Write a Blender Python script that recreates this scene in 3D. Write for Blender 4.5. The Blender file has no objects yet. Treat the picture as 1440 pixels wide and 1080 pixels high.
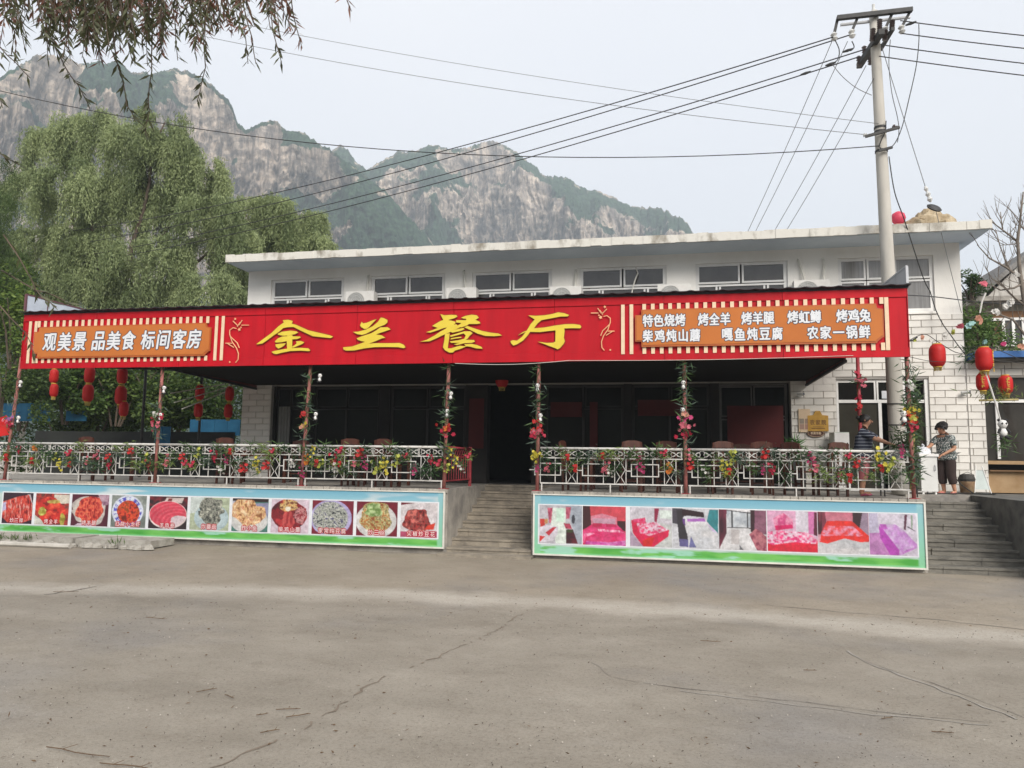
import bpy, math, random
import numpy as np
from mathutils import Vector, Matrix
random.seed(7); rng = np.random.default_rng(11)
sc = bpy.context.scene
col = sc.collection
R = math.radians
HAZE = .00070

# ------------------------------------------------------------------ camera
FPX = 1040.0; YAW, PITCH, ROLL = R(11.38), R(5.91), R(.75)
EYE = Vector((0, -14.617, 1.9))
_F = Vector((-math.sin(YAW)*math.cos(PITCH), math.cos(YAW)*math.cos(PITCH), math.sin(PITCH)))
_R0 = Vector((math.cos(YAW), math.sin(YAW), 0)); _U0 = _R0.cross(_F)
_R = _R0*math.cos(ROLL)+_U0*math.sin(ROLL); _U = _U0*math.cos(ROLL)-_R0*math.sin(ROLL)
cd = bpy.data.cameras.new('camera'); cam = bpy.data.objects.new('camera', cd); col.objects.link(cam)
cd.sensor_width = 36; cd.lens = 36*FPX/1440; cd.clip_end = 6000; cd.clip_start = .05
cam.matrix_world = Matrix(((_R.x, _U.x, -_F.x, EYE.x), (_R.y, _U.y, -_F.y, EYE.y), (_R.z, _U.z, -_F.z, EYE.z), (0, 0, 0, 1)))
sc.camera = cam
# ------------------------------------------------------------------ light
SUN_EL, SUN_AZ = 34, 32        # azimuth measured from the camera side (-Y) towards -X
w = bpy.data.worlds.new('World'); sc.world = w; w.use_nodes = True
nt = w.node_tree; nt.nodes.clear()
out = nt.nodes.new('ShaderNodeOutputWorld'); bg = nt.nodes.new('ShaderNodeBackground')
sky = nt.nodes.new('ShaderNodeTexSky'); sky.sky_type = 'NISHITA'; sky.sun_disc = False
sky.sun_elevation = R(SUN_EL); sky.sun_rotation = R(180-SUN_AZ); sky.dust_density = 3
mx = nt.nodes.new('ShaderNodeMixRGB'); mx.inputs[0].default_value = .88
tc = nt.nodes.new('ShaderNodeTexCoord'); mp = nt.nodes.new('ShaderNodeMapping'); mp.inputs['Scale'].default_value = (1, 1, 3)
nz = nt.nodes.new('ShaderNodeTexNoise'); nz.inputs['Scale'].default_value = 1.3; nz.inputs['Detail'].default_value = 4
cr = nt.nodes.new('ShaderNodeValToRGB'); cr.color_ramp.elements[0].position = .3; cr.color_ramp.elements[1].position = .72
cr.color_ramp.elements[0].color = (7.6, 7.72, 8.15, 1); cr.color_ramp.elements[1].color = (8.15, 8.2, 8.45, 1)
nt.links.new(tc.outputs['Generated'], mp.inputs[0]); nt.links.new(mp.outputs[0], nz.inputs['Vector'])
nt.links.new(nz.outputs[0], cr.inputs[0]); nt.links.new(sky.outputs[0], mx.inputs[1]); nt.links.new(cr.outputs[0], mx.inputs[2])
nt.links.new(mx.outputs[0], bg.inputs[0]); bg.inputs[1].default_value = .1; nt.links.new(bg.outputs[0], out.inputs[0])
sl = bpy.data.lights.new('sun', 'SUN'); sl.energy = 4.3; sl.angle = R(34); sl.color = (1, .95, .88)
so = bpy.data.objects.new('sun', sl); col.objects.link(so)
sv = Vector((math.sin(R(SUN_AZ))*math.cos(R(SUN_EL)), -math.cos(R(SUN_AZ))*math.cos(R(SUN_EL)), math.sin(R(SUN_EL))))
so.rotation_euler = sv.to_track_quat('Z', 'Y').to_euler()
vs = sc.view_settings; vs.view_transform = 'Standard'; vs.look = 'None'; vs.gamma = 1; vs.use_curve_mapping = False; vs.exposure = .52

# ------------------------------------------------------------------ photo pixel -> point on a real plane
def ray(x, y): return _R*((x-720)/FPX) - _U*((y-540)/FPX) + _F
def onY(x, y, Y):
    d = ray(x, y); return EYE + d*((Y-EYE.y)/d.y)
def onZ(x, y, Z):
    d = ray(x, y); return EYE + d*((Z-EYE.z)/d.z)
def atD(x, y, D): return EYE + ray(x, y)*D

# ------------------------------------------------------------------ materials
MATS = {}
def lin(c): return tuple((v/12.92 if v <= .04045 else ((v+.055)/1.055)**2.4) for v in c)
def mat(name, c, rough=.7, c2=None, scale=4, detail=5, bump=0, bscale=None, metal=0, stretch=(1, 1, 1), spec=.4, lo=.35, hi=.65, trans=0, rnd=0, coat=0):
    if name in MATS: return MATS[name]
    m = bpy.data.materials.new(name); m.use_nodes = True; t = m.node_tree; b = t.nodes['Principled BSDF']
    b.inputs['Roughness'].default_value = rough; b.inputs['Metallic'].default_value = metal; b.inputs['Specular IOR Level'].default_value = spec
    if coat: b.inputs['Coat Weight'].default_value = coat
    c2 = c2 or tuple(v*.82 for v in c)
    co = t.nodes.new('ShaderNodeTexCoord'); mpn = t.nodes.new('ShaderNodeMapping'); mpn.inputs['Scale'].default_value = stretch
    n = t.nodes.new('ShaderNodeTexNoise'); n.inputs['Scale'].default_value = scale; n.inputs['Detail'].default_value = detail; n.inputs['Roughness'].default_value = .62
    r = t.nodes.new('ShaderNodeValToRGB'); r.color_ramp.elements[0].position = lo; r.color_ramp.elements[1].position = hi
    r.color_ramp.elements[0].color = (*c2, 1); r.color_ramp.elements[1].color = (*c, 1)
    L = t.links.new
    L(co.outputs['Object'], mpn.inputs[0]); L(mpn.outputs[0], n.inputs['Vector']); L(n.outputs[0], r.inputs[0])
    src = r.outputs[0]
    if rnd:
        oi = t.nodes.new('ShaderNodeObjectInfo'); mr = t.nodes.new('ShaderNodeMapRange')
        mr.inputs[3].default_value = 1-rnd; mr.inputs[4].default_value = 1+rnd*.4
        hs = t.nodes.new('ShaderNodeHueSaturation'); L(oi.outputs['Random'], mr.inputs[0]); L(mr.outputs[0], hs.inputs['Value']); L(src, hs.inputs['Color']); src = hs.outputs[0]
    L(src, b.inputs['Base Color'])
    if bump:
        n2 = t.nodes.new('ShaderNodeTexNoise'); n2.inputs['Scale'].default_value = bscale or scale*6; n2.inputs['Detail'].default_value = 6
        bp = t.nodes.new('ShaderNodeBump'); bp.inputs['Strength'].default_value = bump; bp.inputs['Distance'].default_value = .02
        L(mpn.outputs[0], n2.inputs['Vector']); L(n2.outputs[0], bp.inputs['Height']); L(bp.outputs[0], b.inputs['Normal'])
    if trans:
        tr = t.nodes.new('ShaderNodeBsdfTranslucent'); ms = t.nodes.new('ShaderNodeMixShader'); ms.inputs[0].default_value = trans
        o = t.nodes['Material Output']; L(src, tr.inputs[0]); L(b.outputs[0], ms.inputs[1]); L(tr.outputs[0], ms.inputs[2]); L(ms.outputs[0], o.inputs[0])
    MATS[name] = m; return m
def attr_mat(name, rough=.6, trans=0, spec=.3, fine=0, coat=0):
    """base colour from the mesh colour attribute 'tone' (print on a sheet, or each leaf's own green)"""
    if name in MATS: return MATS[name]
    m = bpy.data.materials.new(name); m.use_nodes = True; t = m.node_tree; b = t.nodes['Principled BSDF']; L = t.links.new
    b.inputs['Roughness'].default_value = rough; b.inputs['Specular IOR Level'].default_value = spec
    if coat: b.inputs['Coat Weight'].default_value = coat
    a = t.nodes.new('ShaderNodeAttribute'); a.attribute_name = 'tone'; src = a.outputs['Color']
    if fine:
        co = t.nodes.new('ShaderNodeTexCoord'); n = t.nodes.new('ShaderNodeTexNoise'); n.inputs['Scale'].default_value = fine; n.inputs['Detail'].default_value = 6
        mr = t.nodes.new('ShaderNodeMapRange'); mr.inputs[3].default_value = .8; mr.inputs[4].default_value = 1.18
        hs = t.nodes.new('ShaderNodeHueSaturation'); L(co.outputs['Object'], n.inputs['Vector']); L(n.outputs[0], mr.inputs[0]); L(mr.outputs[0], hs.inputs['Value']); L(src, hs.inputs['Color']); src = hs.outputs[0]
    L(src, b.inputs['Base Color'])
    if trans:
        tr = t.nodes.new('ShaderNodeBsdfTranslucent'); ms = t.nodes.new('ShaderNodeMixShader'); ms.inputs[0].default_value = trans
        o = t.nodes['Material Output']; L(src, tr.inputs[0]); L(b.outputs[0], ms.inputs[1]); L(tr.outputs[0], ms.inputs[2]); L(ms.outputs[0], o.inputs[0])
    MATS[name] = m; return m

M = dict(
 plaster=mat('white_plaster', (.84, .82, .78), .85, (.76, .735, .69), 1.1, bump=.25, bscale=30, stretch=(1, 1, .35)),
 tile=mat('white_wall_tile', (.78, .75, .70), .32, (.68, .65, .60), 2.2, spec=.5, rnd=.13),
 grout=mat('tile_grout', (.38, .36, .335), .9),
 conc=mat('terrace_concrete', (.38, .35, .305), .9, (.20, .185, .17), 2.5, bump=.5, bscale=25),
 dconc=mat('dark_cement', (.17, .165, .15), .92, (.085, .085, .08), 3, bump=.5, bscale=30),
 step=mat('worn_step_concrete', (.30, .26, .205), .9, (.16, .14, .115), 3.2, bump=.5, bscale=30, stretch=(1, 1, 2)),
 slab=mat('weathered_roof_edge', (.60, .58, .53), .9, (.25, .225, .185), 2.2, detail=8, bump=.4, lo=.34, hi=.50, stretch=(1, 1, .6)),
 soffit=mat('blue_grey_soffit', (.74, .82, .87), .8, (.66, .75, .81), 1.2),
 wframe=mat('white_window_frame', (.80, .79, .77), .45, (.70, .69, .67), 3, spec=.5),
 glass=mat('dark_window_glass', (.060, .054, .048), .03, (.035, .031, .028), 1.5, spec=.8),
 glassd=mat('shade_toned_glass', (.014, .013, .012), .12, spec=.18),  # darker copy of the glass, with shade put into its colour
 dark=mat('dark_interior', (.03, .027, .025), .9),
 red=mat('red_sign_sheet', (.46, .006, .015), .55, (.36, .005, .012), 1.6, detail=8, spec=.18, rnd=.1, bump=.35, bscale=2.2, stretch=(2.2, 1, .35), lo=.3, hi=.62),
 gold=mat('yellow_sign_letter', (.66, .52, .055), .4, (.60, .45, .04), 3),
 goldedge=mat('dark_letter_edge', (.22, .05, .01), .6),
 cream=mat('cream_sign_stripe', (.72, .55, .38), .5, (.62, .47, .32), 5),
 orange=mat('orange_sign_board', (.47, .15, .035), .55, (.42, .13, .03), 1.4, spec=.2),
 orangerim=mat('orange_board_edge', (.42, .10, .02), .5),
 white=mat('white_letter', (.66, .67, .69), .5, (.55, .57, .61), 9),
 ink=mat('dark_letter_outline', (.035, .04, .07), .6),
 steelb=mat('dark_roof_sheet', (.035, .035, .045), .5, (.02, .02, .022), 3, metal=.2),
 grey=mat('grey_sheet_metal', (.42, .43, .45), .45, (.34, .35, .37), 2, metal=.2),
 bluew=mat('pale_blue_sheet', (.55, .60, .68), .5),
 post=mat('rusty_pink_post', (.38, .13, .12), .7, (.16, .07, .05), 8, detail=8, bump=.3, stretch=(1, 1, .4)),
 redpaint=mat('faded_red_paint', (.36, .035, .055), .55, (.2, .03, .03), 9),
 rail=mat('white_railing_paint', (.54, .525, .50), .5, (.27, .25, .22), 9, detail=8, lo=.28, hi=.5),
 lant=mat('red_lantern_cloth', (.62, .018, .016), .55, (.52, .012, .012), 5, trans=.25),
 lantg=mat('gold_trim', (.65, .42, .06), .5, (.4, .22, .03), 8),
 pole=mat('pale_pole_concrete', (.50, .475, .43), .85, (.37, .35, .31), 2.2, detail=8, bump=.25, stretch=(1, 1, .25)),
 iron=mat('dark_iron', (.045, .043, .042), .6, (.02, .02, .02), 6),
 ceramic=mat('brown_ceramic', (.11, .085, .08), .25, (.07, .05, .05), 6, spec=.6),
 wceramic=mat('white_ceramic', (.62, .62, .60), .25),
 cable=mat('black_cable', (.03, .03, .03), .6),
 cableg=mat('grey_cable', (.16, .16, .165), .6),
 wood=mat('red_brown_wood', (.085, .026, .015), .5, (.045, .014, .009), 7, stretch=(4, 4, .6)),
 paleplywood=mat('tan_wood', (.42, .28, .15), .6, (.34, .21, .1), 4, stretch=(1, 6, 1)),
 bark=mat('tree_bark', (.12, .09, .065), .9, (.06, .045, .035), 9, bump=.6, stretch=(1, 1, .3)),
 barkp=mat('pale_twig_bark', (.20, .17, .14), .9, (.12, .10, .085), 9),
 skin=mat('skin', (.50, .27, .17), .55, (.44, .22, .14), 6),
 hair=mat('black_hair', (.018, .014, .012), .5, (.008, .007, .006), 30),
 panda_w=mat('white_plush', (.72, .71, .69), .8), panda_b=mat('black_plush', (.02, .02, .02), .8),
 blue=mat('blue_sheet', (.03, .16, .36), .5, (.02, .11, .26), 3),
 bluef=mat('blue_fence_sheet', (.02, .11, .20), .7, (.012, .07, .14), 2, spec=.2),
 roofback=mat('grey_roof_tile', (.23, .22, .21), .9, (.13, .125, .12), 4),
 stone=mat('kerb_stone', (.40, .38, .34), .9, (.24, .22, .19), 5, bump=.6),
 pvc=mat('cream_pvc', (.66, .64, .58), .4),
)

# ------------------------------------------------------------------ mesh helpers
class MB:
    def __init__(s): s.v = []; s.f = []
    def add(s, V, F):
        o = len(s.v); s.v += [tuple(p) for p in V]; s.f += [tuple(i+o for i in q) for q in F]; return s
    def box(s, x0, x1, y0, y1, z0, z1):
        V = [(x, y, z) for z in (z0, z1) for y in (y0, y1) for x in (x0, x1)]
        return s.add(V, [(0, 2, 3, 1), (4, 5, 7, 6), (0, 1, 5, 4), (2, 6, 7, 3), (0, 4, 6, 2), (1, 3, 7, 5)])
    def bar(s, a, b, wx, wy=None):
        """square bar from a to b"""
        a = Vector(a); b = Vector(b); d = (b-a).normalized(); wy = wy or wx
        u = d.cross(Vector((0, 1, 0)));
        if u.length < .1: u = d.cross(Vector((0, 0, 1)))
        u.normalize(); v = d.cross(u)
        V = [p+u*sx*wx/2+v*sy*wy/2 for p in (a, b) for sx, sy in ((-1, -1), (1, -1), (1, 1), (-1, 1))]
        return s.add(V, [(0, 3, 2, 1), (4, 5, 6, 7), (0, 1, 5, 4), (1, 2, 6, 5), (2, 3, 7, 6), (3, 0, 4, 7)])
    def tube(s, pts, rad, n=8, cap=True):
        pts = [Vector(p) for p in pts]; k = len(pts)
        rs = rad if isinstance(rad, (list, tuple)) else [rad]*k
        V = []; up = None
        for i, p in enumerate(pts):
            d = (pts[min(i+1, k-1)]-pts[max(i-1, 0)]).normalized()
            if up is None:
                up = d.cross(Vector((1, 0, 0)));
                if up.length < .2: up = d.cross(Vector((0, 1, 0)))
            up = (up - d*up.dot(d)).normalized(); q = d.cross(up)
            for j in range(n):
                a = 2*math.pi*j/n; V.append(p+(up*math.cos(a)+q*math.sin(a))*rs[i])
        F = [(i*n+j, i*n+(j+1) % n, (i+1)*n+(j+1) % n, (i+1)*n+j) for i in range(k-1) for j in range(n)]
        if cap: F += [tuple(range(n-1, -1, -1)), tuple(range((k-1)*n, k*n))]
        return s.add(V, F)
    def lathe(s, prof, n=16, c=(0, 0, 0), sx=1, sy=1):
        V = [(c[0]+r*math.cos(2*math.pi*j/n)*sx, c[1]+r*math.sin(2*math.pi*j/n)*sy, c[2]+z) for r, z in prof for j in range(n)]
        k = len(prof)
        F = [(i*n+j, i*n+(j+1) % n, (i+1)*n+(j+1) % n, (i+1)*n+j) for i in range(k-1) for j in range(n)]
        F += [tuple(range(n-1, -1, -1)), tuple(range((k-1)*n, k*n))]
        return s.add(V, F)
    def prism(s, poly, y0, y1):
        """polygon in XZ extruded along Y"""
        n = len(poly); V = [(x, y0, z) for x, z in poly]+[(x, y1, z) for x, z in poly]
        F = [tuple(range(n)), tuple(range(2*n-1, n-1, -1))]+[(i, i+n, (i+1) % n+n, (i+1) % n) for i in range(n)]
        return s.add(V, F)
    def quad(s, *p): return s.add(p, [tuple(range(len(p)))])
    def mesh(s, name, m=None, smooth=False):
        me = bpy.data.meshes.new(name); me.from_pydata(s.v, [], s.f)
        if m is not None: me.materials.append(m)
        if smooth: me.polygons.foreach_set('use_smooth', [True]*len(me.polygons))
        me.update(); return me
    def build(s, name, m=None, parent=None, smooth=False, loc=None):
        return link(name, s.mesh(name, m, smooth), parent, loc)
def link(name, me, parent=None, loc=None):
    o = bpy.data.objects.new(name, me); col.objects.link(o)
    if parent is not None: o.parent = parent
    if loc is not None: o.location = loc
    return o
def tag(o, label=None, cat=None, group=None, kind=None):
    if label: o['label'] = label
    if cat: o['category'] = cat
    if group: o['group'] = group
    if kind: o['kind'] = kind
    return o
def thing(name, label, cat, loc=(0, 0, 0), rz=0, group=None):
    o = bpy.data.objects.new(name, None); col.objects.link(o); o.location = loc; o.rotation_euler = (0, 0, rz)
    o.empty_display_size = .1
    return tag(o, label, cat, group)
def copy_tree(o, parent=None):
    c = o.copy(); col.objects.link(c); c.parent = parent
    for ch in KIDS.get(o.name, [x for x in bpy.data.objects if x.parent == o]): copy_tree(ch, c)
    return c
KIDS = {}
def remember(o):
    ks = [x for x in bpy.data.objects if x.parent == o]; KIDS[o.name] = ks
    for k in ks: remember(k)
def quads(name, P, m, parent=None, tone=None, kind=None):
    """P (n,k,3): n separate k-gons"""
    P = np.asarray(P, dtype=np.float32); n, k, _ = P.shape
    me = bpy.data.meshes.new(name); me.vertices.add(n*k); me.vertices.foreach_set('co', P.reshape(-1))
    me.loops.add(n*k); me.loops.foreach_set('vertex_index', np.arange(n*k, dtype=np.int32))
    me.polygons.add(n); me.polygons.foreach_set('loop_start', np.arange(0, n*k, k, dtype=np.int32))
    me.polygons.foreach_set('loop_total', np.full(n, k, dtype=np.int32))
    me.materials.append(m); me.update(calc_edges=True)
    if tone is not None:
        a = me.color_attributes.new('tone', 'FLOAT_COLOR', 'POINT')
        c = np.ones((n, k, 4), dtype=np.float32); c[:, :, :3] = np.asarray(tone)[:, None, :]; a.data.foreach_set('color', c.reshape(-1))
    o = link(name, me, parent)
    if kind: o['kind'] = kind
    return o
def unit(a): return a/np.maximum(np.linalg.norm(a, axis=-1, keepdims=True), 1e-9)
def leaves(pos, d, L, W, fold=.0):
    """diamond leaves; pos (n,3) base, d (n,3) direction, L, W scalars or arrays"""
    n = len(pos); d = unit(d); r = unit(rng.normal(size=(n, 3))); s = unit(np.cross(d, r)); L = np.broadcast_to(L, (n,))[:, None]; W = np.broadcast_to(W, (n,))[:, None]
    m = pos+d*L*.42
    return np.stack([pos, m+s*W/2, pos+d*L, m-s*W/2], 1)
# value noise
def vnoise(x, y, seed=0):
    xi = np.floor(x).astype(np.int64); yi = np.floor(y).astype(np.int64); fx = x-xi; fy = y-yi
    fx = fx*fx*(3-2*fx); fy = fy*fy*(3-2*fy)
    def h(a, b):
        v = (a*374761393 + b*668265263 + seed*1442695041) & 0xffffffff
        v = ((v ^ (v >> 13))*1274126177) & 0xffffffff
        return ((v ^ (v >> 16)) & 0xffff)/65535.0
    return (h(xi, yi)*(1-fx)+h(xi+1, yi)*fx)*(1-fy)+(h(xi, yi+1)*(1-fx)+h(xi+1, yi+1)*fx)*fy
def fbm(x, y, o=5, seed=0, g=.5):
    s = 0; a = 1; t = 0
    for i in range(o): s = s+a*vnoise(x*2**i, y*2**i, seed+i*17); t += a; a *= g
    return s/t
# characters
_ch = {}
def glyph(ch):
    if ch in _ch: return _ch[ch]
    c = bpy.data.curves.new('glyph', 'FONT'); c.body = ch; c.size = 1; c.resolution_u = 3
    o = bpy.data.objects.new('glyph', c); col.objects.link(o)
    bpy.context.view_layer.update()
    me = bpy.data.meshes.new_from_object(o.evaluated_get(bpy.context.evaluated_depsgraph_get()))
    V = np.array([v.co[:] for v in me.vertices]).reshape(-1, 3); F = [tuple(p.vertices) for p in me.polygons]
    if len(V):
        mn = V.min(0); mxx = V.max(0); V = V-[(mn[0]+mxx[0])/2, (mn[1]+mxx[1])/2, 0]; s = max(mxx[0]-mn[0], mxx[1]-mn[1]); V = V/max(s, .3)
    bpy.data.objects.remove(o); bpy.data.curves.remove(c); bpy.data.meshes.remove(me)
    _ch[ch] = (V, F); return _ch[ch]
def write(ch, x, z, y, w_, h_, m_in, m_out, bold, outl, parent, shear=0, name='character'):
    """one character facing -Y, centre (x, y, z): bold fill plus a wider dark outline behind it"""
    V, F = glyph(ch)
    def put(mb, off, dy):
        for k, (a, b) in enumerate(off):
            mb.add([(x+v[0]*w_+shear*v[1]*h_+a, y+dy-k*.0002, z+v[1]*h_+b) for v in V], F)
    ring = lambda r, n: [(r*math.cos(2*math.pi*i/n), r*math.sin(2*math.pi*i/n)) for i in range(n)]
    mb = MB(); put(mb, [(0, 0)]+ring(bold, 6), 0); o = mb.build(name, m_in, parent)
    if outl:
        mb = MB(); put(mb, ring(bold+outl, 8), .004); mb.build('letter_outline', m_out, o)
    return o
# ================================================================== SETTING
# ground
def ground_material():
    m = bpy.data.materials.new('yard_concrete'); m.use_nodes = True; t = m.node_tree; b = t.nodes['Principled BSDF']; L = t.links.new
    b.inputs['Roughness'].default_value = .88; b.inputs['Specular IOR Level'].default_value = .3
    co = t.nodes.new('ShaderNodeTexCoord'); sep = t.nodes.new('ShaderNodeSeparateXYZ'); L(co.outputs['Object'], sep.inputs[0])
    def N(scale, det, stretch=(1, 1, 1), rough=.6):
        mp = t.nodes.new('ShaderNodeMapping'); mp.inputs['Scale'].default_value = stretch; n = t.nodes.new('ShaderNodeTexNoise')
        n.inputs['Scale'].default_value = scale; n.inputs['Detail'].default_value = det; n.inputs['Roughness'].default_value = rough
        L(co.outputs['Object'], mp.inputs[0]); L(mp.outputs[0], n.inputs['Vector']); return n.outputs[0]
    def math_(op, a, b2=None, c=None):
        n = t.nodes.new('ShaderNodeMath'); n.operation = op
        for i, v in enumerate((a, b2, c)):
            if v is None: continue
            if isinstance(v, (int, float)): n.inputs[i].default_value = v
            else: L(v, n.inputs[i])
        return n.outputs[0]
    def ramp(v, p0, p1, c0, c1):
        r = t.nodes.new('ShaderNodeValToRGB'); e = r.color_ramp.elements; e[0].position = p0; e[1].position = p1; e[0].color = (*c0, 1); e[1].color = (*c1, 1); L(v, r.inputs[0]); return r.outputs[0]
    def mix(f, a, b2, mode='MIX'):
        n = t.nodes.new('ShaderNodeMixRGB'); n.blend_type = mode
        if isinstance(f, (int, float)): n.inputs[0].default_value = f
        else: L(f, n.inputs[0])
        L(a, n.inputs[1]); L(b2, n.inputs[2]); return n.outputs[0]
    brown = ramp(N(.55, 6), .3, .7, (.240, .208, .163), (.315, .278, .224))
    grey = ramp(N(.8, 6, (1, 1.6, 1)), .3, .7, (.215, .192, .157), (.285, .258, .216))
    # centre line of the pale strip: y0 = -4.35 - .028 (x+2.2)^2
    dx = math_('ADD', sep.outputs[0], 2.2); q = math_('MULTIPLY', math_('MULTIPLY', dx, dx), -.02)
    wob = math_('MULTIPLY_ADD', N(1.2, 4), .9, -.45)
    dist = math_('ADD', math_('SUBTRACT', math_('SUBTRACT', sep.outputs[1], q), -4.45), wob)      # >0 towards the terrace
    side = t.nodes.new('ShaderNodeMapRange'); side.inputs[1].default_value = -.7; side.inputs[2].default_value = .7; L(dist, side.inputs[0])
    base = mix(side.outputs[0], grey, brown)
    patch = t.nodes.new('ShaderNodeMapRange'); patch.inputs[1].default_value = .5; patch.inputs[2].default_value = .68; L(N(.22, 5), patch.inputs[0])
    dn = t.nodes.new('ShaderNodeRGB'); dn.outputs[0].default_value = (.205, .195, .185, 1)
    base = mix(math_('MULTIPLY', patch.outputs[0], .9), base, dn.outputs[0])
    strip = t.nodes.new('ShaderNodeMapRange'); strip.inputs[1].default_value = .62; strip.inputs[2].default_value = .12; L(math_('ABSOLUTE', dist), strip.inputs[0])
    pale = t.nodes.new('ShaderNodeRGB'); pale.outputs[0].default_value = (.40, .37, .32, 1)
    base = mix(math_('MULTIPLY', strip.outputs[0], .85), base, pale.outputs[0])
    streak = ramp(N(1.3, 7, (.55, 1.1, 1), .7), .34, .66, (.95, .945, .94), (1.05, 1.045, 1.04)); base = mix(1.0, base, streak, 'MULTIPLY')
    edgy = ramp(N(.75, 9, (1, 1.3, 1), .78), .47, .52, (.965, .96, .955), (1.025, 1.025, 1.025)); base = mix(1.0, base, edgy, 'MULTIPLY')
    edg2 = ramp(N(3.2, 8, (1, 1, 1), .8), .40, .47, (.94, .93, .92), (1.01, 1.01, 1.01)); base = mix(1.0, base, edg2, 'MULTIPLY')
    speck = ramp(N(34, 5, (1, 1, 1), .8), .36, .5, (.68, .66, .64), (1, 1, 1)); base = mix(.75, base, speck, 'MULTIPLY')
    fine = ramp(N(150, 4), .3, .7, (.80, .79, .78), (1.15, 1.15, 1.15)); base = mix(.8, base, fine, 'MULTIPLY')
    # small dark stains
    st = ramp(N(1.7, 3), .7, .78, (1, 1, 1), (.78, .76, .74)); base = mix(1.0, base, st, 'MULTIPLY')
    L(base, b.inputs['Base Color'])
    bp = t.nodes.new('ShaderNodeBump'); bp.inputs['Strength'].default_value = .5; bp.inputs['Distance'].default_value = .012
    L(math_('ADD', N(60, 6), math_('MULTIPLY', N(3, 5), 2.0)), bp.inputs['Height']); L(bp.outputs[0], b.inputs['Normal'])
    return m
def grid_ground():
    nx, ny = 90, 60
    xs = np.concatenate([np.linspace(-1400, -30, 12)[:-1], np.linspace(-30, 20, 66), np.linspace(20, 1400, 13)[1:]])
    ys = np.concatenate([np.linspace(-1400, -25, 8)[:-1], np.linspace(-25, 0, 40), np.linspace(0, 1400, 13)[1:]])
    X, Y = np.meshgrid(xs, ys); Z = (fbm(X*.35+50, Y*.35+90, 3, 5)-.5)*.035*np.exp(-((np.abs(Y+8)/14)**4))
    Z = np.where(Y > -1.0, Z*np.clip(-Y, 0, 1), Z)
    V = np.stack([X, Y, Z], -1).reshape(-1, 3); w_ = len(xs)
    F = [(j*w_+i, j*w_+i+1, (j+1)*w_+i+1, (j+1)*w_+i) for j in range(len(ys)-1) for i in range(w_-1)]
    me = bpy.data.meshes.new('ground'); me.from_pydata(V.tolist(), [], F); me.materials.append(ground_material())
    me.polygons.foreach_set('use_smooth', [True]*len(me.polygons)); o = link('ground', me); o['kind'] = 'structure'
grid_ground()
# cracks and seams in the concrete: thin ragged ribbons just above it
def ribbon(name, pts, wd, m, z=.012, jag=.05, step=.12, gaps=.0):
    P = [onZ(x, y, 0) for x, y in pts]; Q = []
    for a, b in zip(P[:-1], P[1:]):
        n = max(2, int((b-a).length/step))
        for i in range(n): Q.append(a.lerp(b, i/n)+Vector((random.uniform(-jag, jag), random.uniform(-jag, jag), 0)))
    Q.append(P[-1]); mb = MB(); V = []
    for i, q in enumerate(Q):
        d = (Q[min(i+1, len(Q)-1)]-Q[max(i-1, 0)]).normalized(); s = Vector((-d.y, d.x, 0)); w2 = wd*random.uniform(.3, 1.2)
        hz = float((fbm(np.array([q.x*.35+50]), np.array([q.y*.35+90]), 3, 5)[0]-.5)*.035*math.exp(-((abs(q.y+8)/14)**4)))
        V += [(q.x+s.x*w2/2, q.y+s.y*w2/2, z*.35+hz), (q.x-s.x*w2/2, q.y-s.y*w2/2, z*.35+hz)]
    mb.add(V, [(2*i, 2*i+1, 2*i+3, 2*i+2) for i in range(len(Q)-1) if random.random() > gaps])
    o = mb.build(name, m); o['kind'] = 'structure'; return o
crackm = mat('crack_dark', (.13, .115, .10), .95, (.09, .08, .07), 8); seam = mat('seam_pale', (.31, .285, .255), .9, (.26, .24, .21), 6)
crackf = mat('crack_faint', (.25, .222, .19), .95, (.20, .175, .15), 8)
ribbon('ground_crack', [(300, 1079), (385, 1045), (470, 1000), (520, 962), (560, 945), (615, 925), (690, 890), (735, 862)], .022, mat('crack_soft', (.205, .165, .125), .95, (.15, .12, .09), 8), jag=.03, step=.07, gaps=.3)
ribbon('ground_crack', [(905, 960), (960, 968), (1030, 975)], .010, crackm, jag=.012)
ribbon('ground_crack', [(1045, 978), (1140, 989), (1230, 1001), (1300, 1009)], .010, crackm, jag=.012)
ribbon('ground_crack', [(1310, 1010), (1395, 1018)], .008, crackf, jag=.012)
ribbon('ground_crack', [(835, 932), (862, 952), (900, 959)], .012, crackf, jag=.03)
ribbon('ground_crack', [(1220, 930), (1330, 968), (1430, 1008), (1500, 1035)], .012, crackf, jag=.02)
ribbon('ground_crack', [(1080, 850), (1160, 858), (1330, 872), (1440, 885)], .018, crackm, jag=.03)
ribbon('ground_crack', [(60, 836), (100, 830), (150, 822)], .03, crackm, jag=.04)
ribbon('ground_seam', [(960, 972), (1100, 989), (1230, 1006), (1390, 1022)], .018, seam, jag=.02)
ribbon('ground_seam', [(1190, 915), (1225, 934), (1330, 974), (1430, 1014)], .022, seam, jag=.02)

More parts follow.
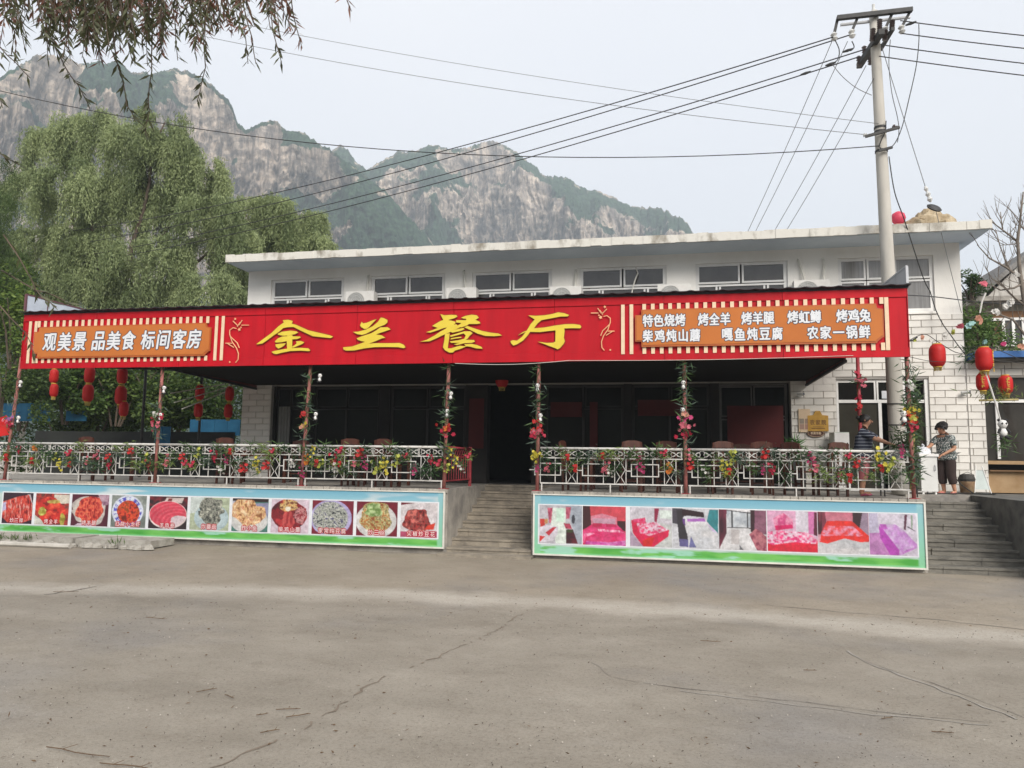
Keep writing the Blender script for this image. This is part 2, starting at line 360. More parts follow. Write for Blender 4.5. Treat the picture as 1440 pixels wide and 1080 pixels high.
# terrace: two platforms, the ground behind them, the block right of the side stairs
TZ = 1.30
def platform(name, x0, x1, y0, y1, z, m):
    mb = MB(); mb.box(x0, x1, y0, y1, -.05, z-.07); mb.box(x0, x1, y0-.035 if y0 < .5 else y0, y1, z-.07, z)
    # chipped front lip
    o = mb.build(name, m); return tag(o, kind='structure')
platform('terrace', -19, -4.25, .03, 14, TZ, M['conc'])
platform('terrace', -2.52, 4.66, .03, 4.0, TZ, M['conc'])
platform('terrace', -4.25, -2.52, 3.75, 4.0, TZ, M['conc'])
platform('terrace', 4.66, 6.36, 2.62, 4.0, TZ, M['conc'])
platform('terrace', 6.36, 30, -.75, 14, TZ, M['dconc'])
mb = MB()
for x0, x1 in ((-19, -4.27), (-2.5, 4.64)):
    n = int((x1-x0)/.14)
    for i in range(n):
        a = x0+(x1-x0)*i/n; b = x0+(x1-x0)*(i+1)/n-.01
        mb.box(a, b, -.012-random.random()*.03, .0, TZ-.045-random.random()*.03, TZ+.004+random.random()*.006)
tag(mb.build('terrace_edge', M['conc']), kind='structure')

def stairs(label, x0, x1, n, rise, y0, tread, m, extra):
    t = thing('stairs', label, 'stairs', ((x0+x1)/2, y0, 0)); hw = (x1-x0)/2
    mesh = None
    for k in range(n):
        mb = MB(); rr = random.Random(k); z1 = rise*(k+1)
        N_ = 7
        for i in range(N_):        # uneven worn nosing: step made of butted slices
            a = -hw+2*hw*i/N_; b = -hw+2*hw*(i+1)/N_; e = rr.uniform(-.012, .012)
            mb.box(a, b, k*tread+e, (n+.2)*tread, z1-rise-.0, z1+rr.uniform(-.006, .006))
            mb.box(a, b, k*tread+e-.02, k*tread+e, z1-.04, z1+.002)
        mb.build('step', m, t)
    return t
stairs('central flight of worn concrete steps rising between the two picture banners to the dark entrance', -4.25, -2.52, 9, TZ/9, .02, .41, M['step'], 0)
mb = MB(); mb.box(-4.35, -2.46, -.30, .015, -.02, .055); tag(mb.build('threshold_slab', M['step']), kind='structure')
stairs('dark side flight of concrete steps at the right end of the bedroom banner', 4.66, 6.36, 9, .13, .02, .27, mat('dark_step', (.22, .205, .175), .9, (.115, .108, .094), 3, bump=.5, bscale=30, stretch=(1, 1, 3)), 0)

# kerb at the left
t = thing('stone_kerb', 'low broken kerb of pale slabs and rubble below the left end of the food banner', 'kerb', (-14.5, -.9, 0))
def pebble(rx, ry, rz, seed):
    r_ = random.Random(seed); mb = MB(); n = 8; prof = [(0.01, 0), (1, .25), (.95, .7), (.6, 1.0), (.02, 1.04)]
    V = []
    for q, z in prof:
        for j in range(n):
            a = 2*math.pi*j/n; k = q*r_.uniform(.8, 1.1); V.append((math.cos(a)*k*rx, math.sin(a)*k*ry, z*rz*r_.uniform(.9, 1.05)))
    F = [(i*n+j, i*n+(j+1) % n, (i+1)*n+(j+1) % n, (i+1)*n+j) for i in range(4) for j in range(n)]+[tuple(range(n-1, -1, -1)), tuple(range(4*n, 5*n))]
    mb.add(V, F); return mb
for i in range(5):
    a = -19.4+i*1.85; mb = MB(); mb.box(a, a+1.78, -1.0, -.25, .02, .16+.01*(i % 2)); mb.build('slab', M['stone'], t).location = (14.5, .9, 0)
slabs = [pebble(.14, .1, .13, k).mesh('rubble_stone', M['stone']) for k in range(5)]
for i in range(46):
    x = -19+i*.195; link('rubble_stone', slabs[i % 5], t, (x+14.5+random.uniform(-.05, .05), -.14-random.uniform(.02, .12)+.0, -.02)).scale = (random.uniform(.6, 1.1),)*3
mb = MB(); mb.tube([(-4.6, -.5, .05), (-.5, -.48, .05), (2.7, -.46, .045)], .05, 7); mb.build('kerb_rail', M['pole'], t)
P = rng.uniform([-19, -1.25, .08], [-10.4, -.95, .12], (500, 3)); P = P[(np.sin(P[:, 0]*2.7)+np.sin(P[:, 0]*1.3+1) > .3)]
D = np.stack([rng.normal(0, .6, len(P)), rng.normal(0, .6, len(P)), np.ones(len(P))], 1)
weedm = mat('weed_leaf', (.09, .14, .04), .7, (.05, .09, .025), 8, trans=.2)
tag(quads('weeds', leaves(P, D, rng.uniform(.08, .22, len(P)), .02), weedm), kind='stuff')

# twigs and dry leaves lying on the yard
twm = mat('dry_twig', (.13, .085, .05), .9, (.08, .05, .03), 20)
def twig(px, py, L_, rz, n, gnar):
    p = onZ(px, py, 0); t = MB(); pts = [Vector((0, 0, .012))]
    d = Vector((1, 0, 0))
    for i in range(n):
        d = (d+Vector((0, random.uniform(-gnar, gnar), 0))).normalized(); pts.append(pts[-1]+d*L_/n)
    t.tube(pts, [.0035]*(n)+[.002], 5)
    for k in (1, n-1):
        if n > 2: t.tube([pts[k], pts[k]+Vector((L_*.12, random.choice((-1, 1))*L_*.12, .012))], [.0025, .0015], 4)
    o = t.build('twig', twm, None, False, (p.x, p.y, 0.006)); o.rotation_euler = (0, 0, rz); return o
TW = [('long dry twig lying at the lower left of the yard', 65, 1054, .85), ('thin straight stick at the bottom edge of the yard', 140, 1077, .62), ('bent twig with a fork near the long crack', 388, 1001, .3),
 ('dry twig left of the long crack pointing at its bend', 366, 1034, .22), ('short twig leaning beside the long crack', 402, 1012, .3), ('curled twig in the middle left of the yard', 276, 976, .27), ('small upright-pointing twig right of the curled one', 316, 980, .22),
 ('short twig on the pale concrete at the left', 205, 870, .5), ('tiny dry stalk near the lower middle', 360, 1009, .15), ('dark twig lying in front of the bedroom banner', 1130, 945, .2), ('small dark stalk at the right of the yard', 1240, 1014, .18), ('scrap of twig at the left pale strip', 75, 834, .55),
 ('short stick near the bottom right corner crack', 1310, 1032, .25), ('twig on the grey concrete in the middle of the yard', 985, 903, .35)]
for i, (lb, x, y, L_) in enumerate(TW):
    tag(twig(x, y, L_*.6, random.uniform(-.5, .7) if i not in (0, 1) else .02, 4, .25), lb, 'twig', 'dry twigs scattered on the yard')
P = []; 
for i in range(420):
    p = onZ(random.uniform(-40, 1480), random.choice((random.uniform(815, 900), random.uniform(880, 1090))), 0); P.append((p.x, p.y, .012))
P = np.array(P); D = np.stack([rng.normal(size=len(P)), rng.normal(size=len(P)), np.full(len(P), .15)], 1)
lit = leaves(P, D, rng.uniform(.015, .05, len(P)), rng.uniform(.006, .014, len(P)))
tag(quads('leaf_litter', lit, twm), kind='stuff')

P = []
for i in range(3600):
    p = onZ(random.uniform(-60, 1500), random.choice((random.uniform(800, 900), random.uniform(850, 1095))), 0)
    P.append((p.x, p.y, .013+float(0)))
P = np.array(P); P[:, 2] += (fbm(P[:, 0]*.35+50, P[:, 1]*.35+90, 3, 5)-.5)*.035*np.exp(-((np.abs(P[:, 1]+8)/14)**4)); D = np.stack([rng.normal(size=len(P)), rng.normal(size=len(P)), np.full(len(P), .25)], 1)
k_ = rng.random((len(P), 1)); tone_ = np.where(k_ > .6, np.array([[.34, .31, .27]]), np.array([[.10, .085, .07]]))
sz = rng.uniform(.006, .017, len(P)); tag(quads('grit', leaves(P, D, sz, sz*.8), attr_mat('grit_stone', .9), None, tone_), kind='stuff')

# ================================================================== MOUNTAINS
def mountain_material():
    m = bpy.data.materials.new('cliff_and_scrub'); m.use_nodes = True; t = m.node_tree; b = t.nodes['Principled BSDF']; L = t.links.new
    b.inputs['Roughness'].default_value = .95; b.inputs['Specular IOR Level'].default_value = .1
    co = t.nodes.new('ShaderNodeTexCoord')
    def N(scale, det, st=(1, 1, 1), r=.65):
        mp = t.nodes.new('ShaderNodeMapping'); mp.inputs['Scale'].default_value = st; n = t.nodes.new('ShaderNodeTexNoise'); n.inputs['Scale'].default_value = scale; n.inputs['Detail'].default_value = det; n.inputs['Roughness'].default_value = r
        L(co.outputs['Object'], mp.inputs[0]); L(mp.outputs[0], n.inputs['Vector']); return n.outputs[0]
    def ramp(v, els):
        r = t.nodes.new('ShaderNodeValToRGB'); e = r.color_ramp.elements
        for i, (p, c) in enumerate(els):
            q = e[i] if i < 2 else e.new(p)
            q.position = p; q.color = (*c, 1)
        L(v, r.inputs[0]); return r.outputs[0]
    rock = ramp(N(.05, 11, (1, 1, .5), .72), [(.36, (.17, .15, .135)), (.64, (.70, .61, .52)), (.5, (.48, .41, .345))])
    strat = ramp(N(.12, 8, (.16, .16, 1.6)), [(.40, (.42, .42, .44)), (.54, (1.1, 1.08, 1.05))])
    mm = t.nodes.new('ShaderNodeMixRGB'); mm.blend_type = 'MULTIPLY'; mm.inputs[0].default_value = .75; L(rock, mm.inputs[1]); L(strat, mm.inputs[2])
    vert = ramp(N(.16, 9, (1.5, 1.5, .2), .7), [(.42, (.30, .31, .33)), (.53, (1.12, 1.1, 1.08))])  # dark vertical streaks in the colour stand in for crevice shading
    m3 = t.nodes.new('ShaderNodeMixRGB'); m3.blend_type = 'MULTIPLY'; m3.inputs[0].default_value = .72; L(mm.outputs[0], m3.inputs[1]); L(vert, m3.inputs[2])
    green = ramp(N(.22, 9), [(.38, (.010, .030, .020)), (.62, (.060, .115, .065))])
    a = t.nodes.new('ShaderNodeAttribute'); a.attribute_name = 'veg'
    nn = N(.045, 11, (1, 1, 1.3), .78)
    s = t.nodes.new('ShaderNodeMath'); s.operation = 'MULTIPLY_ADD'; L(nn, s.inputs[0]); s.inputs[1].default_value = 3.4; s.inputs[2].default_value = -1.7
    ad = t.nodes.new('ShaderNodeMath'); ad.operation = 'ADD'; L(a.outputs['Fac'], ad.inputs[0]); L(s.outputs[0], ad.inputs[1])
    mr = t.nodes.new('ShaderNodeMapRange'); mr.inputs[1].default_value = .44; mr.inputs[2].default_value = .56; L(ad.outputs[0], mr.inputs[0])
    mx_ = t.nodes.new('ShaderNodeMixRGB'); L(mr.outputs[0], mx_.inputs[0]); L(m3.outputs[0], mx_.inputs[1]); L(green, mx_.inputs[2]); L(mx_.outputs[0], b.inputs['Base Color'])
    bp = t.nodes.new('ShaderNodeBump'); bp.inputs['Strength'].default_value = 1.0; bp.inputs['Distance'].default_value = 9.0
    L(N(.12, 10, (1, 1, .5), .7), bp.inputs['Height']); L(bp.outputs[0], b.inputs['Normal'])
    return m
MM = mountain_material()
def ridge_mesh(name, prof, dist, run, seed, vegbias, n=620, rows=200, gully=1.0, patch=(60, 26)):
    xs = np.array([p[0] for p in prof], float); ys = np.array([p[1] for p in prof], float)
    u = np.linspace(xs[0], xs[-1], n); py = np.interp(u, xs, ys)
    py += (fbm(u*.075, u*0+seed, 5, seed, .72)-.5)*15
    D = np.array([list(ray(a, b)) for a, b in zip(u, py)]); h = np.linalg.norm(D[:, :2], axis=1)
    dd = dist*(1+.18*(fbm(u*.008, u*0+3.1, 2, seed+4)-.5)); k = dd/h
    top = np.array(EYE)+D*k[:, None]; H = top[:, 2]; dirx = D[:, 0]/h; diry = D[:, 1]/h
    T = np.linspace(0, 1, rows)[:, None]; S = (u*dist/FPX)[None, :]      # metres along the front
    Z = T*H[None, :]
    c = fbm(S/patch[0]+7, Z/patch[1], 5, seed+1, .6)+vegbias(u[None, :], T)
    cliff = 1/(1+np.exp(-(c-.49)*30))                   # 1 on cliffs
    rate = cliff*.10+(1-cliff)*1.35
    r = np.cumsum(rate, 0); r = r/r[-1:, :]
    fade = np.minimum(1, (1-T)*5)*np.minimum(1, T*8+.2)
    gl = np.abs(fbm(S/34+fbm(S/80, Z/60, 2, 9)*1.5, Z/190, 5, seed+2, .55)-.5)*2
    g2 = np.abs(fbm(S/11, Z/42, 4, seed+5, .6)-.5)*2
    disp = (gl*60+g2*24)*fade*gully-8*fade + (fbm(S/6, Z/5, 4, seed+8, .6)-.5)*14*fade
    rad = dd[None, :]-run*(1-r)+disp
    X = EYE.x+dirx[None, :]*rad; Y = EYE.y+diry[None, :]*rad
    # small relief of ledges in height
    Zf = Z+(fbm(S/9, Z/9+5, 3, seed+6)-.5)*5*fade
    # the far side of the ridge
    nb = 14; tb = np.linspace(0, 1, nb+1)[1:, None]
    Xb = top[:, 0][None, :]+dirx[None, :]*tb*run*1.4; Yb = top[:, 1][None, :]+diry[None, :]*tb*run*1.4; Zb = H[None, :]*(1-tb**1.4)-1
    X = np.concatenate([X, Xb]); Y = np.concatenate([Y, Yb]); Zf = np.concatenate([Zf, Zb]); Zf[0] = -3
    rws = rows+nb; V = np.stack([X, Y, Zf], -1).reshape(-1, 3).astype(np.float32)
    idx = np.arange(rws*n).reshape(rws, n); Fq = np.stack([idx[:-1, :-1], idx[:-1, 1:], idx[1:, 1:], idx[1:, :-1]], -1).reshape(-1, 4).astype(np.int32)
    me = bpy.data.meshes.new(name); me.vertices.add(len(V)); me.vertices.foreach_set('co', V.reshape(-1)); me.loops.add(Fq.size); me.loops.foreach_set('vertex_index', Fq.reshape(-1))
    me.polygons.add(len(Fq)); me.polygons.foreach_set('loop_start', np.arange(0, Fq.size, 4, dtype=np.int32)); me.polygons.foreach_set('loop_total', np.full(len(Fq), 4, dtype=np.int32))
    me.polygons.foreach_set('use_smooth', np.ones(len(Fq), dtype=bool))
    me.materials.append(MM); me.update(calc_edges=True)
    at = me.attributes.new('veg', 'FLOAT', 'POINT'); vg = np.concatenate([1-cliff, np.ones((nb, n))]); vg = np.where(np.concatenate([T*np.ones_like(cliff), np.ones((nb, n))]) > .985, .6, vg)
    at.data.foreach_set('value', vg.reshape(-1).astype(np.float32))
    o = link(name, me); o['kind'] = 'structure'; return o
def smooth(a, b, x):
    t_ = np.clip((x-a)/(b-a), 0, 1); return t_*t_*(3-2*t_)
vb_left = lambda u, T: .055+.22*smooth(285, 300, u)*(1-smooth(388, 396, u))*smooth(.55, .65, T)+.05*smooth(200, 300, u) - .5*np.exp(-((u-140)/42)**2)*smooth(.80, .93, T) - .42*np.exp(-((u-215)/40)**2)*smooth(.78, .86, T) + .12*smooth(.2, .5, T) - .40*(1-smooth(.25, .5, T)) - .24*smooth(388, 400, u) - .35*np.exp(-((u-333)/7)**2)
vb_mid = lambda u, T: -.04-.07*(1-smooth(600, 660, u))+.11*np.exp(-((u-715)/95)**2)*smooth(.25, .5, T)+.12*np.exp(-((u-590)/35)**2)*np.exp(-((T-.38)/.2)**2)+.20*np.exp(-((T-.42)/.10)**2)*smooth(790, 860, u)-.32*(1-smooth(.22, .42, T))-.2*smooth(.88, .96, T)*(1-np.exp(-((u-690)/70)**2))+.25*smooth(925, 940, u)*(T < .8)*(T > .45)
ridge_mesh('mountain', [(-420, 150), (-250, 90), (-120, 140), (-60, 130), (0, 112), (20, 95), (50, 77), (75, 78), (92, 83), (110, 92), (135, 85), (165, 88), (185, 103), (215, 105), (240, 98), (265, 98), (290, 112), (310, 128), (322, 140), (329, 160), (335, 176), (345, 182), (358, 176), (372, 170), (388, 170), (402, 182), (425, 188), (445, 198), (458, 207), (480, 222), (510, 242), (540, 268), (600, 330), (660, 420), (700, 560)],
           560, 200, 3, vb_left, n=1000, rows=260, patch=(48, 17))
ridge_mesh('mountain', [(380, 300), (430, 262), (458, 232), (468, 210), (478, 202), (490, 209), (503, 228), (516, 238), (545, 222), (560, 215), (590, 208), (615, 205), (640, 208), (662, 207), (680, 198), (692, 195), (705, 200), (730, 215), (755, 235), (765, 247), (780, 248), (800, 252), (815, 262), (835, 268), (860, 275), (885, 288), (905, 292), (930, 296), (955, 305), (972, 320), (990, 345), (1040, 400), (1100, 470), (1180, 600)],
           760, 260, 21, vb_mid, n=900, rows=240, patch=(46, 34))

# the valley side behind the street: low wooded slope that only the window glass sees
def back_slope():
    xs = np.linspace(-420, 420, 90); rows = 14; V = []
    for j in range(rows):
        t_ = j/(rows-1); y = -150-130*t_; z = (34+26*fbm(xs/70, xs*0+2, 4, 3))*t_+(fbm(xs/14, xs*0+j*.7, 3, 6)-.5)*7*t_; V += [(float(a), float(y), float(b)-.5) for a, b in zip(xs, z)]
    mb = MB(); mb.add(V, [(j*90+i, (j+1)*90+i, (j+1)*90+i+1, j*90+i+1) for j in range(rows-1) for i in range(89)])
    tag(mb.build('hills', mat('wooded_slope', (.06, .085, .035), .95, (.02, .03, .015), .12, detail=9), None, True), kind='structure')
back_slope()
# ================================================================== RESTAURANT BUILDING
BY = 4.0; BX0, BX1 = -11.38, 6.90; ROOFZ = 7.12
bld = thing('restaurant_building', 'white two storey restaurant building with tiled ground floor and flat overhanging roof', 'building', (-2, BY, TZ))
BO = Vector((-2, BY, TZ))
def B(o): o.location = o.location-BO; return o      # child placed by world coordinates
def facade(holes, x0, x1, z0, z1, y, th, m, name, reveal=True):
    xs = sorted({x0, x1, *[h[0] for h in holes], *[h[1] for h in holes]}); zs = sorted({z0, z1, *[h[2] for h in holes], *[h[3] for h in holes]})
    mb = MB()
    inside = lambda x, z: any(h[0] < x < h[1] and h[2] < z < h[3] for h in holes)
    for a, b in zip(xs[:-1], xs[1:]):
        for c, d in zip(zs[:-1], zs[1:]):
            if not inside((a+b)/2, (c+d)/2):
                mb.quad((a, y, c), (b, y, c), (b, y, d), (a, y, d)); mb.quad((a, y+th, c), (a, y+th, d), (b, y+th, d), (b, y+th, c))
    for a, b, c, d in holes:
        mb.quad((a, y, c), (a, y, d), (a, y+th, d), (a, y+th, c)); mb.quad((b, y, c), (b, y+th, c), (b, y+th, d), (b, y, d))
        mb.quad((a, y, d), (b, y, d), (b, y+th, d), (a, y+th, d)); mb.quad((a, y, c), (a, y+th, c), (b, y+th, c), (b, y, c))
    return B(mb.build(name, m, bld))
UP = [(-10.67, -8.49), (-7.70, -5.61), (-4.86, -2.73), (-2.01, .18), (.89, 3.07), (4.22, 6.33)]
ZT, ZB = 6.85, 5.50
upper_holes = [(a, b, ZB, ZT) for a, b in UP]
SPLIT = 5.42
facade(upper_holes, BX0, BX1, SPLIT, ROOFZ, BY, .24, M['plaster'], 'wall')
# ground floor: backing wall behind the tiles
LOW = [(-10.50, 3.06, TZ-.02, 3.86), (4.09, 6.10, TZ, 3.92)]
backw = facade(LOW, BX0, BX1, TZ-.05, SPLIT, BY, .24, M['grout'], 'wall')
# other walls, floors, dark rooms
mb = MB(); mb.box(BX0, BX0+.2, BY+.24, 11, TZ-.05, ROOFZ); mb.box(BX1-.2, BX1, BY+.24, 11, TZ-.05, ROOFZ); mb.box(BX0, BX1, 11, 11.2, TZ-.05, ROOFZ)
B(mb.build('wall', M['plaster'], bld))
mb = MB(); mb.box(BX0+.22, BX1-.22, BY+.26, 10.98, 4.3, 4.45); mb.box(BX0+.22, BX1-.22, BY+.26, 10.98, TZ, TZ+.02)
for x in (-8.1, -5.2, -2.4, .55, 3.6): mb.box(x-.06, x+.06, BY+.3, 10.9, 4.45, ROOFZ)
mb.box(BX0+.22, BX1-.22, 7.5, 7.6, TZ+.02, 4.3)
B(mb.build('inner_floor', M['dark'], bld))
# roof slab: chipped pale edge over a blue grey underside
EX0, EX1, EY0 = -11.47, 7.20, 2.98
mb = MB(); mb.box(EX0+.02, EX1-.02, EY0+.05, 11.7, ROOFZ, ROOFZ+.10); B(mb.build('soffit', M['soffit'], bld))
mb = MB(); n = 74; rr = random.Random(4)
for i in range(n):
    a = EX0+(EX1-EX0)*i/n; b = EX0+(EX1-EX0)*(i+1)/n; c = rr.uniform(0, .02); d = rr.choice((0, 0, 0, .006, .012))
    zt_ = ROOFZ+.20+rr.uniform(-.012, .01); mb.box(a, b, EY0-.012+c, EY0+.049, ROOFZ-.004+d, zt_); mb.box(a, b, EY0+.049, EY0+.5, ROOFZ+.102, zt_)
mb.box(EX0, EX1, EY0+.5, 11.72, ROOFZ+.102, ROOFZ+.185); B(mb.build('roof', M['slab'], bld))
rs = MB()
for i in range(5): rs.box(EX0+.03+i*3.72, EX0+.03+i*3.72+3.68, EY0+.07, EY0+.14, ROOFZ-.012, ROOFZ+.0)
B(rs.build('drip_mould', M['soffit'], bld))

# tiles: courses of .60 x .205 stretchers, every piece an object while it can be told apart
TW_, TH_ = .44, .1655
tmesh = {}
def tile(x0, x1, z0, z1):
    k = (round(x1-x0, 3), round(z1-z0, 3))
    if k not in tmesh:
        hw, hh = (x1-x0)/2-.0035, (z1-z0)/2-.0035; e = .008; mb = MB()
        mb.add([(-hw, 0, -hh), (hw, 0, -hh), (hw, 0, hh), (-hw, 0, hh), (-hw+e, -.022, -hh+e), (hw-e, -.022, -hh+e), (hw-e, -.022, hh-e), (-hw+e, -.022, hh-e)],
               [(4, 5, 6, 7), (0, 1, 5, 4), (1, 2, 6, 5), (2, 3, 7, 6), (3, 0, 4, 7)])
        tmesh[k] = mb.mesh('tile', M['tile'])
    return tmesh[k]
def clip(x0, x1, z0, z1, holes):
    segs = [(x0, x1)]
    for a, b, c, d in holes:
        if z0 >= d-.03 or z1 <= c+.03: continue
        n_ = []
        for s, e in segs:
            if e <= a or s >= b: n_.append((s, e)); continue
            if s < a: n_.append((s, a))
            if e > b: n_.append((b, e))
        segs = n_
    return [(s, e) for s, e in segs if e-s > .035]
far_tiles = MB(); cnt = 0
rowi = 0; z = TZ+.02
while z < SPLIT-.02:
    z1 = min(z+TH_, SPLIT); off = (rowi % 2)*.22
    i = 0; x = BX0-off
    while x < BX1:
        for s, e in clip(max(x, BX0), min(x+TW_, BX1), z, z1, LOW):
            wx = (s+e)/2
            vis = (wx > 4.2 or (wx > 3.0 and z < 3.6) or (wx < -10.4 and z < 3.8))
            if vis and cnt < 300:
                o = link('tile', tile(s, e, z, z1), backw); o.location = ((s+e)/2, BY, (z+z1)/2); cnt += 1
            else:
                hw, hh = (e-s)/2-.0035, (z1-z)/2-.0035; far_tiles.box(wx-hw, wx+hw, BY-.02, BY-.0005, (z+z1)/2-hh, (z+z1)/2+hh)
        x += TW_
    z += TH_; rowi += 1
o = far_tiles.build('tile', M['tile'], backw); o['kind'] = 'stuff'

def window(x0, x1, z0, z1, layout, glass, parent, y=BY+.05, fr=M['wframe'], curtain=None, fw=.075):
    """layout: list of (a,b,c,d) fractional panes"""
    f = MB(); W_ = x1-x0; H_ = z1-z0
    f.box(x0, x1, y, y+.07, z0, z0+fw); f.box(x0, x1, y, y+.07, z1-fw*.6, z1); f.box(x0, x0+fw, y, y+.07, z0+fw, z1-fw*.6); f.box(x1-fw, x1, y, y+.07, z0+fw, z1-fw*.6)
    for a, b, c, d, o_ in layout:
        xa, xb, za, zb = x0+a*W_, x0+b*W_, z0+c*H_, z0+d*H_; q = fw*.62; yy = y-.006-.012*o_
        f.box(xa, xa+q, yy, yy+.05, za, zb); f.box(xb-q, xb, yy, yy+.05, za, zb); f.box(xa+q, xb-q, yy, yy+.05, za, za+q); f.box(xa+q, xb-q, yy, yy+.05, zb-q, zb)
    o = B(f.build('window', fr, parent))
    for a, b, c, d, o_ in layout:
        xa, xb, za, zb = x0+a*W_, x0+b*W_, z0+c*H_, z0+d*H_
        g = MB(); tl = random.uniform(-.006, .006); g.add([(xa+.03, y+.02+tl, za+.03), (xb-.03, y+.02-tl, za+.03), (xb-.03, y+.02-tl*.5, zb-.03), (xa+.03, y+.02+tl*.5, zb-.03)], [(0, 1, 2, 3)])
        g.build('pane', glass, o)
    return o
LAY = [(.02, .49, .62, .98, 0), (.51, .98, .62, .98, 0), (.02, .28, .03, .60, 0), (.22, .80, .03, .60, 1), (.74, .98, .03, .60, 0)]
LAYR = [(.02, .30, .60, .98, 0), (.31, .58, .60, .98, 0), (.60, .98, .60, .98, 0), (.02, .30, .03, .58, 0), (.31, .58, .03, .58, 0), (.66, .98, .03, .58, 0)]
# glass: dark rooms behind, faces reflect the sky and hills
for i, (a, b) in enumerate(UP): window(a, b, ZB, ZT, LAYR if i == 5 else LAY, M['glass'] if i < 5 else mat('curtained_glass', (.27, .265, .26), .12, (.20, .195, .19), 5, spec=.7, stretch=(6, 1, .3)), bld)
s = MB()
for a, b in UP: s.box(a-.05, b+.05, BY-.05, BY+.09, ZB-.06, ZB-.002)
B(s.build('window_sill', M['plaster'], bld))
# curtains just inside the upper glass
cm = mat('crimson_curtain', (.35, .03, .06), .8, (.2, .015, .03), 12); cw = mat('grey_curtain', (.42, .40, .39), .8, (.3, .29, .28), 10)
def curtain(x0, x1, z0, z1, y, m, waves=5):
    mb = MB(); n = waves*6; V = []
    for i in range(n+1):
        x = x0+(x1-x0)*i/n; yy = y+.03*math.sin(i/6*2*math.pi); V += [(x, yy, z0), (x, yy, z1)]
    mb.add(V, [(2*i, 2*i+2, 2*i+3, 2*i+1) for i in range(n)]); return B(mb.build('curtain', m, bld, True))
curtain(-10.6, -10.3, ZB, ZT, BY+.18, cm, 3); curtain(-1.93, -1.75, ZB, ZT, BY+.18, cm, 2)
curtain(4.28, 4.55, ZB, ZT, BY+.18, cw, 3); curtain(4.95, 5.5, ZB, ZT, BY+.18, cw, 5); curtain(5.72, 6.28, ZB, ZT, BY+.18, cw, 5)
# ground floor front: canopy shade painted into near-black glass, frames and piers, open door in the middle
fsh = mat('shade_toned_frame', (.04, .037, .034), .6); pier = mat('shade_toned_wall', (.028, .024, .022), .9, (.016, .014, .013), 3)
BAYS = [(-10.42, -9.6), (-9.3, -7.4), (-7.1, -5.0), (-2.9, -.9), (-.7, 1.2), (1.42, 3.02)]
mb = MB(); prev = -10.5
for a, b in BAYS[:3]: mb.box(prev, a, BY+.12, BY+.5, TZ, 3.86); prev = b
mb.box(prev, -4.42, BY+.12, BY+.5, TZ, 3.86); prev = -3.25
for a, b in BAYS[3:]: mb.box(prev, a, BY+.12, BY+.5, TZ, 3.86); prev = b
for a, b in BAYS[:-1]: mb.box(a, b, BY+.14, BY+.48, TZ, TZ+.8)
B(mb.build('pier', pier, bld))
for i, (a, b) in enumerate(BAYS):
    window(a, b, TZ+.8 if i < 5 else TZ+.02, 3.84, [(.02, .49, .03, .66, 0), (.49, .98, .03, .66, 1), (.02, .49, .68, .98, 0), (.51, .98, .68, .98, 0)], M['glassd'], bld, y=BY+.2, fr=fsh if i < 5 else mat('shade_toned_aluminium', (.16, .155, .15), .5), fw=.05)  # last bay's aluminium is dimmed in colour for the canopy shade
curtain(-10.35, -10.0, 2.2, 3.3, BY+.15, mat('pale_curtain', (.28, .28, .27), .8), 4)
# kitchen front at the right: white frame, sliding glass, clutter behind
a, b, c, d = LOW[1]
window(a, b, c, d, [(.01, .44, .80, .985, 0), (.45, .86-.0, .80, .985, 0)], M['glassd'], bld, y=BY+.05, fw=.06)
f = MB(); f.box(a+.06, b-.06, BY+.04, BY+.10, 3.36, 3.43); f.box(a+.93, a+1.0, BY+.045, BY+.10, TZ, 3.36); f.box(5.55, 5.61, BY+.045, BY+.1, TZ, 3.86); f.box(6.02, 6.10, BY+.02, BY+.11, TZ, 3.90)
B(f.build('door_frame', M['wframe'], bld))
g = MB(); g.quad((4.16, BY+.08, TZ+.05), (5.02, BY+.08, TZ+.05), (5.02, BY+.08, 3.36), (4.16, BY+.08, 3.36)); B(g.build('door_pane', mat('thin_glass', (.05, .045, .035), .1, spec=.35), bld))
g = MB(); g.quad((5.62, BY+.08, TZ+.05), (6.0, BY+.08, TZ+.05), (6.0, BY+.08, 3.36), (5.62, BY+.08, 3.36)); B(g.build('door_pane', MATS['thin_glass'], bld))
g = MB(); g.box(4.2, 4.75, BY+.3, BY+.55, 3.45, 3.78); B(g.build('shelf_box', mat('tan_box', (.55, .36, .14), .7), bld))
g = MB(); g.box(5.1, 5.5, BY+.03, BY+.05, 3.46, 3.64); B(g.build('paper_notice', M['white'], bld))
# dark red couplets and boards on the shaded facade
dr = mat('dark_red_paper', (.10, .014, .014), .8)
for x0, x1, z0, z1 in ((-1.75, -1.55, 2.2, 3.4), (-2.75, -1.95, 3.02, 3.4), (-.55, .7, 3.05, 3.45), (-4.9, -4.5, 2.2, 3.5), (1.6, 2.9, 2.3, 3.3)):
    g = MB(); g.box(x0, x1, BY+.085, BY+.10, z0, z1); B(g.build('paper_couplet', dr, bld))
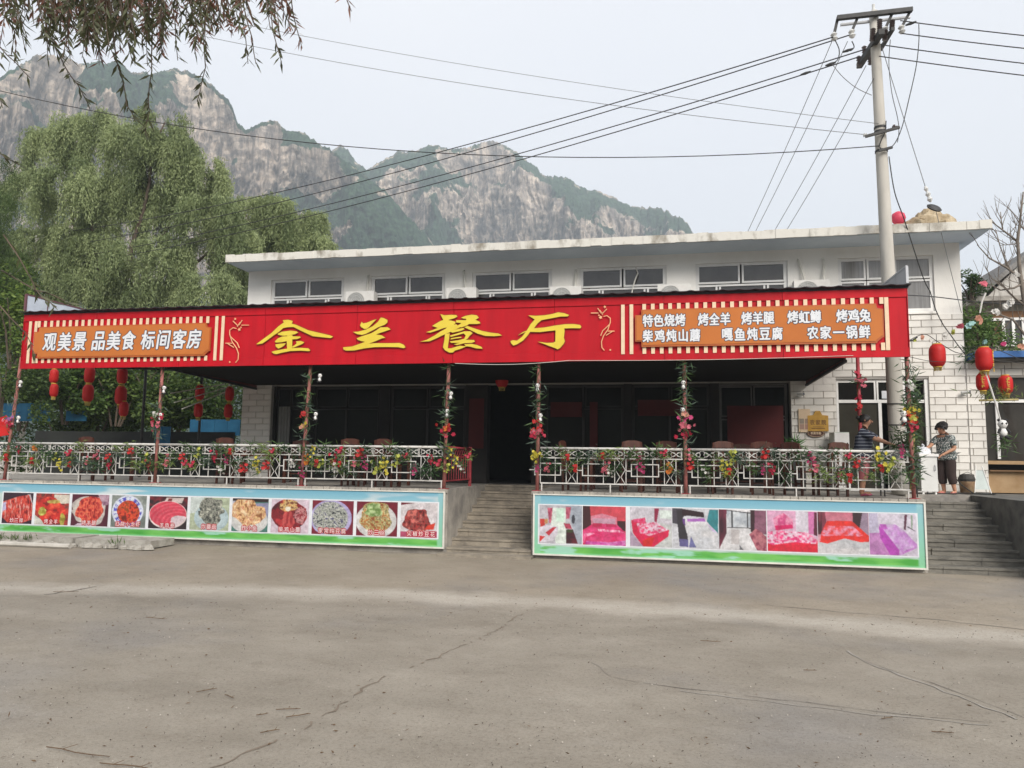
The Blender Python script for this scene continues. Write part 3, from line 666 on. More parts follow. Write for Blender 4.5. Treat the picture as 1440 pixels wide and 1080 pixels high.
# security cameras
for i, (px, py, lb) in enumerate(((1355, 553, 'small white security camera on the bright tiled wall right of the kitchen door'), (1124, 556, 'small white security camera on the shaded tiled wall above the plaque'))):
    p = onY(px, py, BY-.02); t = thing('security_camera', lb, 'camera', p)
    mb = MB(); mb.box(-.05, .05, -.02, 0, -.05, .05); mb.tube([(0, -.02, 0), (0, -.1, -.01)], .012, 6); mb.build('bracket', M['wceramic'], t)
    mb = MB(); mb.tube([(-.06, -.08, .0), (.07, -.16, .02)], .038, 10); mb.build('housing', M['wceramic'], t); mb = MB(); mb.tube([(.07, -.16, .02), (.08, -.166, .022)], .03, 10); mb.build('lens', M['ink'], t)

# air conditioners on the sill line
fanm = mat('fan_grille', (.50, .50, .48), .5); acm = mat('air_conditioner_white', (.66, .65, .62), .5, (.58, .56, .53), 4)
def ac(px, py, label, bends):
    p = onY(px, py, 3.62); x, zt = p.x, p.z; t = thing('air_conditioner', label, 'air conditioner', (x, 3.8, zt-.55), group='air conditioner units between the upper windows')
    mb = MB(); mb.box(-.40, .40, -.14, .14, 0, .55); mb.build('casing', acm, t)
    mb = MB()
    for r in (.08, .14, .20, .245): mb.tube([(-.1+r*math.cos(a), -.15, .27+r*math.sin(a)) for a in np.linspace(0, 2*math.pi, 25)], .006, 4, False)
    for a in np.linspace(0, math.pi, 5)[:-1]: mb.bar((-.1-.24*math.cos(a), -.152, .27-.24*math.sin(a)), (-.1+.24*math.cos(a), -.152, .27+.24*math.sin(a)), .008)
    mb.build('fan_grille', fanm, t)
    mb = MB(); mb.tube([(-.1, -.141, .27), (-.1, -.146, .27)], .235, 24); mb.build('fan_disc', mat('fan_dark', (.36, .36, .35), .6), t)
    mb = MB(); mb.box(-.36, .36, -.12, .2, -.05, -.002); mb.build('bracket', M['iron'], t)
    for (dx, h, lean) in bends:
        mb = MB(); mb.tube([(dx, .02, .4), (dx, .08, .62), (dx+lean*.4, .12, .62+h*.5), (dx+lean, .15, .62+h), (dx+lean+.01, .21, .64+h)], .028, 7); mb.build('pipe', M['pvc'], t)
for a in ((505, 409, 'air conditioner unit between the first and second upper windows from the left', [(.12, .42, -.02)]), (648, 404, 'air conditioner unit between the second and third upper windows from the left', [(.05, .45, -.08)]),
          (795, 402, 'air conditioner unit between the third and fourth upper windows from the left', [(.22, .42, .0)]), (948, 399, 'mostly hidden air conditioner unit between the fourth and fifth upper windows from the left', []),
          (1142, 393, 'air conditioner unit with two upright pipes beside the rightmost upper window', [(-.12, .5, -.12), (.32, .5, .02)])): ac(*a)
mb = MB(); q = [onY(894, 376, 3.9), onY(897, 384, 3.9), onY(893, 394, 3.9), onY(890, 404, 3.9), onY(888, 415, 3.9)]; mb.tube(q, .018, 6)
tag(mb.build('white_hose', M['pvc']), 'loose white hose dangling down the fourth upper window from the left', 'hose')

# things on the roof
p = onY(1263, 296, 3.4); t = thing('round_lantern', 'round pink red lantern standing on the roof edge just right of the pole', 'lantern', (p.x, 3.4, ROOFZ+.19))
mb = MB(); mb.lathe([(.06, .12), (.13, .18), (.16, .28), (.13, .38), (.05, .43)], 14, sy=.8); mb.build('body', mat('faded_pink_red', (.62, .05, .10), .5), t, True)
mb = MB(); mb.box(-.08, .08, -.07, .07, 0, .13); mb.build('base', mat('pink_base', (.55, .2, .18), .6), t)
p = onY(1308, 305, 3.5); t = thing('tarp_bundle', 'beige tarpaulin heap under a black wire anchor on the roof edge', 'tarp', (p.x, 3.7, ROOFZ+.18))
def heap(rx, ry, rz, seed, n=26, k=10):
    V = []; mb = MB()
    for i in range(k+1):
        a = math.pi/2*i/k
        for j in range(n):
            b = 2*math.pi*j/n; s = 1+.55*(float(fbm(np.array([2.2*math.cos(b)*math.cos(a)+seed+5.0]), np.array([2.2*math.sin(b)*math.cos(a)+2.6*math.sin(a)+9.0]), 3, seed)[0])-.5)
            V.append((rx*math.cos(a)*math.cos(b)*s, ry*math.cos(a)*math.sin(b)*s, rz*(math.sin(a)**.8)*s))
    F = [(i*n+j, i*n+(j+1) % n, (i+1)*n+(j+1) % n, (i+1)*n+j) for i in range(k) for j in range(n)]
    return mb.add(V, F)
tp = mat('beige_tarp', (.46, .38, .26), .8, (.26, .19, .11), 5, bump=.8, bscale=12)
heap(.40, .35, .52, 3).build('cover', tp, t)
heap(.28, .3, .34, 8).build('fold', tp, t, False, (.28, -.12, 0)); heap(.3, .3, .30, 5).build('fold', tp, t, False, (-.3, -.1, 0))

# ================================================================== RIGHT NEIGHBOUR
nb_ = thing('neighbour_building', 'lower tiled neighbour with a brown curtained shop front under a blue roof strip', 'building', (8, BY, TZ)); NO = Vector((8, BY, TZ))
def NB(o): o.location = o.location-NO; return o
xs0, xe = BX1+.003, 16
mb = MB(); mb.box(xs0, 7.27, BY+.012, BY+.25, TZ-.05, 4.28); mb.box(7.27, xe, BY+.012, BY+.25, 3.93, 4.28); mb.box(12.5, xe, BY+.012, BY+.25, TZ, 3.93)
nw = NB(mb.build('wall', M['grout'], nb_))
z = TZ+.02; rowi = 0
while z < 4.27:
    z1 = min(z+TH_, 4.28); x = xs0-.15-.22*(rowi % 2)
    while x < 9.2:
        for s, e in clip(max(x, xs0), x+TW_, z, z1, [(7.27, 12.5, TZ-.1, 3.93)]):
            o = link('tile', tile(s, e, z, z1), nw); o.location = ((s+e)/2, BY+.012, (z+z1)/2)
        x += TW_
    z += TH_; rowi += 1
mb = MB(); mb.box(xs0+.05, xe, BY-.5, BY+.4, 4.33, 4.47); NB(mb.build('roof_strip', mat('blue_roof_strip', (.04, .15, .42), .5, (.03, .11, .3), 5), nb_))
mb = MB(); mb.box(xs0+.05, xe, BY-.42, 7.9, 4.281, 4.329); NB(mb.build('ceiling_slab', M['dconc'], nb_))
mb = MB(); mb.box(7.27, xe, 7.5, 7.6, TZ, 4.28); mb.box(7.27, xe, BY+.3, 7.5, TZ, TZ+.01); NB(mb.build('inner_wall', M['dark'], nb_))
tan = mat('tan_curtain', (.40, .255, .12), .8, (.27, .16, .07), 10, stretch=(3, 1, .4)); fr = M['wframe']
mb = MB(); mb.box(7.27, 12.5, BY+.06, BY+.12, 3.36, 3.43); mb.box(7.50, 7.56, BY+.06, BY+.12, TZ+.78, 3.36); mb.box(8.25, 8.3, BY+.05, BY+.12, TZ, 3.36); NB(mb.build('window_frame', fr, nb_))
g = MB(); g.quad((7.30, BY+.1, 3.43), (12.4, BY+.1, 3.43), (12.4, BY+.1, 3.93), (7.3, BY+.1, 3.93)); g.quad((7.3, BY+.1, TZ+.75), (8.25, BY+.1, TZ+.75), (8.25, BY+.1, 3.36), (7.3, BY+.1, 3.36)); NB(g.build('pane', M['glass'], nb_))
mb = MB(); mb.box(7.28, 8.24, BY+.05, BY+.14, TZ+.02, TZ+.5); mb.box(7.28, 8.3, BY+.03, BY+.15, TZ+.66, TZ+.74); NB(mb.build('counter_panel', M['paleplywood'], nb_))
mb = MB(); mb.box(7.28, 8.3, -.06+BY, BY+.14, TZ+.5, TZ+.53); NB(mb.build('counter_shelf', mat('brown_shelf', (.2, .11, .05), .6), nb_))
mb = MB(); V = []
for i in range(40):
    x = 8.32+.9*i/39; V += [(x, BY+.02+.03*math.sin(i*.9), TZ+.1), (x-.05, BY+.02+.03*math.sin(i*.9), 3.36)]
mb.add(V, [(2*i, 2*i+2, 2*i+3, 2*i+1) for i in range(39)]); NB(mb.build('curtain', tan, nb_, True))
mb = MB(); V = []
for i in range(20):
    x = 8.02+.2*i/19; V += [(x, BY+.2+.02*math.sin(i*.9), TZ+.8), (x, BY+.2+.02*math.sin(i*.9), 3.3)]
mb.add(V, [(2*i, 2*i+2, 2*i+3, 2*i+1) for i in range(19)]); NB(mb.build('curtain', M['blue'], nb_, True))
# upper house behind
up = thing('gabled_house', 'small grey gabled house with brown window board behind the bare tree at the right', 'house', (13, 11, 4.3)); UO = Vector((13, 11, 4.3))
def U_(o): o.location = o.location-UO; return o
wy = 10.0
pl = mat('aged_beige_plaster', (.36, .33, .27), .9, (.22, .20, .165), 2.5, detail=8)
z0h, z1h = 4.3, onY(1410, 426, wy).z
mb = MB(); mb.box(9.95, 17, wy, 13, z0h, z1h); U_(mb.build('wall', pl, up))
mb = MB(); e0 = onY(1372, 414, wy-.5); mb.box(e0.x, 17.5, wy-.5, 13.4, z1h-.02, z1h+.12); U_(mb.build('eave', M['conc'], up))
apx = onY(1452, 355, wy-.1); lft = onY(1386, 410, wy-.1)
mb = MB(); mb.prism([(lft.x, z1h+.12), (2*apx.x-lft.x, z1h+.12), (apx.x, apx.z)], wy, 13); U_(mb.build('gable_wall', mat('gable_white', (.55, .53, .50), .9, (.4, .38, .35), 3), up))
mb = MB(); v = Vector((apx.x-lft.x, 0, apx.z-lft.z)).normalized(); nn_ = Vector((-v.z, 0, v.x))
for s in (1, -1):
    A = Vector((lft.x if s == 1 else 2*apx.x-lft.x, 0, lft.z))-Vector((s*v.x, 0, v.z))*.4; Bp = Vector((apx.x, 0, apx.z)); nq = Vector((-v.z*s, 0, v.x))*.14
    mb.prism([(A.x, A.z), (Bp.x, Bp.z), (Bp.x+nq.x*(0 if 1 else 1), Bp.z+.17), (A.x+nq.x, A.z+nq.z)], wy-.35, 13.4)
U_(mb.build('roof', M['roofback'], up))
wp0 = onY(1397, 480, wy); wp1 = onY(1450, 437, wy); 
f = MB(); f.box(wp0.x, wp1.x, wy-.03, wy-.002, wp0.z, wp1.z); U_(f.build('window_board', mat('brown_window_board', (.20, .09, .03), .6), up))
f = MB(); a = onY(1412, 484, wy-.06); b = onY(1452, 450, wy-.06)
for i in range(4): x = a.x+(b.x-a.x)*i/3; f.box(x-.04, x+.04, wy-.1, wy-.04, a.z, b.z)
f.box(a.x-.3, b.x+.04, wy-.1, wy-.04, b.z, b.z+.08); f.box(a.x-.04, b.x+.04, wy-.12, wy-.04, a.z-.07, a.z); w_o = U_(f.build('window', fr, up))
g = MB(); g.quad((a.x, wy-.05, a.z), (b.x, wy-.05, a.z), (b.x, wy-.05, b.z), (a.x, wy-.05, b.z)); g.build('pane', M['glass'], w_o)

# ================================================================== CANOPY AND SIGN
SX0, SX1, SZ0, SZ1 = -14.66, 4.48, 3.885, 5.16
cp = thing('canopy', 'dark corrugated canopy roof on pink posts over the terrace behind the red sign', 'canopy', (-5, 2, 5.2)); CO = Vector((-5, 2, 5.2))
def C_(o): o.location = o.location-CO; return o
def corr(x0, x1, ya, za, yb, zb, th=.012, pitch=.19, amp=.022):
    mb = MB(); n = int((x1-x0)/pitch*6); V = []
    for i in range(n+1):
        x = x0+(x1-x0)*i/n; c = max(0, math.cos(2*math.pi*(x-x0)/pitch))*amp*1.6
        V += [(x, ya, za+c), (x, yb, zb+c), (x, ya, za+c-th), (x, yb, zb+c-th)]
    F = []
    for i in range(n): a = 4*i; b = a+4; F += [(a, b, b+1, a+1), (a+2, a+3, b+3, b+2), (a, a+2, b+2, b)]
    return mb.add(V, F)
C_(corr(SX0-.05, SX1+.05, -.16, 5.215, BY-.02, 4.9, pitch=.30, amp=.011).build('roof_sheet', M['steelb'], cp))
mb = MB(); mb.box(SX0-.03, SX1+.03, -.05, .0, SZ1+.004, 5.205); C_(mb.build('edge_beam', M['steelb'], cp))
# inner ceiling and the two ribbed red side skirts
IX0, IX1 = -10.95, 3.42
mb = MB(); mb.box(IX0+.02, IX1-.02, .12, BY-.03, 3.88, 3.90); C_(mb.build('ceiling', mat('shade_toned_ceiling', (.018, .016, .014), .95, spec=.1), cp))  # near-black colour carries the deep shade under the canopy
for nm, X, b0, b1 in (('r', IX1, 3.86, 3.80), ('l', IX0, 3.90, 3.80)):
    mb = MB(); mb.add([(X-.01, .12, b0), (X+.01, .12, b0), (X+.01, BY-.04, b1), (X-.01, BY-.04, b1), (X-.01, .12, 4.7), (X+.01, .12, 4.7), (X+.01, BY-.04, 4.7), (X-.01, BY-.04, 4.7)], [(0, 1, 2, 3), (4, 7, 6, 5), (0, 4, 5, 1), (1, 5, 6, 2), (2, 6, 7, 3), (3, 7, 4, 0)])
    C_(mb.build('side_skirt', mat('red_brown_skirt', (.20, .045, .035), .6, (.11, .03, .025), 4), cp))
    mb = MB(); mb.bar((X, .1, b0-.02), (X, BY-.05, b1-.02), .05)
    for k in range(7): y = .3+k*.56; mb.bar((X, y, b0), (X, y, 4.58), .03)
    C_(mb.build('skirt_frame', M['iron'], cp))
# roof trusses
mb = MB()
for x in (-12.7, -8.5, -5, -1.5, 1.6): mb.bar((x, .1, 3.92), (x, BY-.1, 4.3), .05)
mb.bar((SX0+.1, .12, 3.93), (SX1-.1, .12, 3.93), .05); mb.bar((-14.5, BY-.3, 4.45), (-11.5, BY-.3, 4.45), .05); C_(mb.build('roof_beam', M['iron'], cp))
# side sheets above the sign
for X, lb in ((SX0-.02, 'l'), (SX1+.02, 'r')):
    mb = MB(); mb.box(X-.01, X+.01, -.02, BY-.4, 5.26, 5.66 if X < 0 else 5.58); o = C_(mb.build('side_sheet', M['bluew'] if X < 0 else M['grey'], cp))
    mb = MB(); zt = 5.66 if X < 0 else 5.58; mb.bar((X, -.03, 5.26), (X, -.03, zt), .045); mb.bar((X, -.03, zt), (X, BY-.4, zt), .035); mb.bar((X, .6, 5.26), (X, .6, zt), .03); C_(mb.build('sheet_frame', mat('frame_maroon', (.14, .06, .07), .6) if X < 0 else M['grey'], cp))
# posts
PX = [-14.80, -11.02, -7.40, -4.30, -2.41, .47, 4.47]
for i, x in enumerate(PX):
    a = onZ((20, 230, 437, 628, 757, 962, 1277)[i], (668, 675, 682, 687, 690, 694, 698)[i], TZ)
    xb = {0: -15.0, 1: -11.04, 2: -7.52, 3: -4.36, 4: -2.42, 5: .47, 6: 4.5}[i]
    mb = MB(); mb.tube([(xb, .10, TZ-.01), (xb*.6+x*.4, .10, 2.4), (x, .10, SZ0+.3)], .037, 10); C_(mb.build('post', M['post'], cp, True))
    mb = MB(); mb.box(xb-.09, xb+.09, .02, .2, TZ+.001, TZ+.015); C_(mb.build('post_base', M['redpaint'], cp))
q = onY(1206, 505, 2.7)
mb = MB(); mb.tube([(q.x, 2.7, TZ), (q.x, 2.7, 4.5)], .04, 8); C_(mb.build('post', M['redpaint'], cp, True))
mb = MB(); mb.tube([(-14.4, 3.9, TZ), (-14.4, 3.9, 4.9)], .04, 8); mb.tube([(-12.6, 3.9, TZ), (-12.6, 3.9, 4.9)], .035, 8); C_(mb.build('post', M['iron'], cp, True))

sg = thing('restaurant_sign', 'long red fascia sign with yellow brush characters and two orange menu boards', 'sign', (-5, 0, SZ0)); SO = Vector((-5, 0, SZ0))
def S_(o): o.location = o.location-SO; return o
seams = [SX0]+[onY(x, 480, 0).x for x in (136, 255, 373, 502, 638, 780, 934, 1101)]+[SX1]
for a, b in zip(seams[:-1], seams[1:]):
    mb = MB(); mb.box(a+.004, b-.004, -.03, .0, SZ0+.18, SZ1-.16); mb.box(a+.004, b-.004, -.05, -.0, SZ0, SZ0+.176); mb.box(a+.004, b-.004, -.05, -.0, SZ1-.156, SZ1)
    # folded top and bottom lips
    S_(mb.build('panel', M['red'], sg))
mb = MB(); mb.box(SX0, SX1, .002, .03, SZ0+.02, SZ1-.02); S_(mb.build('backing', M['redpaint'], sg))
for a, b in ((SX0-.012, SX0-.001), (SX1+.001, SX1+.012)): mb = MB(); mb.box(a, b, -.05, .15, SZ0, SZ1); S_(mb.build('end_cap', M['red'], sg))
FY = -.056   # face of decorations
# cream stripes: shared meshes
def stripe(px0, px1, py, top, h=None):
    a = onY(px0, py, FY).x; b = onY(px1, py, FY).x; return a, b
sm_ = {}
def put_stripe(xc, w_, z0, z1):
    k = (round(w_, 2), round(z1-z0, 2))
    if k not in sm_: mb = MB(); mb.box(-k[0]/2, k[0]/2, -.006, .006, -k[1]/2, k[1]/2); sm_[k] = mb.mesh('stripe', M['cream'])
    o = link('stripe', sm_[k], sg, (xc, FY-.002, (z0+z1)/2)); S_(o)
BL = dict(x0=onY(51, 475, FY).x, x1=onY(296, 475, FY).x, z0=onY(170, 500.5, FY).z, z1=onY(170, 459, FY).z)
BR = dict(x0=onY(895, 460, FY).x, x1=onY(1240, 460, FY).x, z0=onY(1065, 483, FY).z, z1=onY(1065, 433.5, FY).z)
ZS0, ZS1 = SZ0+.125, SZ1-.16      # stripe field
for bd, xl, xr, n, tall_l, tall_r in ((BL, 42, 302, 27, (42, 50), (296, 304, 313)), (BR, 876, 1248, 23, (876, 888), (1248,))):
    xa = onY(tall_l[-1] if bd is BL else tall_l[-1]+12, 470, FY).x; xb = onY(tall_r[0], 470, FY).x
    for t_ in tall_l+(tall_r if bd is BR else tall_r[1:]):
        put_stripe(onY(t_, 470, FY).x, .075, ZS0, ZS1)
    n = 27
    for i in range(n):
        x = xa+(xb-xa)*(i+.5)/n
        put_stripe(x, .066, bd['z1']+.025, ZS1); put_stripe(x, .066, ZS0, bd['z0']-.025)
def board(bd):
    x0, x1, z0, z1 = bd['x0'], bd['x1'], bd['z0'], bd['z1']; e = .12; q = .10
    poly = [(x0+e, z0-.0), (x1-e, z0), (x1-e, z0+.02), (x1-.02, z0+q), (x1, z0+q), (x1, z1-q), (x1-e+.02, z1-q+.02), (x1-e, z1), (x0+e, z1), (x0+e, z1-q), (x0, z1-q), (x0, z0+q), (x0+e, z0+q)]
    mb = MB(); mb.prism(poly, FY-.05, FY-.008); o = S_(mb.build('menu_board', M['orange'], sg))
    c = ((x0+x1)/2, (z0+z1)/2); big = [((x-c[0])*(1+.05/(x1-x0))+c[0], (z-c[1])*(1+.06/(z1-z0))+c[1]-.005) for x, z in poly]
    mb = MB(); mb.prism(big, FY-.042, FY-.006); mb.build('board_rim', M['orangerim'], o)
    return o
b1 = board(BL); b2 = board(BR)
# left board: heavy slanted white brush-like characters
TY = FY-.054
LB = [('观', 70), ('美', 91), ('景', 112), ('品', 139), ('美', 160), ('食', 181), ('标', 208), ('间', 230), ('客', 252), ('房', 273)]
for ch, x in LB:
    py = 484-.0145*(x-70)*.0-(x-70)*.023; p = onY(x, py-3, TY); write(ch, p.x, p.z, TY, .33, .42, M['white'], M['ink'], .011, .017, b1, shear=.10)
def line(txts, y0, y1):
    for s, x0, dx in txts:
        for i, ch in enumerate(s):
            x = x0+dx*i; y = y0+(y1-y0)*(x-911)/(1215-911); p = onY(x, y, TY); write(ch, p.x, p.z, TY, .185, .235, M['white'], M['ink'], .008, .014, b2)
line([('特色烧烤', 911, 15.2), ('烤全羊', 989, 15.5), ('烤羊腿', 1050, 15.6), ('烤虹鳟', 1115, 16), ('烤鸡兔', 1184, 16.2)], 451, 443.5)
line([('柴鸡炖山蘑', 911, 16.6), ('嘎鱼炖豆腐', 1023, 17.5), ('农家一锅鲜', 1143, 18.2)], 472.5, 466.5)
# main characters: brush strokes traced as outlines, 22 mm thick letters
def poly_letter(strokes, ox, oy, s, name='character'):
    """strokes in zoomed pixels; origin (ox,oy), s px per photo px"""
    mb = MB(); me_ = MB()
    for k, st in enumerate(strokes):
        P = [onY(ox+x/s, oy+y/s, FY-.02) for x, y in st]; pts = [(p.x+5, p.z-SZ0) for p in P]
        if sum(pts[i][0]*pts[(i+1) % len(pts)][1]-pts[(i+1) % len(pts)][0]*pts[i][1] for i in range(len(pts))) < 0: pts.reverse()
        mb.prism(pts, FY-.016-.0006*k, FY-.006)
        n = len(pts); big = []
        for i in range(n):
            a = Vector(pts[i-1]); b = Vector(pts[i]); c = Vector(pts[(i+1) % n]); d1 = (b-a).normalized(); d2 = (c-b).normalized()
            nr = Vector((d1.y+d2.y, -d1.x-d2.x)); nr = nr.normalized() if nr.length > .2 else Vector((d1.y, -d1.x)); big.append((b.x+nr.x*.012, b.y+nr.y*.012))
        me_.prism(big, FY-.005-.0005*k, FY-.001)
    o = mb.build(name, M['gold'], sg); me_.build('letter_outline', M['goldedge'], o); return o
S96 = 9.6
jin = [[(100, 515), (170, 465), (300, 370), (400, 275), (470, 225), (455, 195), (530, 188), (590, 205), (575, 240), (640, 258), (800, 330), (960, 368), (1090, 398), (1135, 415), (1105, 435), (1000, 425), (860, 410), (720, 345), (600, 285), (520, 288), (460, 300), (400, 355), (330, 400), (250, 460), (180, 508), (115, 520)],
       [(385, 380), (440, 352), (560, 335), (640, 345), (662, 362), (620, 382), (570, 392), (470, 405), (400, 392)],
       [(350, 480), (390, 440), (450, 415), (530, 410), (690, 415), (695, 430), (650, 448), (560, 455), (500, 478), (430, 492), (360, 495)],
       [(515, 400), (585, 395), (582, 470), (580, 575), (515, 580), (510, 480)],
       [(358, 520), (420, 512), (498, 505), (470, 540), (430, 565), (395, 578), (362, 550)],
       [(635, 480), (700, 475), (745, 492), (720, 515), (660, 540), (600, 565), (570, 560), (620, 530), (645, 505)],
       [(305, 622), (350, 608), (440, 590), (560, 572), (700, 568), (800, 575), (825, 600), (815, 612), (700, 605), (560, 610), (450, 632), (370, 652), (335, 645)]]
lan = [[(348, 265), (370, 215), (385, 238), (440, 228), (520, 195), (570, 180), (510, 240), (470, 285), (440, 310), (405, 312), (365, 290)],
       [(250, 352), (320, 350), (430, 320), (520, 275), (590, 215), (628, 158), (665, 165), (715, 190), (715, 225), (680, 255), (590, 290), (520, 330), (420, 380), (370, 392), (310, 382)],
       [(300, 440), (370, 412), (500, 370), (570, 330), (620, 292), (720, 290), (760, 318), (680, 345), (560, 385), (640, 400), (690, 432), (640, 440), (560, 475), (470, 510), (400, 525), (440, 490), (360, 475), (320, 460)],
       [(118, 560), (240, 550), (340, 515), (420, 485), (470, 512), (560, 505), (740, 505), (880, 502), (935, 525), (960, 560), (935, 572), (860, 558), (700, 555), (540, 558), (400, 575), (270, 602), (160, 605), (125, 590)]]
can = [[(375, 112), (430, 128), (520, 122), (590, 125), (605, 145), (570, 165), (500, 185), (460, 205), (420, 200), (400, 160)],
       [(265, 272), (300, 250), (370, 210), (430, 185), (520, 200), (580, 215), (575, 240), (540, 265), (510, 285), (420, 300), (340, 330), (240, 362), (185, 355), (280, 325), (340, 298)],
       [(100, 485), (190, 460), (300, 400), (380, 345), (440, 315), (500, 265), (590, 250), (640, 290), (560, 330), (470, 370), (400, 400), (320, 440), (230, 478)],
       [(655, 160), (720, 135), (800, 120), (870, 130), (895, 160), (850, 190), (905, 215), (915, 238), (870, 245), (760, 245), (735, 265), (660, 290), (580, 280), (640, 250), (660, 232), (590, 225), (590, 195), (720, 195), (730, 175), (690, 172)],
       [(700, 290), (740, 272), (820, 300), (940, 340), (1050, 362), (1160, 375), (1210, 400), (1100, 410), (980, 405), (880, 375), (800, 335)],
       [(440, 380), (500, 370), (495, 430), (480, 520), (475, 575), (520, 575), (600, 550), (640, 540), (730, 548), (650, 580), (570, 605), (545, 630), (500, 632), (440, 600), (412, 560), (430, 470)],
       [(510, 350), (600, 315), (690, 300), (700, 318), (640, 342), (540, 362)],
       [(505, 402), (600, 375), (700, 345), (780, 345), (812, 370), (770, 405), (745, 440), (700, 470), (600, 488), (560, 480), (700, 445), (720, 400), (690, 372), (560, 408), (515, 420)],
       [(520, 438), (600, 425), (660, 418), (655, 432), (570, 445), (515, 455)],
       [(505, 480), (600, 468), (700, 460), (830, 462), (842, 485), (800, 500), (700, 505), (600, 530), (560, 520), (640, 500), (520, 500)],
       [(700, 520), (800, 515), (870, 530), (930, 555), (945, 580), (860, 575), (780, 552), (720, 545)]]
S85 = 1440/170
ting = [[(360, 155), (450, 162), (560, 155), (650, 140), (720, 120), (790, 130), (850, 152), (830, 168), (740, 170), (640, 190), (520, 212), (470, 255), (430, 310), (560, 300), (680, 278), (800, 262), (900, 260), (980, 270), (995, 295), (980, 310), (880, 308), (790, 312), (795, 340), (785, 420), (798, 465), (780, 500), (740, 545), (712, 560), (680, 545), (560, 500), (475, 470), (580, 485), (660, 482), (685, 468), (688, 335), (600, 342), (500, 355), (385, 352), (350, 400), (300, 455), (230, 500), (185, 515), (160, 490), (150, 462), (180, 452), (230, 458), (290, 410), (350, 330), (390, 262), (440, 205)],
        [(240, 395), (300, 355), (350, 335), (345, 345), (290, 372)]]
for st, ox, oy, s_ in ((jin, 350, 430, S96), (lan, 470, 430, S96), (can, 580, 430, S96), (ting, 700, 425, S85)): poly_letter(st, ox, oy, s_)
# scroll-flower ornaments
pk = mat('pale_gold_line', (.78, .42, .22), .5)
def orn(flip, ox, oy, s):
    T_ = (lambda x: (1450-x) if flip else x)
    Lq = [[(1270, 575), (1240, 540), (1235, 470), (1260, 400), (1310, 330), (1340, 240), (1340, 190), (1300, 160), (1260, 170)], [(1225, 400), (1250, 340), (1300, 295), (1335, 260)], [(1230, 130), (1190, 70)], [(1200, 130), (1110, 130)], [(1240, 140), (1300, 80)], [(1290, 395), (1370, 345)], [(1310, 345), (1390, 345)], [(1250, 150), (1215, 95)]]
    mb = MB()
    for l in Lq: mb.tube([onY(ox+(T_(x) if not flip else T_(x))/s, oy+y/s, FY-.008)-SO*1 for x, y in l], .011, 5)
    for cx, cy, r in ((1225, 180, 26), (1275, 55, 20), (1340, 568, 15), (1355, 345, 9), (1205, 155, 14)):
        p = onY(ox+T_(cx)/s, oy+cy/s, FY-.010)-SO
        mb.lathe([(.001, 0), (1, .0)], 3) if 0 else None
        k = r/s/70
        mb.prism([(p.x+k*(1 if i % 2 else .45)*math.cos(i*math.pi/5), p.z+k*(1 if i % 2 else .45)*math.sin(i*math.pi/5)) for i in range(10)], FY-.012, FY-.004)
    return mb
orn(False, 700, 425, S85).build('flower_ornament', pk, sg)
orn(True, 310, 442, S85).build('flower_ornament', pk, sg)
# sagging white cord under the sign
mb = MB(); a = onY(640, 511, -.06); b = onY(800, 507, -.06); mb.tube([a.lerp(b, i/8)-Vector((0, 0, .05*math.sin(math.pi*i/8))) for i in range(9)], .006, 4)
a = onY(800, 507, -.06); b = onY(1200, 500, -.06); mb.tube([a.lerp(b, i/12)-Vector((0, 0, .03*math.sin(math.pi*i/12))) for i in range(13)], .005, 4)
tag(mb.build('light_cord', M['pvc']), 'thin white cord sagging along the lower edge of the red sign', 'cord')
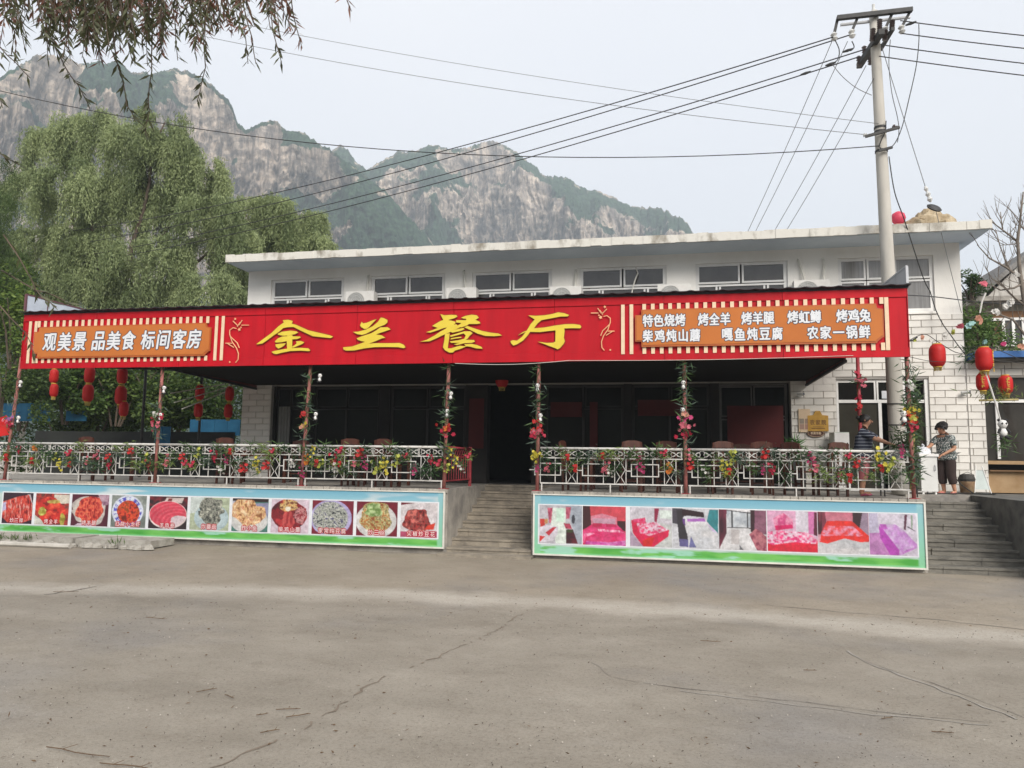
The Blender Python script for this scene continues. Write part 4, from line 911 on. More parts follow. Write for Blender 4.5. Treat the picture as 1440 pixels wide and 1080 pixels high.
# ================================================================== PICTURE BANNERS ON THE TERRACE FRONT
def poly_mask(X, Y, P):
    ins = np.zeros(X.shape, bool); n = len(P)
    for i in range(n):
        x1, y1 = P[i]; x2, y2 = P[(i+1) % n]
        if y1 == y2: continue
        c = ((y1 > Y) != (y2 > Y)) & (X < (x2-x1)*(Y-y1)/(y2-y1)+x1); ins ^= c
    return ins
def C8(*c): return np.array(lin(tuple(v/255 for v in c)))
class Pic:
    """a small picture painted on a grid; (0,0) is the top left, (1,1) the bottom right"""
    def __init__(s, w_, h_, bgc):
        s.w, s.h = w_, h_; X, Y = np.meshgrid(np.linspace(0, 1, w_), np.linspace(0, 1, h_)); s.X, s.Y = X, Y
        s.a = np.ones((h_, w_, 3))*C8(*bgc)
    def grad(s, c0, c1, vert=True):
        t_ = (s.Y if vert else s.X)[..., None]; s.a = C8(*c0)*(1-t_)+C8(*c1)*t_; return s
    def m_ell(s, cx, cy, rx, ry, wob=0, seed=0):
        a = np.arctan2(s.Y-cy, s.X-cx); r = np.hypot((s.X-cx)/rx, (s.Y-cy)/ry); return r < 1+wob*(vnoise(a*2.2+9, a*0+seed, seed)-.5)
    def ell(s, cx, cy, rx, ry, c, c2=None, wob=0, seed=0):
        m = s.m_ell(cx, cy, rx, ry, wob, seed); r = np.hypot((s.X-cx)/rx, (s.Y-cy)/ry)[..., None]
        v = C8(*c)*(1-np.clip(r, 0, 1)**3)+C8(*(c2 or c))*np.clip(r, 0, 1)**3; s.a = np.where(m[..., None], v, s.a); return s
    def poly(s, P, c, c2=None, sc_=(10, 10), seed=0):
        m = poly_mask(s.X, s.Y, P); v = C8(*c)*np.ones_like(s.a)
        if c2: t_ = s.n(sc_, seed); v = C8(*c)*(1-t_)+C8(*c2)*t_
        s.a = np.where(m[..., None], v, s.a); return s
    def n(s, sc_, seed): return np.clip((fbm(s.X*sc_[0]+seed*3.7, s.Y*sc_[1]+seed*1.3, 3, seed)-.5)*2.6+.5, 0, 1)[..., None]
    def food(s, mask, cols, sc_=(16, 16), seed=1):
        t_ = s.n(sc_, seed)[..., 0]*(len(cols)-1); i = np.clip(np.floor(t_).astype(int), 0, len(cols)-2); f = (t_-i)[..., None]
        Cc = np.array([C8(*c) for c in cols]); v = Cc[i]*(1-f)+Cc[i+1]*f; s.a = np.where(mask[..., None], v, s.a); return s
    def dots(s, mask, c, dens, sc_, seed=3):
        m = mask & (vnoise(s.X*sc_, s.Y*sc_, seed) > 1-dens); s.a = np.where(m[..., None], C8(*c), s.a); return s
printm = attr_mat('printed_banner', .45, spec=.35, coat=.15)
def sheet(name, pic, x0, x1, z0, z1, y, parent, off, curve=0.0):
    if name == 'photograph':      # soften the cut edges, then print grain and folds of cloth
        a = np.pad(pic.a, ((1, 1), (1, 1), (0, 0)), 'edge'); a = (a[:-2, 1:-1]+a[2:, 1:-1]+a[1:-1, :-2]+a[1:-1, 2:]+2*a[1:-1, 1:-1])/6
        sd_ = int(abs(x0)*10); f_ = fbm(pic.X*7+sd_, pic.Y*7, 4, sd_, .6)[..., None]; g_ = fbm(pic.X*26+sd_, pic.Y*20, 3, sd_+1, .7)[..., None]; k_ = fbm(pic.X*5+pic.Y*9, pic.Y*3-pic.X*4+sd_, 3, sd_+2)[..., None]
        pic.a = np.clip(a*(1+(f_-.5)*.4)*(1+(g_-.5)*.6)*(1+(k_-.5)*.4), 0, 1)
    h, w_ = pic.h, pic.w; X, Z = np.meshgrid(np.linspace(x0, x1, w_), np.linspace(z1, z0, h)); Yv = np.full_like(X, y)
    V = np.stack([X-off.x, Yv-off.y, Z-off.z], -1).reshape(-1, 3).astype(np.float32); idx = np.arange(w_*h).reshape(h, w_)
    F = np.stack([idx[:-1, :-1], idx[1:, :-1], idx[1:, 1:], idx[:-1, 1:]], -1).reshape(-1, 4).astype(np.int32)
    me = bpy.data.meshes.new(name); me.vertices.add(len(V)); me.vertices.foreach_set('co', V.reshape(-1)); me.loops.add(F.size); me.loops.foreach_set('vertex_index', F.reshape(-1))
    me.polygons.add(len(F)); me.polygons.foreach_set('loop_start', np.arange(0, F.size, 4, dtype=np.int32)); me.polygons.foreach_set('loop_total', np.full(len(F), 4, dtype=np.int32))
    me.materials.append(printm); me.update(calc_edges=True)
    a = me.color_attributes.new('tone', 'FLOAT_COLOR', 'POINT'); c = np.ones((h*w_, 4), dtype=np.float32); c[:, :3] = pic.a.reshape(-1, 3)*.72+.012; a.data.foreach_set('color', c.reshape(-1))
    return link(name, me, parent)
def backdrop(w_, h_, L_, gl, seed):
    """sky blue over white over a green lawn strip"""
    p = Pic(w_, h_, (150, 190, 210)); Y, X = p.Y, p.X*L_
    sky_ = C8(112, 178, 205)*(1-np.clip(Y/.2, 0, 1)[..., None])+C8(150, 200, 215)*np.clip(Y/.2, 0, 1)[..., None]
    cl = smooth(.60, .75, fbm(X*.9+seed, Y*5, 3, seed))[..., None]*np.clip((Y-.02)*12, 0, 1)[..., None]; sky_ = sky_*(1-cl)+C8(215, 225, 228)*cl
    mid = C8(198, 216, 212); t_ = smooth(.16, .24, Y)[..., None]; a = sky_*(1-t_)+mid*t_
    gm = smooth(.855, .88, Y+.02*(fbm(X*4, Y*0+seed, 3, 5)-.5))[..., None]; gr = C8(72, 168, 62)*(1-p_n(X, Y, seed))+C8(118, 198, 92)*p_n(X, Y, seed)
    a = a*(1-gm)+gr*gm
    pale = smooth(.60, .68, fbm(X*1.6+3, Y*9, 4, seed+7))[..., None]*gm; a = a*(1-pale)+C8(160, 215, 190)*pale
    edge = smooth(.965, .985, Y)[..., None]*.5; a = a*(1-edge)+C8(150, 215, 175)*edge
    e = (np.minimum(X, L_-X) < gl)[..., None]*smooth(.2, .9, 1-Y*0)[..., None]
    ec = C8(150, 200, 215)*(1-Y[..., None])+C8(140, 208, 160)*Y[..., None]; a = np.where(e > .5, ec, a); p.a = a; return p
def p_n(X, Y, seed): return np.clip((fbm(X*2.5+seed, Y*14, 4, seed+2)-.5)*2.4+.5, 0, 1)[..., None]
def banner(label, x0, x1, z0, z1, seed):
    t = thing('picture_banner', label, 'banner', ((x0+x1)/2, -.05, z0)); off = Vector(((x0+x1)/2, -.05, z0))
    sheet('backdrop', backdrop(int((x1-x0)*30), 60, x1-x0, .12, seed), x0, x1, z0, z1, -.058, t, off)
    mb = MB(); mb.box(x0, x1, -.056, -.042, z0, z1)
    V = mb.v; mb.v = [(v[0]-off.x, v[1]-off.y, v[2]-off.z) for v in V]; mb.build('banner_board', M['white'], t)
    mb = MB(); e = .03
    for a in ((x0-e, x1+e, z0-e, z0), (x0-e, x1+e, z1, z1+.02), (x0-e, x0, z0, z1), (x1, x1+e, z0, z1)): mb.box(a[0]-off.x, a[1]-off.x, -.03, .035, a[2]-off.z, a[3]-off.z)
    mb.build('frame', M['pvc'], t); return t, off
BZ0, BZ1 = .15, 1.235
food_t, food_o = banner('long banner of eleven dish photographs on the left terrace wall', -16.4, -4.31, BZ0, BZ1, 2)
room_t, room_o = banner('banner of eight bedroom photographs on the right terrace wall', -2.44, 4.60, .10, 1.235, 5)
W_, H_ = 110, 96
RED = [(120, 12, 14), (196, 44, 40), (232, 92, 70), (170, 24, 26)]
def f1(): p = Pic(W_, H_, (46, 16, 36)); m = poly_mask(p.X, p.Y, [(.0, .3), (.5, .12), (.85, .06), (1, .4), (1, .85), (.7, .97), (.2, .97), (0, .8)]); p.poly([(.8, .05), (.9, .05), (1.0, .35), (1, .6)], (205, 190, 195)); p.food(m, RED+[(225, 150, 140)], (22, 6), 1); p.poly([(0, .35), (.09, .3), (.12, .55), (0, .62)], (190, 180, 215)); return p
def f2(): p = Pic(W_, H_, (92, 22, 34)); p.food(p.Y > -1, [(120, 30, 30), (190, 60, 50), (100, 50, 40)], (8, 8), 2); p.poly([(.55, .03), (1, .03), (1, .3), (.7, .32), (.55, .18)], (214, 205, 190)); p.poly([(0, .7), (.2, .85), (.3, 1), (0, 1)], (205, 205, 195)); p.food(p.m_ell(.48, .52, .46, .42, .5, 3), [(140, 18, 14), (214, 42, 32), (196, 30, 28), (236, 84, 56)], (9, 9), 4); p.food(p.m_ell(.22, .58, .11, .13, .4, 2), [(150, 140, 40), (205, 205, 110)], (12, 12), 3); p.food(p.m_ell(.83, .84, .08, .2, .4, 6), [(130, 120, 30), (190, 180, 80)], (12, 12), 8); p.food(p.m_ell(.55, .26, .2, .06, .3, 6), [(170, 140, 60), (215, 195, 110)], (12, 12), 9); return p
def f3(): p = Pic(W_, H_, (82, 16, 42)); p.ell(.47, .5, .47, .46, (214, 208, 196), (190, 180, 175), .25, 4); p.food(p.m_ell(.5, .5, .36, .46, .3, 5), [(150, 20, 24), (214, 60, 48), (236, 120, 84), (190, 36, 40)], (20, 9), 5); p.poly([(.7, 0), (1, 0), (1, .3), (.85, .35)], (190, 160, 175), (110, 60, 90), (9, 9), 3); p.poly([(.2, .92), (.6, .9), (.7, 1), (.1, 1)], (210, 190, 205)); return p
def f4():
    p = Pic(W_, H_, (138, 146, 144)); p.food(p.Y > -1, [(110, 118, 112), (160, 166, 160)], (5, 3), 6); p.ell(.47, .5, .45, .5, (226, 230, 242), (214, 220, 236))
    r = np.hypot((p.X-.47)/.45, (p.Y-.5)/.5); a = np.arctan2(p.Y-.5, p.X-.47); m = (r > .66) & (r < .9) & (np.sin(a*11)*np.sin(a*5+1)+.35*np.sin(r*60) > .1); p.a = np.where(m[..., None], C8(84, 84, 190), p.a)
    p.food(p.m_ell(.5, .52, .33, .37, .15, 3), [(110, 30, 14), (196, 44, 28), (224, 84, 40), (140, 60, 20)], (15, 13), 7); return p
def f5():
    p = Pic(W_, H_, (42, 22, 30)); p.food(p.Y < .3, [(40, 20, 28), (120, 30, 40), (60, 20, 30)], (6, 6), 3); p.poly([(.45, .04), (.9, .03), (.85, .2), (.38, .18)], (205, 190, 185)); p.poly([(.5, .06), (.6, .06), (.58, .14), (.47, .14)], (120, 20, 26))
    p.ell(.5, .57, .5, .43, (224, 190, 195), (232, 215, 212)); r = np.hypot((p.X-.75)/.5, (p.Y-.8)/.4); m = p.m_ell(.5, .55, .48, .4); v = .5+.5*np.sin(r*26)
    p.a = np.where(m[..., None], C8(206, 52, 78)*(1-v[..., None]*.35)+C8(238, 128, 140)*v[..., None]*.35, p.a); w2 = p.m_ell(.8, .76, .22, .18, .2, 4); p.a = np.where((w2 & m)[..., None], C8(226, 206, 212), p.a); return p
def f6(): p = Pic(W_, H_, (176, 186, 158)); p.poly([(0, 0), (.35, 0), (.25, .45), (0, .5)], (205, 214, 210)); p.ell(.55, .62, .44, .42, (190, 208, 212), (170, 190, 196)); p.food(p.m_ell(.55, .42, .30, .40, .5, 7), [(60, 62, 58), (120, 124, 112), (168, 168, 156), (40, 42, 40), (196, 196, 180)], (20, 12), 9); return p
def f7(): p = Pic(W_, H_, (70, 120, 110)); p.poly([(0, 0), (1, 0), (1, .1), (0, .1)], (40, 26, 26)); p.poly([(0, .08), (.4, .08), (.3, .3), (0, .5)], (186, 186, 200)); p.poly([(.5, .15), (1, .12), (1, .6), (.7, .5)], (146, 146, 176)); p.ell(.48, .66, .52, .4, (222, 220, 215), (200, 200, 200)); p.food(p.m_ell(.45, .5, .44, .46, .7, 9) & (p.Y > .04), [(150, 96, 60), (222, 176, 120), (236, 200, 150), (196, 110, 80), (240, 214, 170)], (16, 10), 10); return p
def f8(): p = Pic(W_, H_, (214, 196, 208)); p.food(p.m_ell(.47, .48, .47, .47, .18, 9), [(70, 10, 22), (150, 24, 36), (110, 14, 30), (190, 50, 54)], (8, 7), 11); p.food(p.m_ell(.46, .62, .16, .26, .3, 2), [(150, 30, 40), (205, 84, 80)], (22, 4), 5); p.food(p.m_ell(.46, .16, .22, .18, .6, 2), [(190, 110, 60), (226, 196, 130), (120, 60, 40)], (14, 14), 12); p.food(p.m_ell(.77, .45, .16, .25, .5, 5), [(140, 20, 40), (214, 150, 150), (90, 10, 24)], (18, 18), 13); p.ell(.44, .28, .07, .07, (232, 226, 206)); return p
def f9(): p = Pic(W_, H_, (120, 20, 44)); p.ell(.46, .52, .5, .54, (196, 190, 216), (170, 160, 205)); p.food(p.m_ell(.44, .52, .43, .49), [(30, 34, 50), (216, 220, 208), (60, 70, 66), (232, 232, 220), (80, 80, 110)], (22, 18), 14); return p
def f10(): p = Pic(W_, H_, (112, 12, 38)); p.ell(.48, .56, .5, .5, (226, 224, 220), (208, 205, 205)); p.food(p.m_ell(.47, .44, .38, .42, .3, 8), [(150, 80, 40), (206, 190, 120), (70, 70, 40), (226, 214, 160), (180, 120, 60)], (18, 16), 15); p.food(p.m_ell(.42, .24, .2, .18, .5, 8), [(110, 140, 70), (200, 220, 160)], (14, 14), 16); return p
def f11(): p = Pic(W_, H_, (214, 206, 208)); p.poly([(0, 0), (.4, 0), (0, .08)], (110, 20, 40)); p.ell(.5, .5, .5, .42, (232, 226, 228), (206, 196, 200)); p.food(p.m_ell(.44, .5, .38, .3, .4, 8), [(90, 20, 20), (176, 50, 48), (120, 60, 56), (214, 110, 100)], (13, 11), 17); p.poly([(.72, .66), (.95, .56), (.9, .76), (.66, .78)], (214, 60, 40)); p.poly([(0, .84), (1, .80), (1, 1), (0, 1)], (178, 70, 104)); return p
FX = [2, 48, 99, 155, 208, 266, 325, 380, 437.5, 500, 562, 631]
caps = ['炒三样', '烤全羊', '烤羊腿', '红烧小龙虾', '羊肉卷', '炸蘑菇', '炸小鱼', '柴鸡山蘑', '家常炖豆腐', '炒三丝', '尖椒炒豆花']
for i, fn in enumerate((f1, f2, f3, f4, f5, f6, f7, f8, f9, f10, f11)):
    x0 = onY(FX[i]-.5, 720, -.06).x+.035; x1 = onY(FX[i+1]-1.5, 720, -.06).x-.02
    if i == 10: x1 = -4.43
    ztop = BZ1-.215; zb = BZ0+.175
    o = sheet('photograph', fn(), x0, x1, zb, ztop, -.062, food_t, food_o)
    n = len(caps[i]); cw_ = min(.125, (x1-x0)*.78/n); cx = (x0+x1)/2+(.05 if i == 10 else 0)
    for k, ch in enumerate(caps[i]): write(ch, cx+(k-(n-1)/2)*cw_*1.02-food_o.x, zb+.075-food_o.z, -.066-food_o.y, cw_*.80, .105, mat('caption_pink_white', (.74, .60, .60), .5), M['red'], .001, .016, o)
# the border of white between the pictures
mb = MB(); xa = onY(1.5, 720, -.06).x; xb = -4.40; mb.box(xa-food_o.x, xb-food_o.x, -.0105, -.009, BZ0+.155-.15, BZ1-.19-.15); mb.build('white_border', M['white'], food_t)
# bedrooms, painted as flat print (coordinates read from each photograph's own corner)
def Q(pts, sx, sy, ox=0, oy=0): return [((x-ox)/sx, (y-oy)/sy) for x, y in pts]
def r1():
    p = Pic(W_, H_, (178, 178, 186)); q = lambda *a: Q(a, 590, 665, 135, 145)
    p.grad((186, 182, 190), (196, 194, 200), False); p.poly(q((500, 150), (725, 150), (725, 810), (670, 810)), (165, 172, 184)); p.poly(q((300, 190), (500, 190), (505, 810), (370, 810), (300, 480)), (226, 234, 226), (206, 216, 208), (3, 12), 3); p.poly(q((370, 200), (480, 200), (480, 430), (370, 430)), (205, 232, 215))
    p.poly(q((245, 190), (320, 190), (300, 450), (270, 460)), (160, 60, 90), (205, 110, 130), (14, 14), 4); p.poly(q((500, 170), (575, 170), (550, 370), (505, 380)), (160, 60, 90), (205, 110, 130), (14, 14), 4)
    p.ell(*Q([(605, 380)], 590, 665, 135, 145)[0], .04, .12, (60, 62, 72)); p.poly(q((140, 385), (205, 385), (215, 520), (150, 530)), (200, 60, 50)); p.poly(q((205, 395), (250, 380), (250, 460), (215, 480)), (214, 160, 100)); p.poly(q((135, 540), (230, 490), (400, 520), (390, 640), (330, 760), (135, 800)), (214, 206, 216)); p.poly(q((218, 625), (320, 530), (375, 520), (270, 680)), (190, 44, 60)); p.poly(q((135, 680), (220, 690), (140, 790)), (206, 50, 50)); p.poly(q((505, 560), (600, 550), (670, 800), (505, 800)), (110, 20, 40), (60, 16, 30), (5, 8), 5); p.poly(q((470, 450), (560, 460), (590, 550), (500, 545)), (196, 70, 100), (120, 40, 50), (14, 14), 3); p.poly(q((510, 560), (600, 560), (600, 610), (520, 610)), (60, 70, 36)); return p
def r2():
    p = Pic(W_, H_, (206, 70, 84)); q = lambda *a: Q(a, 595, 670, 730, 165)
    p.poly(q((730, 160), (830, 160), (850, 500), (730, 580)), (62, 20, 26)); p.poly(q((840, 340), (1000, 290), (1200, 350), (1205, 480), (850, 480)), (214, 130, 150)); p.poly(q((860, 370), (1180, 370), (1180, 470), (880, 470)), (196, 150, 170)); p.poly(q((1210, 410), (1325, 410), (1325, 590), (1210, 540)), (56, 24, 28))
    p.poly(q((730, 590), (860, 480), (960, 460), (1200, 470), (1325, 610), (1325, 840), (730, 820)), (206, 30, 96), (226, 70, 130), (6, 9), 8); p.poly(q((940, 555), (1240, 570), (1325, 620), (1240, 605), (950, 600)), (240, 190, 210), (226, 90, 140), (26, 12), 4); p.poly(q((730, 650), (880, 620), (900, 640), (770, 700), (750, 800), (730, 800)), (240, 170, 200), (220, 70, 130), (20, 14), 5); p.poly(q((780, 770), (1100, 780), (1325, 740), (1325, 850), (760, 830)), (226, 140, 205), (196, 60, 150), (9, 16), 6); p.poly(q((870, 460), (1000, 460), (1000, 520), (860, 520)), (190, 30, 80)); p.poly(q((1050, 460), (1190, 470), (1200, 520), (1050, 520)), (196, 36, 90)); return p
def r3():
    p = Pic(W_, H_, (200, 200, 206)); q = lambda *a: Q(a, 580, 680, 60, 190)
    p.grad((206, 200, 210), (196, 190, 196)); p.poly(q((400, 200), (465, 200), (430, 445), (400, 430)), (150, 30, 70)); p.poly(q((470, 230), (640, 230), (640, 380), (470, 370)), (214, 224, 218)); p.poly(q((60, 600), (240, 860), (60, 860)), (170, 150, 170)); p.poly(q((440, 440), (640, 500), (640, 870), (400, 870), (600, 640)), (200, 202, 200))
    p.poly(q((75, 420), (270, 365), (280, 450), (600, 570), (590, 680), (390, 865), (240, 865), (100, 640)), (214, 24, 76)); p.poly(q((150, 470), (420, 440), (590, 570), (330, 680), (200, 640)), (232, 205, 222), (226, 50, 110), (26, 26), 5); p.poly(q((230, 770), (330, 700), (400, 700), (360, 860), (250, 860)), (214, 36, 36)); p.poly(q((100, 400), (270, 370), (270, 450), (110, 460)), (230, 90, 140), (206, 40, 90), (22, 22), 8); return p
def r4():
    p = Pic(W_, H_, (200, 200, 206)); q = lambda *a: Q(a, 645, 690, 640, 220)
    p.poly(q((1160, 230), (1285, 230), (1275, 640), (1120, 440)), (50, 130, 138)); p.poly(q((640, 220), (780, 220), (720, 500), (640, 480)), (70, 66, 76)); p.poly(q((695, 240), (780, 250), (830, 500), (860, 760), (860, 890), (740, 880)), (48, 44, 50)); p.poly(q((740, 750), (860, 760), (860, 890), (740, 880)), (96, 90, 140)); p.poly(q((775, 225), (1080, 280), (1090, 370), (780, 350)), (40, 18, 26))
    p.poly(q((790, 380), (850, 345), (1090, 370), (1130, 450), (1285, 650), (1285, 905), (980, 900), (840, 640)), (222, 220, 222), (198, 200, 206), (5, 7), 5); p.poly(q((850, 400), (1090, 380), (1110, 440), (850, 450)), (190, 130, 200), (160, 90, 180), (14, 8), 3); p.poly(q((785, 400), (820, 400), (825, 520), (790, 480)), (100, 60, 130)); p.poly(q((900, 700), (975, 895), (870, 890)), (110, 110, 160)); p.poly(q((1100, 440), (1270, 640), (1200, 600)), (205, 180, 222)); return p
def r5():
    p = Pic(W_, H_, (216, 214, 216)); q = lambda *a: Q(a, 630, 690, 0, 185)
    p.poly(q((0, 180), (105, 180), (100, 600), (0, 870)), (112, 40, 62), (60, 20, 36), (8, 2), 4); p.poly(q((430, 190), (630, 190), (630, 600), (450, 560)), (140, 90, 112), (110, 60, 86), (6, 2), 4); p.poly(q((420, 180), (480, 180), (470, 560), (420, 560)), (50, 20, 30)); p.poly(q((105, 195), (420, 230), (420, 480), (105, 490)), (206, 210, 214), (170, 176, 184), (9, 6), 2)
    for a in (((165, 200), (190, 200), (190, 500), (165, 500)), ((370, 220), (392, 220), (392, 500), (370, 500)), ((105, 190), (430, 230), (430, 250), (105, 205)), ((105, 485), (420, 490), (420, 505), (105, 500))): p.poly(q(*a), (66, 66, 70))
    p.poly(q((160, 530), (270, 530), (270, 780), (160, 780)), (196, 190, 190)); p.poly(q((270, 780), (320, 870), (270, 870)), (110, 110, 116)); p.poly(q((400, 600), (490, 500), (560, 560), (630, 640), (630, 880), (500, 870), (430, 690)), (130, 50, 76), (196, 120, 130), (16, 12), 7); return p
def r6():
    p = Pic(W_, H_, (210, 170, 196)); q = lambda *a: Q(a, 690, 700, 635, 200)
    p.grad((214, 160, 190), (206, 180, 200)); p.poly(q((1030, 200), (1200, 200), (1200, 580), (1030, 560)), (212, 204, 216)); p.poly(q((1200, 200), (1290, 200), (1270, 590), (1200, 580)), (214, 120, 176)); p.poly(q((1285, 210), (1325, 210), (1325, 620), (1270, 600)), (90, 16, 46)); p.poly(q((720, 330), (860, 230), (990, 350), (990, 500), (740, 540)), (226, 150, 180), (206, 70, 130), (18, 12), 4); p.poly(q((735, 460), (980, 430), (990, 490), (760, 545)), (206, 20, 96))
    p.poly(q((635, 570), (800, 540), (1200, 570), (1320, 680), (1320, 900), (635, 900)), (226, 24, 66)); p.poly(q((635, 570), (800, 540), (1180, 560), (1320, 670), (1300, 750), (1000, 730), (700, 790), (635, 760)), (232, 206, 224), (226, 40, 120), (28, 24), 5); p.poly(q((640, 770), (700, 800), (1320, 750), (1320, 900), (640, 890)), (206, 20, 50)); return p
def r7():
    p = Pic(W_, H_, (206, 130, 150)); q = lambda *a: Q(a, 610, 610, 60, 140)
    p.grad((200, 110, 130), (214, 170, 186)); p.poly(q((60, 140), (150, 140), (170, 330), (90, 480), (60, 480)), (56, 14, 26), (130, 50, 70), (20, 3), 3); p.poly(q((480, 140), (600, 140), (600, 400), (480, 350)), (52, 24, 34)); p.poly(q((600, 140), (670, 140), (670, 480), (560, 380)), (150, 130, 150)); p.poly(q((670, 490), (690, 500), (690, 760), (670, 760)), (190, 180, 200))
    p.poly(q((60, 600), (380, 520), (690, 560), (690, 770), (60, 750)), (214, 210, 212), (190, 190, 194), (2, 12), 4); p.poly(q((175, 270), (470, 265), (690, 500), (690, 560), (570, 575), (380, 525), (170, 610), (80, 590), (100, 450)), (222, 44, 36)); p.poly(q((150, 340), (480, 340), (600, 470), (560, 490), (380, 480), (130, 500), (100, 480)), (226, 150, 176), (226, 60, 60), (20, 18), 5); return p
def r8():
    p = Pic(W_, H_, (206, 190, 214)); q = lambda *a: Q(a, 590, 625, 670, 150)
    p.grad((208, 200, 214), (206, 196, 212)); p.poly(q((670, 450), (800, 440), (860, 600), (940, 770), (670, 770)), (190, 130, 186), (172, 110, 170), (5, 5), 3); p.poly(q((670, 150), (780, 150), (790, 440), (670, 450)), (190, 182, 206)); p.poly(q((1115, 160), (1150, 160), (1125, 395), (1100, 380)), (92, 40, 66)); p.poly(q((1190, 165), (1215, 165), (1210, 370), (1195, 370)), (140, 160, 140)); p.poly(q((1150, 330), (1240, 400), (1240, 410), (1140, 350)), (80, 70, 84))
    p.poly(q((790, 330), (860, 310), (1000, 310), (1100, 400), (1260, 600), (1260, 640), (1050, 770), (920, 770), (800, 500)), (206, 176, 216), (190, 130, 200), (10, 9), 6); p.poly(q((790, 340), (850, 400), (1040, 700), (1030, 770), (920, 770), (805, 520)), (178, 66, 176)); p.poly(q((1050, 720), (1190, 660), (1260, 620), (1262, 650), (1050, 770)), (184, 90, 190), (206, 160, 214), (14, 14), 3); p.poly(q((800, 310), (880, 310), (900, 380), (830, 390)), (190, 90, 190)); return p
RX = [(758.5, 818.5), (819.5, 880), (886, 945), (945.5, 1010.5), (1011, 1078), (1079, 1149.5), (1150, 1221.5), (1222, 1289)]
zt, zb = 1.235-.195, .10+.20
for (a, b), fn in zip(RX, (r1, r2, r3, r4, r5, r6, r7, r8)):
    sheet('photograph', fn(), onY(a, 740, -.06).x, onY(b, 740, -.06).x, zb, zt, -.062, room_t, room_o)
mb = MB(); xa = onY(756.5, 740, -.06).x; xb = onY(1291, 740, -.06).x; mb.box(xa-room_o.x, xb-room_o.x, -.0105, -.009, zb-.02-.10, zt+.02-.10); mb.build('white_border', M['white'], room_t)

# ================================================================== RAILINGS
RZ0, RZ1, RZT = 1.465, 1.965, 2.155
def bar_mesh(L_, t_=.015, nm='baluster'):
    mb = MB(); mb.box(-t_/2, t_/2, -t_/2, t_/2, 0, L_); return mb.mesh(nm, M['rail'])
bal = bar_mesh(RZ1-RZ0)
sqm = MB(); q = .019
for a, b, c, d in ((-.27, .27, 0, q), (-.27, .27, .25-q, .25), (-.27, -.27+q, q, .25-q), (.27-q, .27, q, .25-q)): sqm.box(a, b, -q/2-.012, q/2-.012, c, d)
sqm = sqm.mesh('square_frame', M['rail'])
dm = MB()
for s in (-1, 1):
    pts = [(s*.095, 0, 0), (s*.01, 0, .14), (s*.095, 0, .28), (s*.01, 0, .42), (s*.07, 0, RZ1-RZ0)]
    for a, b in zip(pts[:-1], pts[1:]): dm.bar((a[0], s*.004, a[2]), (b[0], s*.004, b[2]), .011)
dm = dm.mesh('zigzag_bars', M['rail'])
linkm = MB(); linkm.box(-.37, -.27, -.02, -.004, .12, .139); linkm = linkm.mesh('short_link', M['rail'])
linkn = MB(); linkn.box(.27, .37, -.02, -.004, .12, .139); linkn = linkn.mesh('short_link', M['rail'])
scrm = MB()
for s in (-1, 1):
    c = s*.055; scrm.tube([(c+.042*math.cos(a), 0, .085+.042*math.sin(a)) for a in np.linspace(0, 2*math.pi, 11)], .006, 4, False)
scrm.bar((-.12, 0, .015), (.12, 0, .155), .009); scrm.bar((-.12, 0.004, .155), (.12, 0.004, .015), .009)
scrm = scrm.mesh('scroll', M['rail'])
spm = MB(); spm.box(-.009, .009, -.009, .009, 0, RZT-RZ1); spm = spm.mesh('short_post', M['rail'])
ftm = MB(); ftm.box(-.012, .012, -.012, .012, 0, RZ0-TZ); ftm = ftm.mesh('foot', M['rail'])
def railing(label, xa, xb, y=.10, group='white railings along the terrace edge', rot=0, loc=None, red=False, phase=.2):
    L_ = xb-xa; t = thing('railing', label, 'railing', loc or (xa, y, TZ), rot, group); m = M['redpaint'] if red else M['rail']
    z = lambda v: v-TZ
    mb = MB(); mb.tube([(0, 0, z(RZT)), (L_, 0, z(RZT))], .026, 10); mb.build('top_rail', m, t, True)
    mb = MB(); mb.box(0, L_, -.011, .011, z(RZ1)-.011, z(RZ1)+.011); mb.build('middle_rail', m, t)
    mb = MB(); mb.box(0, L_, -.013, .013, z(RZ0)-.013, z(RZ0)+.013); mb.build('bottom_rail', m, t)
    if red:
        n = int(L_/.19); bm = MB(); bm.box(-.006, .006, -.006, .006, 0, RZ1-RZ0); bm = bm.mesh('baluster', m)
        for i in range(n+1): link('baluster', bm, t, (L_*i/n, 0, z(RZ0)))
        sm2 = MB(); sm2.bar((0, 0, .01), (.19, 0, .17), .007); sm2.bar((0, .004, .17), (.19, .004, .01), .007); sm2 = sm2.mesh('scroll', m)
        for i in range(n): link('scroll', sm2, t, (L_*i/n, 0, z(RZ1)))
        return t
    x = phase; k = 0
    while x < L_-.15:
        # unit: square frame crossed by two balusters, then a zigzag pair
        if x+.3 < L_:
            link('square_frame', sqm, t, (x+.0+.27, 0, z(RZ0)+.13+.02)); link('short_link', linkm, t, (x+.27, 0, z(RZ0)+.13)); link('short_link', linkn, t, (x+.27, 0, z(RZ0)+.13))
            for dx in (.12, .42): link('baluster', bal, t, (x+dx, 0, z(RZ0)))
        for dx in (.64, .86):
            if x+dx < L_-.03: link('baluster', bal, t, (x+dx, 0, z(RZ0)))
        if x+.86 < L_: link('zigzag_bars', dm, t, (x+.75, 0, z(RZ0)))
        x += .955
    n = max(2, int(L_/.25))
    for i in range(n): link('scroll', scrm, t, (L_*(i+.5)/n, 0, z(RZ1)+.005))
    for i in range(n//2+1):
        link('short_post', spm, t, (min(L_-.02, .02+i*(L_-.04)/(n//2)), 0, z(RZ1)))
    for xx in (.03, L_*.5, L_-.03): link('foot', ftm, t, (xx, 0, 0))
    return t
railing('white railing section between the left end post and the second pink post', -14.93, -11.08, phase=.1)
